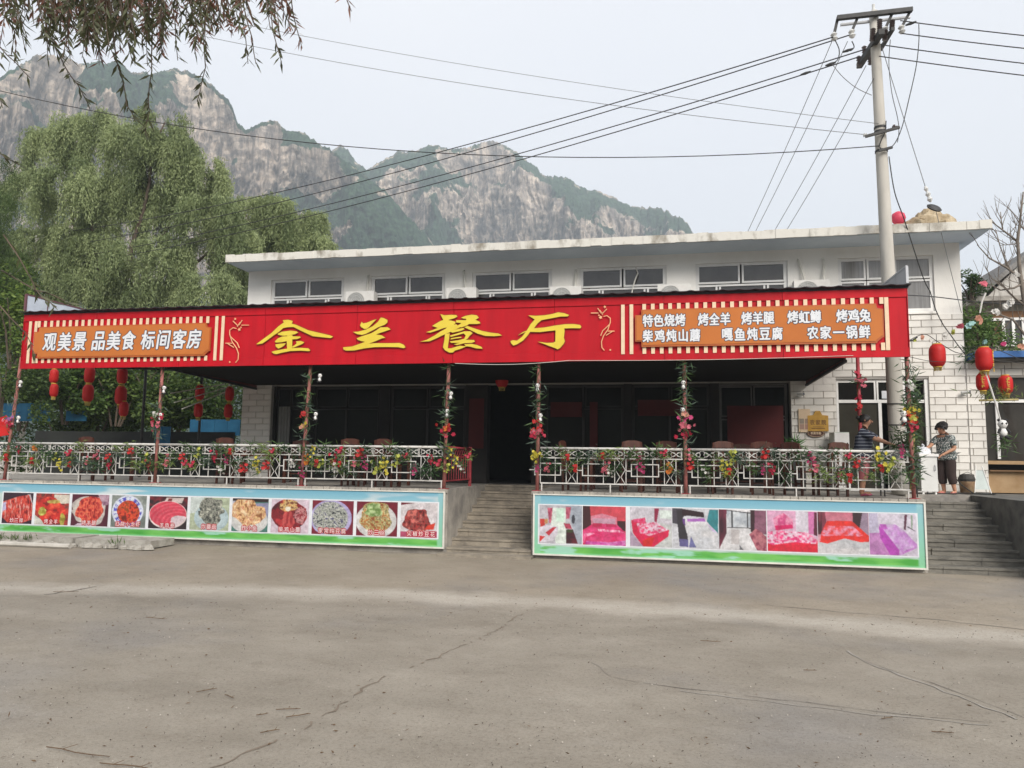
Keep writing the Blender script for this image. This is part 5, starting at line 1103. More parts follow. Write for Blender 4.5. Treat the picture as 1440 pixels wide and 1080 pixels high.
railing('white railing section between the second and third pink posts from the left', -10.99, -7.56, phase=.18)
railing('white railing section ending at the pink post left of the central stairs', -7.46, -4.38, phase=.05)
railing('white railing section starting at the pink post right of the central stairs', -2.36, .42, phase=-.12)
railing('white railing section at the right end, beside the standing women', .52, 4.44, phase=.06)
railing('short railing piece left of the leftmost post', -17, -15.05, y=.35)
railing('red railing running back along the left side of the central stairs', 0, 1.9, rot=R(90), loc=(-4.33, .16, TZ), red=True, group=None)
mb = MB(); mb.box(-4.36, -4.30, 2.07, 2.13, TZ, 2.2); tag(mb.build('railing_post', M['redpaint']), 'red end post of the side railing by the central stairs', 'post')

# ================================================================== ARTIFICIAL FLOWERS
def greens(n_, L_, spread, drop, W_=.022, c0=(.05, .10, .03), c1=(.13, .20, .05)):
    P = rng.normal(0, spread, (n_, 3))*[1, .6, 1]; D = rng.normal(size=(n_, 3)); D[:, 2] = D[:, 2]*.6-drop
    return leaves(P, D, rng.uniform(.6, 1.1, n_)*L_, W_)
leafm = {k: mat('silk_leaf_'+k, c, .6, tuple(v*.5 for v in c), 14, trans=.2) for k, c in dict(dark=(.045, .105, .035), mid=(.085, .16, .045), lime=(.17, .24, .06), grey=(.10, .15, .11)).items()}
petm = {k: mat('silk_petal_'+k, c, .6, tuple(v*.7 for v in c), 12, trans=.2) for k, c in dict(red=(.55, .02, .02), crimson=(.50, .02, .06), pink=(.70, .16, .22), magenta=(.55, .05, .18), yellow=(.66, .56, .06), lime=(.52, .55, .10), white=(.74, .72, .68), orange=(.68, .20, .03), peach=(.72, .36, .25), teal=(.35, .58, .55), violet=(.30, .12, .32)).items()}
def blossom(c, r, n=6):
    """one flower head: petals round a centre, facing roughly the street"""
    out_ = []; c = np.array(c, float); ax = unit(np.array([[rng.normal(0, .5), -1, rng.normal(0, .4)]]))[0]; u = unit(np.cross(ax, [0, 0, 1.0])[None])[0]; v = np.cross(ax, u)
    for i in range(n):
        a = 2*math.pi*i/n+rng.uniform(-.2, .2); d = u*math.cos(a)+v*math.sin(a); s = np.cross(ax, d); rr_ = r*rng.uniform(.8, 1.1)
        out_.append([c, c+d*rr_*.6+s*rr_*.38-ax*0+ax*.25*r, c+d*rr_+ax*.1*r, c+d*rr_*.6-s*rr_*.38+ax*.25*r])
    return out_
def bunch(colr, leafc, kind=0):
    t = bpy.data.objects.new('flower_bunch', None); col.objects.link(t); t.empty_display_size = .05
    nl = 48
    quads('leaves', greens(nl, .17, .07, .35), leafm[leafc], t, kind='stuff')
    P = []
    n = random.choice((8, 9, 10, 12))
    for i in range(n): P += blossom((rng.normal(0, .045), -.045+rng.normal(0, .03), rng.normal(-.03, .075)), rng.uniform(.036, .055))
    quads('petals', P, petm[colr], t, kind='stuff'); return t
protos = {}
cols = ['red', 'crimson', 'pink', 'magenta', 'yellow', 'lime', 'white', 'orange']
cname = dict(red='red', crimson='crimson', pink='pink', magenta='magenta', yellow='yellow', lime='pale lime', white='white', orange='orange', peach='peach', teal='teal', violet='violet')
for c in cols:
    for v in range(2): protos[(c, v)] = bunch(c, random.choice(('dark', 'mid', 'grey', 'lime')))
greenp = []
for v in range(4):
    t = bpy.data.objects.new('leaf_spray', None); col.objects.link(t); quads('leaves', greens(46, .19, .07, .25, .024), leafm[('dark', 'mid', 'lime', 'grey')[v]], t, kind='stuff'); greenp.append(t)
for t in list(protos.values())+greenp: remember(t)
used = set()
def place(proto, x, y, z, label, cat, group, s=1.0, dz=0):
    if id(proto) not in used: used.add(id(proto)); o = proto
    else: o = copy_tree(proto)
    o.location = (x, y, z); o.scale = (s,)*3; tag(o, label, cat, group); return o
# bunches read along the rail: (photo x, photo y, colour)
FB = [(28, 632, 'crimson'), (8, 640, 'red'), (44, 645, 'red'), (51, 628, 'orange'), (80, 640, 'lime'), (85, 650, 'yellow'), (97, 650, 'red'), (100, 636, 'crimson'), (124, 648, 'pink'), (137, 638, 'pink'), (154, 640, 'red'), (155, 650, 'crimson'), (186, 632, 'red'), (208, 642, 'lime'), (210, 652, 'crimson'), (237, 648, 'pink'),
 (258, 640, 'red'), (262, 650, 'crimson'), (281, 634, 'lime'), (272, 652, 'crimson'), (303, 640, 'crimson'), (312, 656, 'white'), (318, 642, 'magenta'), (322, 632, 'red'), (345, 655, 'red'), (362, 649, 'yellow'), (376, 652, 'red'), (385, 633, 'crimson'), (412, 652, 'white'), (425, 660, 'magenta'), (432, 644, 'orange'), (440, 632, 'yellow'), (443, 648, 'red'), (452, 650, 'lime'), (470, 645, 'crimson'), (476, 650, 'red'), (473, 658, 'white'), (480, 632, 'crimson'), (500, 650, 'pink'), (508, 634, 'red'), (513, 647, 'magenta'), (532, 655, 'lime'), (542, 650, 'yellow'), (560, 645, 'lime'), (572, 640, 'crimson'), (583, 658, 'magenta'), (606, 645, 'crimson'), (618, 650, 'crimson'),
 (632, 634, 'yellow'), (640, 646, 'yellow'), (650, 655, 'white'), (631, 656, 'lime'), (660, 640, 'crimson'),
 (752, 640, 'yellow'), (755, 655, 'magenta'), (770, 656, 'pink'), (796, 640, 'red'), (806, 655, 'red'), (845, 638, 'red'), (852, 656, 'pink'), (857, 660, 'white'), (900, 650, 'magenta'), (935, 636, 'crimson'), (940, 656, 'orange'), (970, 640, 'pink'), (972, 652, 'red'), (993, 660, 'white'), (1018, 654, 'yellow'), (1022, 660, 'red'), (1030, 640, 'lime'), (1077, 636, 'red'), (1072, 658, 'magenta'), (1085, 658, 'crimson'), (1140, 643, 'magenta'), (1146, 654, 'pink'), (1154, 661, 'white'), (1182, 664, 'pink'), (1190, 668, 'red'), (1194, 640, 'crimson'), (1205, 650, 'red'), (1238, 638, 'yellow'), (1236, 655, 'red'), (1250, 650, 'lime'), (1267, 632, 'magenta')]
PN = ['the leftmost post', 'the second post from left', 'the third post from left', 'the post left of the stairs', 'the post right of the stairs', 'the middle right railing post', 'the rightmost post']
def near_post(x):
    i = min(range(7), key=lambda k: abs(PX[k]-x)); d = x-PX[i]
    return i, PN[i], ('at' if abs(d) < .22 else ('right of' if d > 0 else 'left of')), abs(d)
from collections import Counter
seen = Counter(); ordn = ['first', 'second', 'third', 'fourth', 'fifth', 'sixth', 'seventh', 'eighth', 'ninth', 'tenth']
keyed = []
for x, y, c in sorted(FB):
    p = onY(x, y, .05); i, pn, sd, d = near_post(p.x); keyed.append([p, c, i, pn, sd, d])
tot = Counter((k[1], k[3], k[4]) for k in keyed)
for p, c, i, pn, sd, d in keyed:
    key = (c, pn, sd); n = tot[key]
    if n > 1:
        seen[key] += 1; k = seen[key] if sd != 'left of' else n-seen[key]+1
        lb = '%s%s flower bunch on railing %s %s' % (('%s nearest ' % ordn[k-1]) if sd != 'at' and k > 1 else ('nearest ' if sd != 'at' else ('left ' if k == 1 else 'right ')), cname[c], sd, pn)
    else: lb = '%s flower bunch on the railing %s %s' % (cname[c], sd, pn)
    place(protos[(c, random.randint(0, 1))], p.x, .055, p.z, lb, 'flower bunch', 'artificial flower bunches on the railings', random.uniform(.65, 1.0))
# leaf sprays between them
x = -14.7; sp_x = []
while x < 4.4:
    if not (-4.25 < x < -2.45): sp_x.append(x)
    x += random.uniform(.12, .21)
cnt_ = Counter(); info = []
for x in sp_x: i, pn, sd, d = near_post(x); info.append((x, pn, sd, d))
for x, pn, sd, d in info:
    k = 1+sum(1 for q in info if q[1] == pn and q[2] == sd and q[3] < d)
    if sd == 'at': lb = '%s green leaf spray on the top rail at %s' % (ordn[k-1] if k > 1 else 'closest', pn)
    else: lb = '%s leaf spray on the top rail going %s from %s' % ((ordn+['eleventh', 'twelfth', 'thirteenth', 'fourteenth', 'fifteenth', 'sixteenth'])[k-1], 'right' if sd[0] == 'r' else 'left', pn)
    place(random.choice(greenp), x, random.choice((.04, .06, .12)), random.choice((2.12, 2.05, 1.95, 1.82, 1.7)), lb, 'leaf spray', 'green leaf sprays tied along the railings', random.uniform(.7, 1.15))

# garlands climbing the posts
def garland(i, label, spots, leafy, x0=None, y0=.06, group=None):
    """spots: (px y, colour, size); leaves in tufts at leafy px y's"""
    x = PX[i] if x0 is None else x0; t = thing('post_garland', label, 'garland', (x, y0, TZ), group='flower garlands climbing the canopy posts')
    o = Vector((x, y0, TZ)); pts = []; L_ = []
    zs = np.linspace(1.9, 3.85, 16)
    mb = MB(); mb.tube([(.05*math.cos(k*1.3), -.05+.05*math.sin(k*1.3)+.04, z-TZ) for k, z in enumerate(zs)], .007, 5); mb.build('vine', leafm['dark'], t)
    bx = {0: -15.0, 1: -11.04, 2: -7.52, 3: -4.36, 4: -2.42, 5: .47, 6: 4.5}.get(i, x)
    def lx(z): return (bx*(SZ0-z)+PX[i]*(z-TZ))/(SZ0-TZ)-x if x0 is None else 0
    for py in leafy:
        p = onY(720, py-(0), .05); z = onY({0: 25, 1: 232, 2: 442, 3: 635, 4: 757, 5: 962, 6: 1276}.get(i, 1206), py, y0).z; n = 17
        P = rng.normal(0, .055, (n, 3)); P[:, 2] += z-TZ; P[:, 0] += lx(z); P[:, 1] -= .03; D = rng.normal(size=(n, 3))*[1.4, .6, .7]; D[:, 2] += rng.choice([-.4, .2])
        L_.append(leaves(P, D, rng.uniform(.10, .25, n), .024))
    for k, grp in enumerate(L_): quads('leaf_tuft', grp, leafm[('dark', 'grey', 'mid')[k % 3]], t, kind='stuff')
    for py, c, r in spots:
        z = onY({0: 25, 1: 232, 2: 442, 3: 635, 4: 757, 5: 962, 6: 1276}.get(i, 1206), py, y0).z; P = []
        for _ in range(int(4+r*70)): P += blossom((lx(z)+rng.normal(0, r), -.06+rng.normal(0, .03), z-TZ+rng.normal(0, r*.7)), rng.uniform(.035, .055))
        quads('petals', P, petm[c], t, kind='stuff')
    return t
garland(0, 'sparse flower garland on the leftmost canopy post', [(588, 'violet', .05), (592, 'pink', .07), (597, 'crimson', .05)], [538, 560, 580, 600, 620])
garland(1, 'flower garland on the second canopy post from the left', [(588, 'crimson', .08), (598, 'pink', .06), (584, 'white', .03)], [545, 575, 585, 600, 612])
garland(2, 'flower garland with white and yellow blooms on the third canopy post from the left', [(583, 'red', .04), (598, 'yellow', .04), (600, 'peach', .03)], [527, 535, 555, 568, 575, 585, 600, 612])
garland(3, 'flower garland on the canopy post just left of the central stairs', [(602, 'red', .08), (606, 'crimson', .07), (604, 'orange', .03)], [515, 542, 555, 575, 582, 592, 608, 630])
garland(4, 'flower garland on the canopy post just right of the central stairs', [(598, 'red', .09), (606, 'pink', .06), (612, 'crimson', .06), (640, 'yellow', .05)], [520, 545, 553, 568, 574, 590, 605, 618])
garland(5, 'dense leafy garland on the middle post of the right railing', [(588, 'magenta', .08), (598, 'pink', .06), (583, 'peach', .03), (610, 'crimson', .06)], [512, 522, 530, 545, 552, 558, 566, 575, 590, 605, 622])
garland(6, 'colourful flower garland on the rightmost canopy post', [(577, 'yellow', .05), (585, 'orange', .07), (590, 'lime', .05), (597, 'red', .07), (600, 'crimson', .06), (582, 'red', .05), (545, 'white', .04), (538, 'white', .03)], [515, 525, 535, 548, 556, 566, 580, 600, 612, 640, 655, 668, 680, 660])
g = garland(7, 'pink blossom garland on the slim red post behind the striped shirt woman', [(528, 'crimson', .05), (540, 'pink', .08), (560, 'crimson', .04), (575, 'red', .07)], [538], x0=onY(1206, 505, 2.7).x, y0=2.66)

# small panda ornaments fixed to the posts
def panda():
    t = bpy.data.objects.new('panda_ornament', None); col.objects.link(t)
    mb = MB(); mb.lathe([(.001, -.045), (.03, -.035), (.046, 0), (.03, .036), (.001, .045)], 12, (0, 0, .09)); mb.build('head', M['panda_w'], t, True)
    mb = MB(); mb.lathe([(.001, -.05), (.034, -.03), (.04, 0), (.025, .035), (.001, .045)], 12, (0, 0, .01)); mb.build('body', M['panda_w'], t, True)
    for s in (-1, 1):
        mb = MB(); mb.lathe([(.001, -.017), (.017, 0), (.001, .017)], 8, (s*.036, 0, .132)); mb.build('ear', M['panda_b'], t)
        mb = MB(); mb.lathe([(.001, -.012), (.011, 0), (.001, .012)], 8, (s*.018, -.04, .096), 1, .6); mb.build('eye_patch', M['panda_b'], t)
        mb = MB(); mb.tube([(s*.03, -.01, .04), (s*.055, -.03, .0)], [.015, .012], 6); mb.build('arm', M['panda_b'], t)
        mb = MB(); mb.tube([(s*.02, -.01, -.03), (s*.04, -.04, -.055)], [.017, .013], 6); mb.build('leg', M['panda_b'], t)
    return t
pp = panda(); remember(pp)
for x, y, Y, lb, s_ in ((29, 538, .02, 'small panda ornament high on the leftmost post', 1), (26, 588, .02, 'small panda ornament low on the leftmost post', 1), (231, 546, .02, 'small panda ornament high on the second post from the left', 1), (226, 584, .02, 'small panda ornament low on the second post from the left', 1), (450, 529, .02, 'small panda ornament high on the third post from the left', 1), (444, 583, .02, 'small panda ornament low on the third post from the left', 1),
    (634, 554, .02, 'small panda ornament high on the post left of the stairs', 1), (629, 579, .02, 'small panda ornament low on the post left of the stairs', 1), (756, 543, .02, 'small panda ornament high on the post right of the stairs', 1), (760, 585, .02, 'small panda ornament low on the post right of the stairs', 1), (961, 539, .02, 'small panda ornament high on the middle post of the right railing', 1), (960, 577, .02, 'small panda ornament low on the middle post of the right railing', 1),
    (1271, 583, -.0, 'panda ornament in front of the garland on the rightmost post', 1.3), (1410, 598, 1.9, 'large panda ornament on the pale branch in front of the neighbour window', 2.0)):
    p = onY(x, y, Y); place(pp, p.x, Y, p.z-.08*s_, lb, 'ornament', 'small panda ornaments on posts and branches', s_)
# ================================================================== THINGS ON THE TERRACE
def skinned(name, nodes, edges, m, parent, levels=2, root=None):
    """nodes: {key: (pos, radius or (rx,ry))}; grow one continuous surface"""
    ks = list(nodes); me = bpy.data.meshes.new(name); me.from_pydata([nodes[k][0] for k in ks], [(ks.index(a), ks.index(b)) for a, b in edges], [])
    o = bpy.data.objects.new(name, me); col.objects.link(o); md = o.modifiers.new('s', 'SKIN'); md.use_smooth_shade = True
    for i, k in enumerate(ks):
        r = nodes[k][1]; r = r if isinstance(r, tuple) else (r, r); sv_ = me.skin_vertices[0].data[i]; sv_.radius = r; sv_.use_root = (k == (root or ks[0]))
    sb = o.modifiers.new('u', 'SUBSURF'); sb.levels = levels; sb.render_levels = levels
    bpy.context.view_layer.update(); dg = bpy.context.evaluated_depsgraph_get()
    nm = bpy.data.meshes.new_from_object(o.evaluated_get(dg)); bpy.data.objects.remove(o); bpy.data.meshes.remove(me)
    nm.name = name; nm.materials.clear(); nm.materials.append(m); nm.polygons.foreach_set('use_smooth', [True]*len(nm.polygons))
    return link(name, nm, parent)
def hand(nodes, edges, wrist, d, up, s, pre):
    """palm, four fingers and a thumb off a wrist; d along the hand, up = back of the hand"""
    d = Vector(d).normalized(); up = Vector(up).normalized(); side = d.cross(up).normalized(); wv = Vector(wrist)
    nodes[pre+'palm'] = (wv+d*.05*s, (.034*s, .018*s)); edges.append((pre+'wrist', pre+'palm'))
    for i, (o_, l_) in enumerate(((-.03, .058), (-.01, .068), (.01, .064), (.028, .05))):
        a = wv+d*.085*s+side*o_*s; b = a+(d*.75-up*.35)*l_*.55*s; c = b+(d*.4-up*.8)*l_*.5*s
        for k, q, r in (('a', a, .0105), ('b', b, .009), ('c', c, .007)): nodes[pre+'f%d%s' % (i, k)] = (q, r*s)
        edges += [(pre+'palm', pre+'f%da' % i), (pre+'f%da' % i, pre+'f%db' % i), (pre+'f%db' % i, pre+'f%dc' % i)]
    a = wv+d*.03*s-side*.035*s; b = a+(d*.6-side*.5-up*.2)*.035*s; nodes[pre+'t1'] = (a, .012*s); nodes[pre+'t2'] = (b, .009*s)
    edges += [(pre+'palm', pre+'t1'), (pre+'t1', pre+'t2')]
def person(label, loc, rz, J, shirt_m, trouser_m, shoe_m, hair_fn, sleeve=.42, hemz=.40, H=1.56):
    """J: joint positions in a body frame (x right of the figure, -y front, z up)"""
    t = thing('person', label, 'person', loc, rz); V = Vector
    J = {k: V(v) for k, v in J.items()}
    n = {}; e = []
    n['pelvis'] = (J['pelvis'], (.15, .12)); n['waist'] = (J['waist'], (.14, .115)); n['chest'] = (J['chest'], (.15, .11)); n['neckb'] = (J['neckb'], (.07, .06)); n['neck'] = (J['neck'], .052)
    n['jaw'] = (J['neck'].lerp(J['head'], .5)+V((0, -.02, 0)).xyz*0+(J['face']-J['head']).normalized()*.025, (.062, .07)); n['head'] = (J['head'], (.083, .098)); n['crown'] = (J['head']+V((0, 0, .065)), (.068, .078))
    e += [('pelvis', 'waist'), ('waist', 'chest'), ('chest', 'neckb'), ('neckb', 'neck'), ('neck', 'jaw'), ('jaw', 'head'), ('head', 'crown')]
    for s in 'LR':
        n[s+'sh'] = (J[s+'sh'], .058); n[s+'el'] = (J[s+'el'], .040); n[s+'fore'] = (J[s+'el'].lerp(J[s+'wr'], .35), .038); n[s+'wrist'] = (J[s+'wr'], (.027, .022))
        e += [('chest', s+'sh'), (s+'sh', s+'el'), (s+'el', s+'fore'), (s+'fore', s+'wrist')]
        hand(n, e, J[s+'wr'], J[s+'wr']-J[s+'el'], J[s+'up'] if s+'up' in J else V((0, 0, 1)), 1.0, s)
        n[s+'hip'] = (J[s+'hip'], .095); n[s+'kn'] = (J[s+'kn'], .058); n[s+'calf'] = (J[s+'kn'].lerp(J[s+'an'], .3), .056); n[s+'an'] = (J[s+'an'], .036); n[s+'heel'] = (J[s+'an']+V((0, .01, -.045)), .036); n[s+'toe'] = (J[s+'toe'], (.04, .022))
        e += [('pelvis', s+'hip'), (s+'hip', s+'kn'), (s+'kn', s+'calf'), (s+'calf', s+'an'), (s+'an', s+'heel'), (s+'heel', s+'toe')]
    skinned('body', n, e, M['skin'], t, 2, 'pelvis')
    # shirt: torso and sleeves a little wider than the body
    q = {'hem2': (J['pelvis']+V((0, 0, -.13)), (.205, .18)), 'hem': (J['pelvis']+V((0, 0, -.05)), (.205, .18)), 'pelvis': (J['pelvis']+V((0, 0, .06)), (.20, .17)), 'waist': (J['waist'], (.18, .155)), 'chest': (J['chest'], (.188, .15)), 'collar': (J['neckb']+V((0, 0, -.015)), (.085, .07))}
    ed = [('hem2', 'hem'), ('hem', 'pelvis'), ('pelvis', 'waist'), ('waist', 'chest'), ('chest', 'collar')]
    for s in 'LR':
        q[s+'sh'] = (J[s+'sh'], .075); q[s+'m'] = (J[s+'sh'].lerp(J[s+'el'], sleeve*1.2), .068); q[s+'cuff'] = (J[s+'sh'].lerp(J[s+'el'], sleeve*2), .062)
        ed += [('chest', s+'sh'), (s+'sh', s+'m'), (s+'m', s+'cuff')]
    skinned('shirt', q, ed, shirt_m, t, 2, 'waist')
    q = {'top': (J['pelvis']+V((0, 0, .05)), (.168, .138)), 'c': (J['pelvis']+V((0, 0, -.03)), (.175, .145))}; ed = [('top', 'c')]
    for s in 'LR':
        q[s+'h'] = (J[s+'hip'], .118); q[s+'k'] = (J[s+'kn'], .094); q[s+'c'] = (J[s+'kn'].lerp(J[s+'an'], hemz), .080); q[s+'d'] = (J[s+'kn'].lerp(J[s+'an'], hemz+.1), .078)
        ed += [('c', s+'h'), (s+'h', s+'k'), (s+'k', s+'c'), (s+'c', s+'d')]
    skinned('trousers', q, ed, trouser_m, t, 2, 'c')
    for s in 'LR':
        q = {'a': (J[s+'an']+V((0, .02, -.075)), (.045, .02)), 'b': (J[s+'an'].lerp(J[s+'toe'], .5)+V((0, 0, -.045)), (.048, .02)), 'c': (J[s+'toe']+V((0, -.02, -.012)), (.045, .018)), 'd': (J[s+'an'].lerp(J[s+'toe'], .7)+V((0, 0, -.005)), (.046, .022))}
        skinned('slipper', q, [('a', 'b'), ('b', 'c'), ('b', 'd')], shoe_m, t, 2)
    # face
    f = (J['face']-J['head']).normalized(); sd = f.cross(V((0, 0, 1))).normalized(); hd = J['head']
    mb = MB(); b0 = hd+f*.088+V((0, 0, .012)); mb.tube([b0, hd+f*.108+V((0, 0, -.018)), hd+f*.09+V((0, 0, -.03))], [.006, .014, .010], 7); mb.build('nose', M['skin'], t, True)
    for s in (-1, 1):
        mb = MB(); c = hd+f*.083+sd*s*.032+V((0, 0, .012)); mb.lathe([(.001, -.006), (.012, 0), (.001, .006)], 8, c); mb.build('eye', M['hair'], t)
        mb = MB(); mb.tube([hd+f*.084+sd*s*.016+V((0, 0, .032)), hd+f*.078+sd*s*.05+V((0, 0, .030))], .0045, 5); mb.build('eyebrow', M['hair'], t)
        mb = MB(); c = hd+sd*s*.083-f*.012; mb.tube([c+V((0, 0, -.025)), c+sd*s*.014+V((0, 0, 0)), c+sd*s*.01+V((0, 0, .03))], [.008, .014, .008], 7); mb.build('ear', M['skin'], t, True)
    mb = MB(); mb.tube([hd+f*.086+sd*.022+V((0, 0, -.055)), hd+f*.092+V((0, 0, -.056)), hd+f*.086-sd*.022+V((0, 0, -.055))], .005, 5); mb.build('mouth', mat('lips', (.36, .12, .10), .5), t)
    hair_fn(t, hd, f, sd); return t
def hair_cap(t, hd, f, sd, r=.104, curly=False):
    mb = MB(); n, k = 26, 12; V = []
    for i in range(k+1):
        a = math.pi*(i/k)*.66
        for j in range(n):
            b = 2*math.pi*j/n; d = (f*math.cos(b)+sd*math.sin(b)); front = max(0, math.cos(b)); aa = a*(1-.42*front**1.5)
            w_ = 1+(.09*(random.random()-.5) if curly else .02*math.sin(9*b))
            V.append(hd+Vector((0, 0, .018))+(d*math.sin(aa)*r*(1 if not curly else 1.08)+Vector((0, 0, math.cos(aa)*r*1.1)))*w_-f*.010)
    mb.add(V, [(i*n+j, i*n+(j+1) % n, (i+1)*n+(j+1) % n, (i+1)*n+j) for i in range(k) for j in range(n)])
    return mb.build('hair', M['hair'], t, True)
def hair_bun(t, hd, f, sd):
    hair_cap(t, hd, f, sd); mb = MB(); c = hd-f*.115+Vector((0, 0, .055)); mb.lathe([(.001, -.045), (.032, -.03), (.044, 0), (.032, .03), (.001, .045)], 12, c); mb.build('hair_bun', M['hair'], t, True)
def hair_curly(t, hd, f, sd):
    hair_cap(t, hd, f, sd, .112, True)
    mb = MB()
    for _ in range(70):
        a = random.uniform(0, 2*math.pi); b = random.uniform(.05, 1.75); d = f*math.cos(a)*math.sin(b)+sd*math.sin(a)*math.sin(b)+Vector((0, 0, math.cos(b)))
        if d.dot(f) > .55 and d.z < .55: continue
        mb.lathe([(.001, -.02), (.017, -.01), (.02, .003), (.001, .02)], 6, hd+Vector((0, 0, .02))+d*.108)
    mb.build('curls', M['hair'], t, True)
# striped shirt: navy with pale lines, banded by height in the shirt's own space
def striped(name, c1, c2, pitch, duty):
    m = bpy.data.materials.new(name); m.use_nodes = True; t = m.node_tree; b = t.nodes['Principled BSDF']; L = t.links.new
    co = t.nodes.new('ShaderNodeTexCoord'); sp = t.nodes.new('ShaderNodeSeparateXYZ'); L(co.outputs['Object'], sp.inputs[0])
    mt = t.nodes.new('ShaderNodeMath'); mt.operation = 'MULTIPLY'; mt.inputs[1].default_value = 1/pitch; L(sp.outputs[2], mt.inputs[0]); fr_ = t.nodes.new('ShaderNodeMath'); fr_.operation = 'FRACT'; L(mt.outputs[0], fr_.inputs[0])
    g = t.nodes.new('ShaderNodeMath'); g.operation = 'GREATER_THAN'; g.inputs[1].default_value = duty; L(fr_.outputs[0], g.inputs[0]); mx_ = t.nodes.new('ShaderNodeMixRGB'); mx_.inputs[1].default_value = (*c1, 1); mx_.inputs[2].default_value = (*c2, 1); L(g.outputs[0], mx_.inputs[0]); L(mx_.outputs[0], b.inputs['Base Color']); b.inputs['Roughness'].default_value = .85; return m
navy = striped('navy_striped_knit', (.022, .026, .045), (.26, .28, .32), .062, .80)
def floral():
    m = bpy.data.materials.new('black_white_floral_cloth'); m.use_nodes = True; t = m.node_tree; b = t.nodes['Principled BSDF']; L = t.links.new; co = t.nodes.new('ShaderNodeTexCoord')
    v = t.nodes.new('ShaderNodeTexVoronoi'); v.inputs['Scale'].default_value = 26; n = t.nodes.new('ShaderNodeTexNoise'); n.inputs['Scale'].default_value = 22; n.inputs['Detail'].default_value = 3; L(co.outputs['Object'], v.inputs['Vector']); L(co.outputs['Object'], n.inputs['Vector'])
    a = t.nodes.new('ShaderNodeMath'); a.operation = 'MULTIPLY'; L(v.outputs['Distance'], a.inputs[0]); L(n.outputs[0], a.inputs[1]); r = t.nodes.new('ShaderNodeValToRGB'); e = r.color_ramp.elements; e[0].position = .17; e[0].color = (.55, .54, .52, 1); e[1].position = .21; e[1].color = (.035, .045, .05, 1); q = e.new(.32); q.color = (.05, .09, .085, 1); q = e.new(.40); q.color = (.42, .44, .42, 1)
    L(a.outputs[0], r.inputs[0]); L(r.outputs[0], b.inputs['Base Color']); b.inputs['Roughness'].default_value = .85; return m
pinkt = mat('pink_trousers', (.50, .17, .18), .85, (.38, .11, .12), 6); brownt = mat('dark_brown_trousers', (.055, .035, .032), .85, (.035, .022, .02), 6)
pinks = mat('pink_rubber', (.60, .12, .22), .5); reds = mat('salmon_slipper', (.62, .20, .17), .6)
# woman at the railing, facing right, reaching forward over the grill
pa = onZ(1213, 697, TZ)
JA = dict(pelvis=(0, .0, .86), waist=(0, -.01, 1.0), chest=(0, -.03, 1.17), neckb=(0, -.035, 1.31), neck=(0, -.045, 1.37), head=(0, -.06, 1.47), face=(.06, -.30, 1.455),
          Lsh=(-.155, -.04, 1.25), Lel=(-.15, -.27, 1.09), Lwr=(-.11, -.46, 1.02), Rsh=(.155, -.03, 1.25), Rel=(.17, -.24, 1.10), Rwr=(.12, -.44, 1.0),
          Lhip=(-.085, 0, .80), Lkn=(-.10, -.02, .45), Lan=(-.12, .02, .09), Ltoe=(-.13, -.12, .04), Rhip=(.085, 0, .80), Rkn=(.10, .03, .45), Ran=(.16, .07, .09), Rtoe=(.17, -.07, .04))
person('woman with tied dark hair in a navy striped shirt and pink trousers behind the railing', (pa.x, pa.y-.15, TZ), R(62), JA, navy, pinkt, pinks, hair_bun, hemz=.35).scale = (1.12, 1.12, 1.0)
# woman by the white cabinet, facing left and looking down
pb = onY(1333, 690, 3.1)
JB = dict(pelvis=(0, .0, .84), waist=(0, .0, .98), chest=(0, -.03, 1.14), neckb=(0, -.06, 1.28), neck=(0, -.08, 1.33), head=(0, -.12, 1.42), face=(0, -.34, 1.30),
          Rsh=(.16, -.05, 1.22), Rel=(.21, -.05, .98), Rwr=(.11, -.24, .86), Lsh=(-.16, -.05, 1.22), Lel=(-.17, -.22, 1.04), Lwr=(-.13, -.42, .98),
          Lhip=(-.085, 0, .78), Lkn=(-.09, -.03, .44), Lan=(-.09, .02, .09), Ltoe=(-.11, -.12, .04), Rhip=(.085, 0, .78), Rkn=(.09, -.02, .44), Ran=(.12, .03, .09), Rtoe=(.15, -.10, .04))
person('woman with short curly hair in a black and white floral blouse beside the white cabinet', (pb.x, 3.1, TZ), R(-52), JB, floral(), brownt, reds, hair_curly, hemz=.55).scale = (1.1, 1.1, 1.0)

# white cabinet she works on
cb = thing('white_cabinet', 'white chest cabinet on small feet in front of the kitchen door', 'cabinet', (onY(1305, 690, 3.0).x, 3.0, TZ)); wm = M['wframe']
cx0 = onY(1290, 690, 3.0).x-cb.location.x; cx1 = onY(1313, 690, 3.0).x-cb.location.x
mb = MB(); mb.box(cx0, cx1, -.28, .28, .06, .80); mb.build('body', mat('white_enamel', (.70, .70, .68), .35, (.62, .62, .60), 3), cb)
mb = MB(); mb.box(cx0-.03, cx1+.03, -.31, .31, .803, .86); mb.build('worktop', M['wframe'], cb)
for a in (cx0+.04, cx1-.04):
    for b in (-.24, .24): mb = MB(); mb.tube([(a, b, 0), (a, b, .058)], .025, 8); mb.build('foot', M['wframe'], cb)
mb = MB(); mb.tube([(cx1-.05, -.29, .5), (cx1-.05, -.31, .52), (cx1-.05, -.31, .6), (cx1-.05, -.29, .62)], .008, 6); mb.build('handle', M['grey'], cb)
p = onY(1296, 632, 3.0); t = thing('plastic_bag', 'crumpled white plastic bag on the white cabinet', 'bag', (cb.location.x-.1, 2.92, TZ+.862)); heap(.17, .13, .15, 6, 18, 7).build('sheet', M['white'], t)
mb = MB(); mb.tube([(0, 0, .12), (.03, .0, .18), (-.01, 0, .2)], [.03, .018, .03], 7); mb.build('knot', M['white'], t)
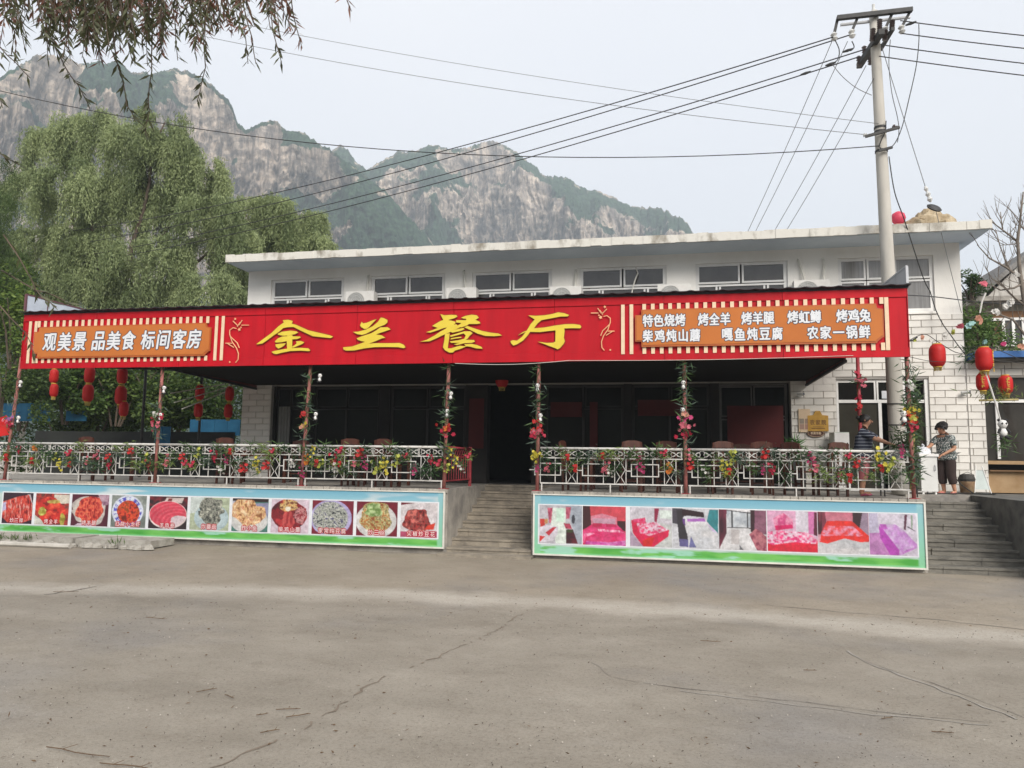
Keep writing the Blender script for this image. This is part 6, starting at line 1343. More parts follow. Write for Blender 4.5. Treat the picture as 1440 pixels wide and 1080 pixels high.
# charcoal grill with a dark wok lid that the first woman works over
gx = onZ(1250, 697, TZ); t = thing('charcoal_grill', 'grey metal grill trough behind the right railing end before the striped shirt woman', 'grill', (pa.x+.62, pa.y-.12, TZ))
mb = MB(); mb.prism([(-.34, .80), (.30, .68), (.38, .68), (.38, .76), (.32, .77), (-.34, .92)], -.16, .16); mb.build('trough', mat('sooty_steel', (.14, .14, .15), .5, (.06, .06, .065), 5, metal=.5), t)
for a in (-.28, .3):
    for b in (-.13, .13): mb = MB(); mb.tube([(a, b, 0), (a, b, .72 if a > 0 else .79)], .014, 6); mb.build('leg', M['iron'], t)
mb = MB(); mb.box(-.3, .3, -.13, .13, .25, .27); mb.build('shelf', M['iron'], t)
# fridge edge at the kitchen door
p = onY(1190, 660, 3.6); t = thing('fridge', 'tall pale green white fridge edge beside the kitchen door left of the striped shirt woman', 'fridge', (p.x-.13, 3.62, TZ))
mb = MB(); mb.box(-.16, .16, -.26, .24, .03, 1.34); mb.build('body', mat('pale_green_white', (.58, .62, .56), .4), t)
mb = MB(); mb.box(-.155, .155, -.285, -.263, .05, 1.32); mb.build('door', M['wframe'], t); mb = MB(); mb.box(.10, .125, -.31, -.287, .7, 1.1); mb.build('handle', M['iron'], t)
# bucket, stove and pump hoses at the wall
p = onY(1360, 687, 3.4); t = thing('bucket', 'tan bucket with a dark lid full of soot beside the bright tiled wall', 'bucket', (p.x, 3.4, TZ))
mb = MB(); mb.lathe([(.13, 0), (.155, .26), (.16, .27), (.15, .275), (.13, .1)], 20); mb.build('pail', mat('tan_plastic', (.46, .34, .20), .6, (.25, .14, .08), 6), t, True)
mb = MB(); mb.lathe([(.16, .278), (.17, .33), (.13, .42), (.05, .44)], 16); mb.build('lid', mat('sooty_lid', (.05, .045, .04), .7), t)
mb = MB(); mb.tube([(-.16, 0, .26), (-.13, -.05, .42), (0, -.07, .48), (.13, -.05, .42), (.16, 0, .26)], .006, 5); mb.build('handle', M['iron'], t)
p = onY(1382, 686, 3.55); t = thing('folding_stand', 'small white folding stand leaning at the wall corner beside the bucket', 'stand', (p.x, 3.6, TZ))
for s in (-1, 1):
    mb = MB(); mb.tube([(s*.17, -.05, 0), (s*.06, .1, .62)], .012, 6); mb.build('leg', M['wframe'], t)
mb = MB(); mb.add([(-.14, -.03, .1), (.14, -.03, .1), (.07, .08, .52), (-.07, .08, .52), (-.14, -.02, .1), (.14, -.02, .1), (.07, .09, .52), (-.07, .09, .52)], [(0, 1, 2, 3), (7, 6, 5, 4), (0, 4, 5, 1), (1, 5, 6, 2), (2, 6, 7, 3), (3, 7, 4, 0)]); mb.build('board', mat('pale_bluegreen', (.50, .56, .54), .6), t)
mb = MB(); pts = [onZ(1345, 683, TZ+.02), onZ(1352, 690, TZ+.02), onZ(1365, 694, TZ+.02), onZ(1378, 690, TZ+.02), onZ(1372, 686, TZ+.02)]
o_ = pts[2]; P_ = [(o_.x-.35, 3.2, TZ+.45), (o_.x-.2, 3.1, TZ+.2), (o_.x, 3.0, TZ+.02), (o_.x+.35, 2.9, TZ+.02), (o_.x+.5, 3.2, TZ+.02), (o_.x+.2, 3.35, TZ+.02), (o_.x-.1, 3.1, TZ+.03), (o_.x-.5, 2.8, TZ+.02), (o_.x-1.0, 2.75, TZ+.02)]
mb.tube([Vector(a) for a in P_], .012, 6); tag(mb.build('hose', M['cable']), 'black hose coiled on the terrace in front of the bucket', 'hose')
# plaque and oval sign on the tiled wall
p = onY(1150, 594, BY-.04); t = thing('wall_plaque', 'golden square plaque with a roof shaped top on the tiled wall', 'plaque', (p.x, BY-.04, p.z)); g_ = mat('plaque_gold', (.60, .36, .08), .35, (.48, .26, .05), 7, metal=.35)
mb = MB(); mb.prism([(-.23, -.21), (.23, -.21), (.23, .16), (.10, .17), (.05, .27), (-.05, .27), (-.10, .17), (-.23, .16)], -.03, .01); mb.build('board', g_, t)
for k, ch in enumerate('农家院'): write(ch, -.13+k*.13, -.0, -.034, .10, .12, mat('plaque_dark_gold', (.24, .12, .03), .5), None, .004, 0, t)
mb = MB(); mb.box(-.15, .15, -.036, -.031, -.15, -.13); mb.box(-.12, .12, -.036, -.031, -.11, -.10); mb.build('raised_line', MATS['plaque_dark_gold'], t)
p = onY(1147, 608, BY-.04); t = thing('oval_sign', 'small dark brown oval sign hanging under the golden plaque', 'sign', (p.x, BY-.04, p.z-.02)); mb = MB(); mb.prism([(.20*math.cos(a), .10*math.sin(a)) for a in np.linspace(0, 2*math.pi, 25)[:-1]], -.02, .01); mb.build('board', mat('oval_brown', (.09, .035, .025), .5), t)
mb = MB(); mb.tube([(.18*math.cos(a), -.023, .085*math.sin(a)) for a in np.linspace(0, 2*math.pi, 25)], .005, 4, False); mb.build('rim', M['cream'], t)
for k, ch in enumerate('欢迎光临'): write(ch, -.09+k*.06, 0, -.024, .05, .06, M['cream'], None, .002, 0, t)
p = onY(1131, 590, BY-.04); t = thing('wall_notice', 'small framed notice with four photographs at the left of the plaque', 'notice', (p.x, BY-.04, p.z)); mb = MB(); mb.box(-.13, .13, -.02, .01, -.3, .25); mb.build('board', M['cream'], t)
for k in range(4): mb = MB(); mb.box(-.11+.12*(k % 2), -.01+.12*(k % 2), -.025, -.021, -.1-.13*(k//2), .02-.13*(k//2)); mb.build('photo', mat('faded_photo%d' % k, (.3+.05*k, .25, .2), .6), t)
# fern in a dark pot on a stand
p = onY(1117, 612, 3.3); t = thing('potted_fern', 'bright green fern in a dark pot at the end of the dark window front', 'plant', (p.x, 3.3, TZ))
mb = MB(); mb.box(-.2, .2, -.15, .15, 0, .78); mb.build('stand', M['iron'], t); mb = MB(); mb.lathe([(.11, .785), (.17, 1.0), (.15, 1.005), (.1, .9)], 14); mb.build('pot', M['ceramic'], t)
P = rng.normal(0, .05, (190, 3))+[0, 0, 1.02]; D = rng.normal(size=(190, 3))*[1, 1, .5]+[0, 0, .35]; quads('frond', leaves(P, D, rng.uniform(.12, .32, 190), .022), mat('fern_green', (.10, .28, .05), .6, (.05, .16, .03), 10, trans=.25), t)

# dining chairs and tables
def chair(c):
    t = bpy.data.objects.new('dining_chair', None); col.objects.link(t); m = c
    for x, y, h in ((-.19, -.19, .44), (.19, -.19, .44)): mb = MB(); mb.box(x-.02, x+.02, y-.02, y+.02, 0, h); mb.build('leg', m, t)
    for x in (-.19, .19): mb = MB(); mb.bar((x, .19, 0), (x, .19, .45), .04); mb.bar((x, .19, .45), (x*.95, .27, 1.0), .038); mb.build('leg', m, t)
    mb = MB(); mb.box(-.22, .22, -.22, .22, .44, .475); mb.build('seat', m, t)
    mb = MB(); mb.prism([(-.21, .90), (.21, .90), (.19, 1.0), (.08, 1.03), (-.08, 1.03), (-.19, 1.0)], .245, .275); mb.build('top_rail', m, t)
    for x in (-.11, 0, .11): mb = MB(); mb.bar((x, .20, .48), (x, .26, .905), .045, .012); mb.build('back_slat', m, t)
    for y in (-.19, .19): mb = MB(); mb.bar((-.19, y, .22), (.19, y, .22), .022); mb.build('stretcher', m, t)
    return t
def table():
    t = bpy.data.objects.new('dining_table', None); col.objects.link(t)
    mb = MB(); mb.box(-.6, .6, -.4, .4, .715, .75); mb.build('tabletop', M['wood'], t)
    for x in (-.53, .53):
        for y in (-.33, .33): mb = MB(); mb.box(x-.03, x+.03, y-.03, y+.03, 0, .714); mb.build('leg', M['wood'], t)
    
    for y in (-.35, .35): mb = MB(); mb.box(-.5, .5, y-.01, y+.01, .62, .714); mb.build('apron', M['wood'], t)
    return t
c0 = chair(M['wood']); remember(c0); t0 = table(); remember(t0); first = [True, True]
def put(k, x, y, rz, label, cat, group):
    src = (c0, t0)[k]
    if first[k]: first[k] = False; o = src
    else: o = copy_tree(src)
    o.location = (x, y, TZ); o.rotation_euler = (0, 0, rz); tag(o, label, cat, group); return o
for x, lb in ((-9.3, 'dark wooden table under the canopy near the left window'), (-6.2, 'dark wooden table left of the stairs under the canopy'), (-.9, 'dark wooden table just right of the stairs behind the railing'), (1.6, 'dark wooden table in the middle of the right terrace'), (-12.9, 'dark wooden table at the open left end of the terrace')): put(1, x, 1.35, 0, lb, 'table', 'dining tables under the canopy')
for x, y, rz, lb in ((-1.75, .75, 1.4, 'red brown chair seen behind the railing just right of the stairs'), (-.6, .62, 3.3, 'red brown chair against the railing, second to the right of the stairs'), (.15, .75, 3.0, 'red brown chair left of the middle railing post'), (1.15, .65, 3.3, 'red brown chair right of the middle railing post'), (1.95, .62, 3.0, 'red brown chair in the middle of the right terrace section'), (2.65, .8, 2.4, 'red brown chair below the golden plaque'), (3.25, .7, 3.4, 'red brown chair left of the striped shirt woman'),
                     (-6.6, .7, 3.2, 'red brown chair left of the stairs, left one of two at the table'), (-5.8, .7, 3.0, 'red brown chair left of the stairs, right one of two at the table'), (-9.6, .7, 3.2, 'red brown chair in front of the table near the left window'), (-8.7, 2.1, .1, 'red brown chair behind the table near the left window'), (-13.2, .75, 3.1, 'red brown chair at the open left end of the terrace'), (-.6, 2.1, .2, 'red brown chair behind the table right of the stairs'), (1.7, 2.1, -.1, 'red brown chair behind the table in the middle of the right terrace')):
    put(0, x, y, rz, lb, 'chair', 'dining chairs under the canopy')
# dark screen and blue sheets at the left behind the terrace
mb = MB(); mb.box(-19, -12.2, 5.0, 5.05, TZ, 2.62); tag(mb.build('dark_tarp_screen', mat('black_tarp', (.02, .022, .018), .8, (.01, .011, .01), 2)), 'long black tarp screen behind the left end of the terrace', 'screen')
for pa_, pb_, y, lb in (((-40, 592), (72, 567), 6.5, 'bright blue sheet fence behind the leftmost post'), ((92, 592), (122, 578), 7.2, 'small blue sheet glimpsed through the leaves between the left lanterns'), ((216, 628), (240, 600), 4.6, 'dark blue board standing left of the building corner'), ((266, 612), (338, 590), 8.0, 'blue awning strip beyond the building corner')):
    A_ = onY(*pa_, y); B_ = onY(*pb_, y); a, b, z0, z1 = A_.x, B_.x, A_.z, B_.z
    t = thing('blue_sheet', lb, 'sheet', (a, y, z0)); n = int((b-a)/.5)+1; w_ = (b-a)/n
    for i in range(n): mb = MB(); mb.box(i*w_+.005, (i+1)*w_-.005, 0, .02+.01*(i % 2), 0, z1-z0); mb.build('panel', M['bluef'], t)
    mb = MB(); mb.bar((0, .05, z1-z0-.03), (b-a, .05, z1-z0-.03), .03); mb.build('rail', M['iron'], t)

# ================================================================== LANTERNS
def lantern_proto(w_, h_, mark=None):
    t = bpy.data.objects.new('red_lantern', None); col.objects.link(t); n = 24; V = []; K = 12; mb = MB()
    for i in range(K+1):
        a = -1+2*i/K; r = w_*(1-abs(a)**4.5*.45)
        for j in range(n): b = 2*math.pi*j/n; rr_ = r*(1-.035*abs(math.sin(b*6))); V.append((rr_*math.cos(b), rr_*math.sin(b), a*h_))
    mb.add(V, [(i*n+j, i*n+(j+1) % n, (i+1)*n+(j+1) % n, (i+1)*n+j) for i in range(K) for j in range(n)]); mb.build('body', M['lant'], t, True)
    for z, nm in ((-h_, 'bottom_rim'), (h_, 'top_rim')): mb = MB(); mb.tube([(0, 0, z-.02), (0, 0, z+.02)], w_*.55, 16); mb.build(nm, M['lantg'], t)
    mb = MB()
    for j in range(14): b = 2*math.pi*j/14; mb.tube([(w_*.45*math.cos(b), w_*.45*math.sin(b), -h_-.02), (w_*.4*math.cos(b), w_*.4*math.sin(b), -h_-.09)], .008, 3)
    mb.build('tassel', mat('pale_yellow_fringe', (.62, .50, .16), .7), t)
    mb = MB(); mb.tube([(0, 0, h_), (0, 0, h_+.22)], .006, 4); mb.build('cord', M['iron'], t)
    if mark:
        mb = MB()
        for k, (dx, dz) in enumerate(mark): mb.box(dx-.012, dx+.012, -w_*.99-.004, -w_*.99+.004+abs(dx)*.3, dz-.012, dz+.012)
        mb.build('gold_mark', M['lantg'], t)
    return t
lp = lantern_proto(.165, .24); ls = lantern_proto(.135, .19); remember(lp); remember(ls)
fl = {}
def lant(src, x, y, Y, label, s=1.0, grp='red paper lanterns hanging in pairs at the canopy ends'):
    p = onY(x, y, Y); k = src.name
    s *= 1.22 if src is ls and Y > 2.4 else 1
    if k not in fl: fl[k] = 1; o = src
    else: o = copy_tree(src)
    o.location = p; o.scale = (s*(.86 if src is ls and Y > 2.4 else 1), s*(.86 if src is ls and Y > 2.4 else 1), s); tag(o, label, 'lantern', grp)
RG = 'big red lanterns hanging at the right'
lant(lp, 1318, 500, 2.6, 'big red lantern hanging alone in front of the white tiled wall', 1.0, RG)
lant(lp, 1384, 505, 1.9, 'biggest red lantern at the right, hanging over a smaller one', .98, RG)
lant(ls, 1382, 537, 2.0, 'smaller red lantern directly below the biggest one at the right', .92, RG)
lant(ls, 1414, 541, 2.2, 'smaller red lantern at the right edge in front of the shop window', .98, RG)
for x, y, Y, s_, lb in ((76, 529, 2.6, .8, 'upper lantern of the leftmost pair with a yellow fringe'), (76, 549, 2.6, .75, 'lower lantern of the leftmost pair with a yellow fringe'), (126, 527, 2.8, .95, 'upper lantern of the second pair from the left'), (124, 553, 2.8, 1.0, 'lower lantern of the second pair from the left'), (172, 528, 2.9, .95, 'upper lantern of the third pair from the left'), (170, 556, 2.9, 1.05, 'middle lantern of the third string from the left'), (174, 575, 2.9, .85, 'lowest lantern of the third string from the left'),
                    (281, 552, 3.3, .85, 'upper lantern of the pair just left of the building corner'), (279, 577, 3.3, .8, 'lower lantern of the pair just left of the building corner'), (323, 554, 3.4, .8, 'upper lantern of the pair at the building corner'), (321, 578, 3.4, .78, 'lower lantern of the pair at the building corner')): lant(ls, x, y, Y, lb, s_)
lant(lp, 706, 531, 3.3, 'dark red lantern hanging in the shade above the central stairs', 1.0, None)
def gold_marks(o, ang, w_, h_, rows=4):
    mb = MB(); rr = random.Random(5)
    for k in range(rows):
        zc = h_*.62-k*h_*.40
        for q in range(7):
            a = ang+rr.uniform(-.17, .17); z = zc+rr.uniform(-.13, .13)*h_; L_ = rr.uniform(.02, .05); v = rr.random() < .5
            d = Vector((math.sin(a), -math.cos(a), 0)); s_ = Vector((math.cos(a), math.sin(a), 0)); c = d*w_*1.005+Vector((0, 0, z)); e = (s_ if v else Vector((0, 0, 1)))*L_*.5
            mb.bar(c-e, c+e, .012)
    mb.build('gold_lettering', M['lantg'], o, kind_='stuff') if 0 else tag(mb.build('gold_lettering', M['lantg'], o), kind='stuff')
for o in [x for x in bpy.data.objects if x.get('group') == RG]:
    if 'biggest red lantern at' in o['label']: gold_marks(o, .95, .163, .24, 5)
    elif 'directly below' in o['label']: gold_marks(o, -.35, .133, .19)
    elif 'shop window' in o['label']: gold_marks(o, -.05, .133, .19)
p = onY(6, 600, 2.0); mb = MB(); mb.add([(-.25, 0, -.28), (.22, .04, -.2), (.24, -.03, .12), (.02, .0, .3), (-.25, .03, .22), (-.25, .02, -.28), (.22, .06, -.2), (.24, -.01, .12), (.02, .02, .3), (-.25, .05, .22)], [(0, 1, 2, 3, 4), (9, 8, 7, 6, 5), (0, 5, 6, 1), (1, 6, 7, 2), (2, 7, 8, 3), (3, 8, 9, 4), (4, 9, 5, 0)])
t = thing('red_flag', 'bright red flag at the left edge above the short railing', 'flag', p); mb.build('cloth', M['lant'], t); mb = MB(); mb.tube([(-.26, 0, p.z*0-.9), (-.26, 0, .4)], .012, 6); mb.build('stick', M['iron'], t)

# ================================================================== UTILITY POLE AND WIRES
PB = Vector((onY(1262, 640, 2.5).x+.03, 2.5, TZ)); PT = onY(1228.5, 17, 2.5); up_ = thing('utility_pole', 'tall leaning pale concrete utility pole with iron crossarms behind the right end of the sign', 'pole', PB)
L3 = lambda v: Vector(v)-PB
mb = MB(); mb.tube([L3(PB.lerp(PT, i/10)) for i in range(11)], [.175-.078*i/10 for i in range(11)], 18); mb.build('shaft', M['pole'], up_, True)
mb = MB(); mb.tube([L3(PT), L3(PT)+Vector((0, 0, .1)), L3(PT)+Vector((0, 0, .18))], [.05, .03, .035], 8); mb.build('cap', M['wceramic'], up_)
def W(x, y, Y=2.4): return onY(x, y, Y)
def armbar(a, b, w_): mb = MB(); mb.bar(L3(a), L3(b), w_); return mb.build('crossarm', M['iron'], up_)
armbar(W(1177, 25.5, 2.34), W(1283, 13.5, 2.34), .095)
mb = MB(); mb.bar(L3(W(1182, 35, 2.55)), L3(W(1280, 24, 2.55)), .05); mb.build('crossarm', M['grey'], up_)
armbar(W(1240, 44, 1.9), W(1208, 93, 3.5), .12); armbar(W(1256, 40, 1.95), W(1238, 70, 2.9), .07)
def insul(a, b, r=.055, m='ceramic', nd=5):
    a = L3(a); b = L3(b); pts = []; rs = []
    for i in range(nd*2+1): pts.append(a.lerp(b, i/(nd*2))); rs.append(r if i % 2 else r*.5)
    mb = MB(); mb.tube(pts, rs, 10); return mb.build('insulator', M[m], up_)
HG = [((1178, 26), (1173, 48)), ((1207, 22), (1198, 44)), ((1256, 16), (1245, 40)), ((1281, 14), (1268, 38))]
for a, b in HG:
    mb = MB(); mb.bar(L3(W(*a)), L3(W(b[0], b[1])), .06); mb.build('hanger', M['iron'], up_); insul(W(b[0]-1, b[1]-2), W(b[0]+1, b[1]+9), .075, 'wceramic', 2)
for a, b in (((1237, 27), (1237, 44)), ((1228, 40), (1226, 58)), ((1245, 42), (1244, 57)), ((1255, 28), (1254, 42))): insul(W(*a, 2.2), W(*b, 2.2), .06, 'ceramic', 6)
for a, b in (((1215, 65), (1216, 78)), ((1207, 79), (1209, 93)), ((1223, 78), (1224, 91))): insul(W(*a, 3.3), W(*b, 3.3), .06, 'ceramic', 4)
armbar(W(1217, 192, 2.3), W(1265, 179, 2.3), .055); insul(W(1214, 190), W(1219, 190), .05, 'wceramic', 2); insul(W(1255, 177), W(1262, 180), .05, 'ceramic', 2)
armbar(W(1236, 212, 2.3), W(1255, 207, 2.3), .05)
for y in (180, 186, 213): a = W(1239+(y-180)*.035, y, 2.5); f_ = (a.z-TZ)/(PT.z-TZ); c = PB.lerp(PT, f_); mb = MB(); mb.tube([L3(c)-Vector((0, 0, .025)), L3(c)+Vector((0, 0, .025))], .175-.078*f_+.012, 16); mb.build('band', M['iron'], up_)
mb = MB(); mb.tube([L3(W(x, y, 2.36)) for x, y in ((1246, 170), (1245, 185), (1239, 198), (1236, 206), (1240, 210))], .012, 5); mb.build('cable_loop', M['cable'], up_)
for z, h in ((3.2, .02), (2.75, .02)): c = PB.lerp(PT, (z-TZ)/(PT.z-TZ)); mb = MB(); mb.tube([L3(c), L3(c)+Vector((0, 0, h))], .18, 16); mb.build('band', M['iron'], up_)
def wire(label, A, Bq, sag, r=.011, m='cable', n=24, group=None, name='power_cable'):
    A = Vector(A); Bq = Vector(Bq); mb = MB(); mb.tube([A.lerp(Bq, i/n)-Vector((0, 0, sag*4*(i/n)*(1-i/n))) for i in range(n+1)], r, 5); return tag(mb.build(name, M[m]), label, 'cable', group)
# bundle of four to the far pole behind the willow
far = [(60, 330), (60, 350), (60, 368), (60, 378)]; near = [(1172, 52), (1199, 48), (1240, 62), (1208, 80)]
for k, (f2, n2, lb) in enumerate(zip(far, near, ('topmost of the four parallel cables running from the pole top to the left', 'second from top of the four parallel cables running from the pole top to the left', 'third from top of the four parallel cables running from the pole top to the left', 'lowest of the four parallel cables running from the pole top to the left'))):
    A = W(*n2, 2.3+.25*k); Bv = atD(f2[0], f2[1], 36); wire(lb, A, Bv, .62, .015, group='four parallel cables crossing in front of the mountains')
fp = thing('utility_pole', 'distant concrete pole hidden in the willow crown where the four cables end', 'pole', (atD(60, 340, 36).x-.3, atD(60, 340, 36).y, 0)); mb = MB(); mb.tube([(0, 0, 0), (0, 0, 12.5)], [.17, .1], 10); mb.build('shaft', M['pole'], fp)
mb = MB(); mb.bar((-.8, 0, 12), (.8, 0, 12), .08); mb.build('crossarm', M['iron'], fp)
for k, (a, b, lb) in enumerate((((1266, 29), (1500, 56), 'topmost'), ((1268, 47), (1500, 74), 'second'), ((1240, 63), (1500, 96), 'third'), ((1236, 79), (1500, 113), 'lowest'))):
    wire(lb+' of the four cables running from the pole to the right edge', W(*a, 2.2), onY(*b, 2.2), .02, .012, group='four cables leaving the pole to the right')
for k, (a, b, lb) in enumerate((((1170, 58), (1050, 323), 'leftmost'), ((1192, 58), (1061, 322), 'second'), ((1218, 92), (1087, 322), 'third'), ((1229, 110), (1104, 321), 'rightmost'))):
    wire(lb+' of the four thin slanting cables dropping from the pole to the roof', W(*a, 2.4), onY(b[0], b[1]+6, 6.0), .06, .008, 'cableg', group='four slanting cables dropping to the roof')
wire('long black cable sagging from the left edge across the mountains to the pole', onY(-40, 118, 1.0), onY(1238, 205, 2.4), .95, .011)
wire('upper faint grey cable crossing the pale sky above the mountains', onY(180, 0, 3.0), W(1236, 174, 2.4), .25, .006, 'cableg'); wire('lower faint grey cable crossing the pale sky above the mountains', onY(190, 30, 3.0), W(1214, 189, 2.4), .3, .007, 'cableg')
# guy wire with strain insulator, disc and its way down to the wall
wire('thin guy wire from the pole top down to the roof corner', W(1240, 66, 2.3), onY(1301, 262, 3.0), .02, .008, 'cableg')
t = thing('strain_insulator', 'black disc and ceramic strain insulator where the guy wire meets the roof corner', 'insulator', onY(1314, 292, 2.95)); o_ = t.location
mb = MB(); a = onY(1301, 262, 3)-o_; b = onY(1309, 284, 3)-o_; mb.tube([a.lerp(b, i/6) for i in range(7)], [.02, .05, .02, .06, .03, .06, .02], 8); mb.build('rod', M['wceramic'], t)
mb = MB(); ax = Vector((.35, -.75, .85)).normalized(); mb.tube([ax*-.03, ax*.0, ax*.03], [.15, .165, .12], 18); mb.build('disc', M['iron'], t)
wire('continuation of the guy wire from the black disc down past the upper wall corner', onY(1316, 296, 2.9), onY(1352, 440, 3.7), .02, .007, 'cableg')
def polywire(label, pts, Y, r=.008, m='cable'):
    P = [onY(x, y, Y if not isinstance(Y, (list, tuple)) else Y[i]) for i, (x, y) in enumerate(pts)]
    # smooth
    Q_ = []
    for i in range(len(P)-1):
        p0 = P[max(i-1, 0)]; p1 = P[i]; p2 = P[i+1]; p3 = P[min(i+2, len(P)-1)]
        for s in range(6):
            u = s/6; Q_.append(.5*((2*p1)+(p2-p0)*u+(2*p0-5*p1+4*p2-p3)*u*u+(3*p1-p0-3*p2+p3)*u**3))
    Q_.append(P[-1]); mb = MB(); mb.tube(Q_, r, 5); return tag(mb.build('power_cable', M[m]), label, 'cable')
polywire('black cable looping from the top crossarm down to the middle of the pole', [(1292, 34), (1292, 60), (1288, 95), (1278, 140), (1268, 180), (1258, 202), (1250, 208)], 2.35, .010)
polywire('cable hanging in a shallow loop right of the pole between crossarm and lower bracket', [(1252, 56), (1250, 90), (1254, 130), (1262, 165), (1264, 185), (1262, 200)], 2.35, .008)
polywire('short black jumper cable at the left end of the top crossarm', [(1174, 56), (1180, 70), (1178, 84), (1168, 90)], 2.35, .012)
polywire('short black jumper cable at the second hanger of the crossarm', [(1198, 58), (1201, 66), (1197, 71), (1192, 71)], 2.35, .012)
polywire('thin stay cable from the left cables to the pole below the crossarms', [(1170, 90), (1185, 108), (1205, 124), (1226, 134)], 2.4, .008, 'cableg')
polywire('black cable running down the pole and across the rightmost upper window', [(1250, 220), (1258, 270), (1272, 310), (1288, 360), (1300, 395), (1308, 410)], (2.4, 2.6, 2.9, 3.2, 3.6, 3.85), .012)
polywire('black cable from the upper window down the corner to the first red lantern', [(1308, 410), (1316, 436), (1326, 456), (1336, 470), (1346, 484), (1360, 502)], (3.85, 3.85, 3.7, 3.5, 3.3, 3.0), .012)
polywire('black cable from the sign end across the wall to the right', [(1275, 415), (1310, 417), (1345, 421), (1380, 425), (1440, 428)], (.1, 2.6, 3.7, 3.8, 4.0), .012)
polywire('garland cord along which the right lanterns hang', [(1276, 480), (1300, 470), (1318, 480), (1350, 497), (1384, 486), (1440, 508)], (.1, 1.5, 2.6, 2.2, 1.9, 2.0), .008)
polywire('second garland cord over the neighbour roof strip', [(1280, 502), (1310, 508), (1350, 509), (1400, 507), (1445, 512)], (.3, 1.6, 2.2, 2.2, 2.2), .006)
tw1 = [polywire(l, p_, y_, .014) for l, p_, y_ in (('dark twig like cable end right of the sign', [(1276, 480), (1284, 478), (1290, 474)], .2),)]
for k, (x, y, lb) in enumerate(((1168, 90, 'black cable clamp on the lowest of the four cables'), (1192, 71, 'black cable clamp on the third of the four cables'), (1133, 103, 'black cable clamp farther left on the lowest cable'), (1281, 33, 'black cable clamp at the right end of the crossarm'))):
    p = W(x, y, 2.5); mb = MB(); mb.tube([p-Vector((.11, 0, .03)), p, p+Vector((.11, 0, .03))], [.02, .035, .02], 8); tag(mb.build('cable_clamp', M['cable']), lb, 'clamp', 'black cable clamps')
# white light strings at the left end under the canopy
for k, (a, b) in enumerate((((240, 553), (316, 540)), ((245, 566), (318, 545)), ((256, 575), (320, 550)))):
    A = onY(*a, 1.0); Bq = onY(*b, 3.6); wire(['upper', 'middle', 'lower'][k]+' pale rod slanting under the left end of the canopy', A, Bq, .0, .014, 'pvc', 8, 'pale rods slanting under the left canopy end', 'pale_rod')
# ================================================================== VEGETATION
leafA = attr_mat('foliage', .55, .35, .25)
def tones(n, c0, c1, pw=1.0):
    t_ = rng.random(n)[:, None]**pw; return np.array(c0)*(1-t_)+np.array(c1)*t_
def crown_strands(lobes, ns, L_rng, leaf_n, ll, lw, c0, c1):
    """lobes: (centre, radius). Returns leaf quads and tones: drooping strands that start on the lobes"""
    w_ = np.array([l[1]**2 for l in lobes]); w_ = w_/w_.sum(); nc = max(20, ns//26); kc = rng.choice(len(lobes), nc, p=w_); cl = rng.integers(0, nc, ns); k = kc[cl]
    C = np.array([l[0] for l in lobes])[k]; Rr = np.array([l[1] for l in lobes])[k]
    dc = rng.normal(size=(nc, 3)); dc[:, 2] = np.abs(dc[:, 2])*.9-.25; dc[:, 1] -= .25; dc = unit(dc); rc = rng.uniform(.62, 1.12, nc); d = unit(dc[cl]+rng.normal(0, .10, (ns, 3))); st = C+d*Rr[:, None]*rc[cl][:, None]*[1, 1, .85]+rng.normal(0, .10, (ns, 3))
    L_ = rng.uniform(*L_rng, nc)[cl]*rng.uniform(.65, 1.1, ns); out_d = unit(np.stack([d[:, 0], d[:, 1], np.zeros(ns)], 1)); hueL = rng.random(nc)[cl]
    s = np.linspace(0, 1, leaf_n)[None, :, None]; bow = out_d[:, None, :]*(rng.uniform(.25, .7, ns)[:, None, None])*np.sqrt(s)*.9
    ph = rng.uniform(0, 6.28, (ns, 1, 1)); sway = np.concatenate([np.sin(s*5+ph), np.cos(s*4+ph), 0*s+0*ph], 2)*.10
    P = st[:, None, :]+bow+sway; P[:, :, 2] -= (s[:, :, 0]**1.15)*L_[:, None]; P[:, :, 2] += .25*np.sin(s[:, :, 0]*3.0)*(s[:, :, 0] < 1)
    P = P+rng.normal(0, .03, P.shape); D = rng.normal(0, .55, P.shape); D[:, :, 2] -= 1.0
    n = ns*leaf_n; q = leaves(P.reshape(-1, 3), D.reshape(-1, 3), rng.uniform(.7, 1.2, n)*ll, lw)
    t_ = np.clip(hueL[:, None]*.45+rng.random((ns, 1))*.35+rng.random((ns, leaf_n))*.3, 0, 1).reshape(-1, 1); tn = np.array(c0)*(1-t_)+np.array(c1)*t_
    return q, tn
def limbs(base, tips, r0, m, parent, name='limb'):
    for tp in tips:
        a = Vector(base); b = Vector(tp); P = []; n = 7
        for i in range(n+1):
            u = i/n; p = a.lerp(b, u); p += Vector((random.uniform(-.18, .18), random.uniform(-.18, .18), math.sin(u*math.pi)*.5))*(1 if 0 < i < n else 0); P.append(p)
        mb = MB(); mb.tube(P, [r0*(1-.8*i/n) for i in range(n+1)], 7); mb.build(name, m, parent, True)
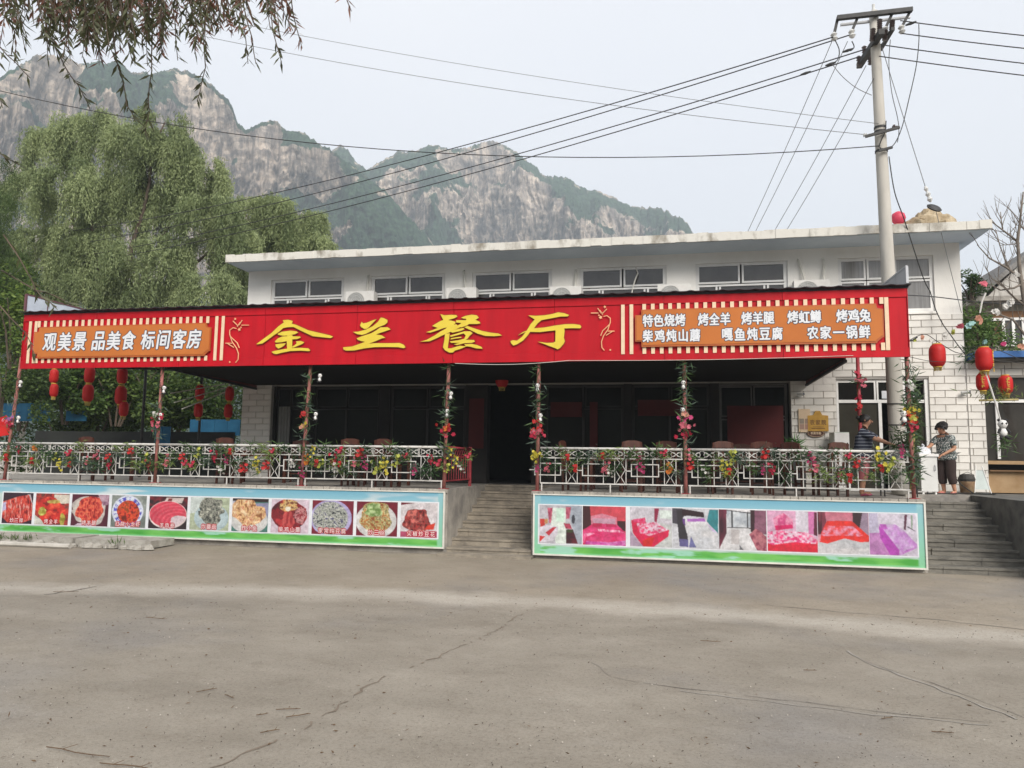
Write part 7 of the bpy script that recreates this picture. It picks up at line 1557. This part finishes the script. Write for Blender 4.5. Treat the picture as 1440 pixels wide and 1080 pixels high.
def willow(label, Y, lob, ns, trunk_px, Lr, leafn=34, c0=(.05, .085, .028), c1=(.39, .45, .22), ll=.19, lw=.046, grp=None):
    L_ = []
    for x, y, r in lob:
        yy = Y+random.uniform(-1.3, 1.3); c = onY(x, y, yy); L_.append((tuple(c), r*(yy+14.6)/FPX*1.05))
    tb = onY(trunk_px, 560, Y); tb.z = 0; t = thing('willow_tree', label, 'tree', tb, group=grp)
    q, tn = crown_strands(L_, ns, Lr, leafn, ll, lw, c0, c1); q = q-np.array(tb)
    o = quads('crown', q, leafA, t, tn)
    top = Vector(L_[len(L_)//3][0])-tb; fork = Vector((0, 0, top.z*.45))
    mb = MB(); mb.tube([(0, 0, -.1), (.1, 0, 1), (.15, .1, fork.z*.6), fork], [.42, .32, .28, .24], 12); mb.build('trunk', M['bark'], t, True)
    limbs(fork, [Vector(l[0])-tb for l in L_[::2]], .16, M['bark'], t)
    return t
willow('large drooping willow rising behind the left end of the canopy', 16, [(70, 205, 40), (110, 195, 45), (150, 185, 42), (190, 200, 40), (232, 172, 30), (240, 215, 45), (282, 240, 38), (60, 270, 50), (120, 270, 55), (190, 280, 60), (250, 290, 55), (300, 300, 42), (70, 350, 55), (140, 360, 60), (220, 370, 60), (290, 370, 50), (40, 410, 40), (120, 420, 50), (200, 430, 50), (300, 420, 45), (330, 330, 36)], 8200, 150, (1.0, 3.0), 32)
willow('lower rounded willow touching the left end of the white building roof', 20, [(345, 300, 36), (385, 305, 34), (425, 310, 32), (440, 345, 28), (350, 350, 40), (400, 360, 40), (360, 400, 40)], 3100, 390, (1.1, 2.9), 30, c1=(.38, .44, .21))
willow('dark willow hanging into the left edge of the picture', 7, [(-90, 260, 60), (-55, 330, 60), (-20, 300, 38), (-60, 420, 60), (-30, 480, 45), (-10, 380, 36), (0, 300, 34), (8, 370, 30), (-5, 240, 26), (5, 440, 30)], 3300, -90, (.5, 1.5), 26, (.022, .045, .015), (.10, .15, .045), .11, .018)
def shrub(name, label, cat, px, py, Y, rx, ry, rz, n, ll, lw, c0, c1, group=None, stem=True, lobes=9):
    c = onY(px, py, Y); base = Vector((c.x, c.y, c.z-rz)); t = thing(name, label, cat, base, group=group); P = []
    for k in range(lobes):
        a = rng.normal(size=3)*[.5, .5, .45]; lc = np.array([a[0]*rx, a[1]*ry, rz+a[2]*rz*.9]); m_ = n//lobes
        d = unit(rng.normal(size=(m_, 3))); P.append(lc+d*np.array([rx, ry, rz])*rng.uniform(.32, .6)*rng.uniform(.5, 1, (m_, 1)))
    P = np.concatenate(P); D = rng.normal(size=P.shape)*[1, 1, .6]; D[:, 2] -= .25
    quads('foliage', leaves(P, D, rng.uniform(.6, 1.15, len(P))*ll, lw), leafA, t, tones(len(P), c0, c1, 1.3))
    if stem:
        for k in range(5): mb = MB(); a = rng.normal(size=3)*.35; mb.tube([(a[0]*.2*rx, a[1]*.2*ry, 0), (a[0]*rx*.6, a[1]*ry*.6, rz*.8), (a[0]*rx*1.4, a[1]*ry*1.4, rz*1.5)], [.035, .025, .01], 5); mb.build('stem', M['bark'], t)
    return t
GB = 'leafy bushes behind the left end of the terrace'
for a in (('wide leafy bush above the black tarp screen behind the leftmost post', 30, 565, 8.6, 2.2, 1.0, 1.1, 6000, .17, .085, (.02, .045, .012), (.13, .20, .05)), ('leafy bush above the black tarp screen right of the third lantern string', 250, 580, 9.6, 2.4, 1.0, .9, 5500, .16, .08, (.018, .04, .012), (.11, .17, .045)), ('leafy bush above the middle of the black tarp screen', 140, 580, 9.8, 2.2, 1.0, .9, 5500, .16, .08, (.018, .04, .012), (.11, .17, .045)), ('bright green leafy bush at the left edge beside the sign', 22, 455, 5.5, 1.1, .9, 1.5, 5200, .15, .075, (.05, .10, .02), (.22, .30, .07)), ('dark bush below the bright one at the left edge', 5, 545, 5.0, 1.1, .9, 1.1, 3800, .13, .065, (.025, .05, .015), (.12, .18, .05)),
          ('leafy bush seen under the sign around the leftmost lanterns', 95, 545, 7.6, 1.6, 1.0, 1.3, 5000, .17, .085, (.02, .045, .012), (.13, .21, .05)), ('leafy bush with bright tips behind the second pair of lanterns', 165, 548, 8.2, 1.6, 1.0, 1.3, 5000, .18, .09, (.02, .045, .012), (.16, .23, .05)), ('leafy bush behind the second canopy post from the left', 225, 552, 8.4, 1.5, 1.0, 1.25, 4200, .17, .085, (.02, .045, .012), (.14, .20, .05)),
          ('dark leafy bush beside the left building corner', 300, 555, 9.0, 1.6, 1.0, 1.2, 4200, .16, .08, (.018, .04, .012), (.10, .16, .04)), ('tall green tree filling the gap behind the sign at the left', 45, 400, 10.5, 2.2, 1.5, 2.4, 7000, .17, .07, (.03, .06, .015), (.15, .21, .06))):
    shrub('leafy_bush', a[0], 'bush', *a[1:], group=GB)
# far dark greenery closing the gap under the canopy
shrub('hedge', 'dark hedge mass far behind the left terrace', 'hedge', 120, 560, 13.5, 9, 1.2, 3.7, 20000, .22, .10, (.015, .03, .01), (.08, .13, .035), None, True, 26)
shrub('leafy_bush', 'green bush between the white building and the gabled house', 'bush', 1376, 470, 7.5, .85, .6, .9, 3600, .13, .05, (.04, .09, .02), (.17, .25, .07), None)
shrub('leafy_bush', 'small dark treetop just right of the upper wall corner', 'bush', 1364, 405, 9.5, .55, .5, .45, 1500, .12, .04, (.02, .045, .015), (.08, .13, .04), None)
for px_, py_, lb in ((1278, 610, 'green leafy plant hanging at the outer side of the rightmost post'), (1282, 560, 'upper leafy spray on the outer side of the rightmost post')):
    shrub('hanging_plant', lb, 'plant', px_, py_+20, .35, .12, .12, .55, 420, .16, .024, (.04, .08, .03), (.13, .19, .08), None, True, 6)

# bare tree dressed with silk blossoms
bt = thing('bare_tree', 'leafless grey tree dressed with artificial blossoms in front of the gabled house', 'tree', onY(1475, 690, 3.2)); bo = bt.location.copy()
def limbpx(pts, r0, r1, Y0=3.2, dy=0.0, depth=2):
    P = [onY(x, y, Y0+dy*i/len(pts))-bo for i, (x, y) in enumerate(pts)]; n = len(P); mb = MB(); mb.tube(P, [r0+(r1-r0)*i/(n-1) for i in range(n)], 6); mb.build('branch', M['barkp'], bt, True)
    if depth:
        tw = MB()
        for i in range(1, n):
            for _ in range(2):
                s = P[i-1].lerp(P[i], random.random()); d = (P[i]-P[i-1]).normalized(); q_ = [s]; dd = (d*.5+Vector((random.uniform(-.8, .8), random.uniform(-.6, .6), random.uniform(-.1, .9)))).normalized()
                for k in range(5): dd = (dd+Vector((random.uniform(-.25, .25), random.uniform(-.2, .2), random.uniform(0, .25)))).normalized(); q_.append(q_[-1]+dd*random.uniform(.08, .16))
                tw.tube(q_, [.009, .008, .007, .005, .004, .003], 4)
                q2 = [q_[2]]; d2 = (dd+Vector((random.uniform(-.8, .8), .2, .3))).normalized()
                for k in range(3): q2.append(q2[-1]+d2*.1)
                tw.tube(q2, [.006, .005, .004, .003], 4)
        tag(tw.build('twigs', M['barkp'], bt), kind='stuff')
for a in (([(1500, 690), (1475, 590), (1452, 500), (1440, 420), (1434, 380), (1431, 340), (1435, 305), (1439, 270)], .07, .015), ([(1431, 340), (1420, 331), (1408, 322), (1392, 310)], .025, .01), ([(1410, 322), (1408, 310), (1407, 298)], .015, .008), ([(1436, 392), (1415, 376), (1391, 363), (1374, 344)], .03, .008), ([(1418, 378), (1406, 345), (1400, 322)], .015, .007), ([(1440, 398), (1426, 405), (1407, 408), (1388, 398)], .03, .01),
          ([(1442, 430), (1428, 420), (1408, 400), (1395, 392)], .025, .01), ([(1434, 342), (1420, 344), (1406, 345)], .012, .006), ([(1448, 480), (1425, 450), (1400, 440), (1385, 438)], .03, .01), ([(1447, 330), (1436, 318), (1425, 300)], .02, .008)): limbpx(*a)
wb = mat('white_painted_stick', (.62, .60, .57), .6); mb = MB(); mb.tube([onY(x, y, 1.9)-bo for x, y in ((1384, 520), (1393, 545), (1401, 570), (1409, 598))], [.02, .018, .016, .013], 6); mb.build('branch', wb, bt)
mb = MB(); mb.tube([onY(x, y, 3)-bo for x, y in ((1386, 412), (1381, 424), (1378, 440))], [.02, .018, .016], 6); mb.build('branch', wb, bt)
def bloss(x, y, Y, c, r, lb, n=2):
    p = onY(x, y, Y); P = []
    for _ in range(n): P += blossom((rng.normal(0, r*.3), rng.normal(0, r*.2), rng.normal(0, r*.3)), r, 6)
    P = [[c*.72 for c in q] for q in P]; o = quads('silk_blossom', P, petm[c]); o.location = p; tag(o, lb, 'flower', 'silk blossoms tied to the bare tree and cords')
for x, y, c, r, lb in ((1382, 400, 'pink', .11, 'round dusty pink silk blossom on the bare tree below the gable'), (1401, 438, 'white', .10, 'left white silk blossom of the three on the lower branch'), (1412, 431, 'white', .10, 'middle white silk blossom of the three on the lower branch'), (1423, 426, 'white', .12, 'large right white silk blossom on the lower branch'), (1350, 459, 'pink', .09, 'pale pink silk blossom at the wall corner'), (1364, 456, 'teal', .11, 'teal silk blossom beside the wall corner'), (1378, 449, 'peach', .11, 'peach silk blossom right of the teal one'), (1385, 480, 'teal', .08, 'small teal silk blossom above the biggest lantern'),
                       (1412, 483, 'magenta', .08, 'magenta silk blossom under the gabled house window'), (1437, 487, 'peach', .08, 'peach silk blossom at the right edge over the blue strip'), (1285, 479, 'lime', .07, 'lime silk blossom on the cord right of the sign end'), (1297, 474, 'peach', .06, 'small peach silk blossom on the cord near the first lantern'), (1328, 471, 'white', .10, 'greyish white silk blossom above the first lantern'), (1308, 478, 'white', .06, 'tiny white silk blossom on the cord left of the first lantern'), (1431, 384, 'white', .08, 'white silk blossom high on the bare tree'), (1340, 467, 'lime', .07, 'lime silk blossom between the first lantern and the corner')):
    bloss(x, y, 2.6, c, r, lb, 3)
for k, (x, y, lb) in enumerate(((1400, 553, 'leaf tufts along the bar under the biggest lanterns'), (1412, 622, 'leafy sprig with a yellow bloom beside the large panda'), (1366, 498, 'dark leafy tuft at the wall corner above the blue strip'))):
    n = (110, 80, 90)[k]; p = onY(x, y, 2.1); P = rng.normal(0, 1, (n, 3))*[(.28, .1, .15)[k], .08, (.06, .14, .12)[k]]; D = rng.normal(size=(n, 3)); o = quads('leaf_tuft', leaves(P*.8, D, rng.uniform(.12, .24, n), .022), leafm[('lime', 'mid', 'dark')[k]]); o.location = p; tag(o, lb, 'leaf tuft')
a = onY(1377, 563, 2.1); b = onY(1432, 562, 2.1); mb = MB(); mb.tube([a, b], .022, 7); tag(mb.build('bamboo_bar', mat('bamboo_yellow', (.42, .34, .12), .5)), 'horizontal yellow bamboo bar in front of the neighbour window', 'pole')
a = onY(1278, 530, .3); mb = MB(); mb.tube([onY(1287, 560, .3), onY(1283, 640, .3), onY(1282, 690, .3)], .03, 8); tag(mb.build('bamboo_pole', MATS['bamboo_yellow']), 'yellow bamboo pole standing just right of the rightmost canopy post', 'pole')

# overhanging willow branch near the camera
ow = thing('willow_tree', 'near willow whose red-tinted leafy twigs hang into the top left corner', 'tree', (-9.5, -10.5, 0)); oo = Vector((-9.5, -10.5, 0))
mb = MB(); mb.tube([(0, 0, 0), (.1, 0, 2), (.3, .1, 4.2), (.9, .3, 5.6)], [.3, .25, .2, .14], 12); mb.build('trunk', M['bark'], ow, True)
mb = MB(); br = [atD(x, y, 5.4)-oo for x, y in ((-260, -120), (-60, -95), (120, -75), (300, -80), (480, -100))]; mb.tube([Vector((.9, .3, 5.6))]+br, [.13, .09, .07, .055, .04, .02], 8); mb.build('branch', M['bark'], ow, True)
leafn_ = mat('near_willow_leaf', (.10, .11, .05), .5, (.045, .05, .022), 9, trans=.22); leafr = mat('near_willow_blur_tinted_leaf', (.27, .125, .085), .5, (.12, .06, .04), 9, trans=.2)
strands = []
for k in range(150):
    x = random.triangular(-20, 340, 150); strands.append(((x, -85), (x+random.uniform(-20, 25), random.choice((random.uniform(10, 60), random.uniform(30, 92)))), random.uniform(4.6, 6.2)))
for k in range(26):
    x = random.uniform(260, 415); strands.append(((x-15, -85), (x+random.uniform(-10, 15), random.uniform(5, 48)), random.uniform(4.8, 6.2)))
LONG = [[(40, -60), (63, 43), (92, 95), (110, 120), (125, 148)], [(-20, 40), (0, 66), (22, 88), (43, 110)], [(150, -60), (163, 80), (172, 110), (178, 148), (190, 170)], [(215, -60), (213, 80), (210, 120), (210, 158), (204, 190)], [(270, -60), (285, 40), (289, 95), (284, 115), (277, 143)], [(235, -60), (246, 30), (250, 85)], [(330, -60), (343, 10), (355, 55), (360, 90)], [(375, -60), (383, 40), (396, 88)], [(400, -60), (412, 20), (425, 68)], [(470, -60), (484, -10), (494, 16)], [(-30, 160), (-8, 205), (8, 222), (28, 232)], [(18, -60), (25, 20), (35, 68)], [(-30, 100), (-6, 128), (4, 152)], [(5, 330), (45, 395), (60, 420), (80, 432)], [(2, 380), (50, 408), (75, 415), (100, 428)], [(0, 430), (30, 462), (42, 480), (50, 500)]]
allP = []; allD = []; allW = []
def strand(P, dens):
    mb = MB(); n = len(P); mb.tube(P, [.006-.003*i/(n-1) for i in range(n)], 4); mb.build('twig', M['bark'], ow)
    tot_ = sum((P[i+1]-P[i]).length for i in range(n-1)); m_ = int(tot_/dens)
    for j in range(m_):
        u = j/m_; i = min(int(u*(n-1)), n-2); p = P[i].lerp(P[i+1], u*(n-1)-i); d = (P[i+1]-P[i]).normalized()
        s = Vector((random.uniform(-1, 1), random.uniform(-.7, .7), random.uniform(-.5, .3))).normalized(); allP.append(p); allD.append(d*.75+s*.75); allW.append(p.z)
for (a, b, D_) in strands:
    A = atD(*a, D_)-oo; Bq = atD(*b, D_)-oo; P = [A.lerp(Bq, i/5)+Vector((random.uniform(-.03, .03), random.uniform(-.03, .03), 0)) for i in range(6)]; strand(P, .024)
for L_ in LONG:
    D_ = random.uniform(5.0, 5.8); P = [atD(x, y, D_)-oo for x, y in L_]
    Q_ = []
    for i in range(len(P)-1): Q_ += [P[i], P[i].lerp(P[i+1], .5)+Vector((random.uniform(-.012, .012), 0, 0))]
    Q_.append(P[-1]); strand(Q_, .034)
allP = np.array(allP); allD = np.array(allD); n = len(allP); ll_ = rng.uniform(.065, .115, n); Lq = leaves(allP, allD, ll_, .018)
# red blur of a finger at the lens, painted into most higher leaves
pz = allP[:, 2]; red_ = (pz > np.quantile(pz, .25)) & (rng.random(n) < .8)
vis = np.array([(lambda v: 0 < 720+FPX*v.dot(_R)/max(v.dot(_F), .1) < 1440 and 0 < 540-FPX*v.dot(_U)/max(v.dot(_F), .1) < 1080)(Vector(p)+oo-EYE) for p in allP])
idx = np.where(vis & ~red_)[0]; single = set(rng.choice(idx, min(280, len(idx)), replace=False).tolist())
# shared single leaf, its own length 1 along +Y
lm = MB(); lm.add([(0, 0, 0), (.10, .42, .02), (0, 1, 0), (-.10, .42, .02)], [(0, 1, 2), (0, 2, 3)]); lm = lm.mesh('leaf', leafn_)
for i in single:
    o = link('leaf', lm, ow, Vector(allP[i])); d = Vector(allD[i]).normalized(); o.rotation_mode = 'QUATERNION'; o.rotation_quaternion = d.to_track_quat('Y', 'Z') @ Matrix.Rotation(random.uniform(0, 6.28), 3, 'Y').to_quaternion(); o.scale = (ll_[i],)*3
rest = np.array([i for i in range(n) if i not in single]); a = rest[red_[rest]]; b = rest[~red_[rest]]
quads('leaf', Lq[a], leafr, ow, kind='stuff'); quads('leaf', Lq[b], leafn_, ow, kind='stuff')

# ================================================================== HAZE
mb = MB(); mb.box(-1450, 1450, -1450, 1450, -1.0, 372); hz = mb.build('haze'); hz['kind'] = 'stuff'
hm = bpy.data.materials.new('valley_haze'); hm.use_nodes = True; t = hm.node_tree; t.nodes.remove(t.nodes['Principled BSDF']); pv = t.nodes.new('ShaderNodeVolumePrincipled')
pv.inputs['Color'].default_value = (.80, .90, 1.0, 1); pv.inputs['Density'].default_value = HAZE; t.links.new(pv.outputs[0], t.nodes['Material Output'].inputs['Volume']); hz.data.materials.append(hm)
# prototypes that were never placed
for o in [x for x in bpy.data.objects if x.parent is None and x.type in ('EMPTY', 'MESH') and 'label' not in x and x.get('kind') is None]:
    for ch in [c for c in bpy.data.objects if c.parent == o]: bpy.data.objects.remove(ch)
    bpy.data.objects.remove(o)
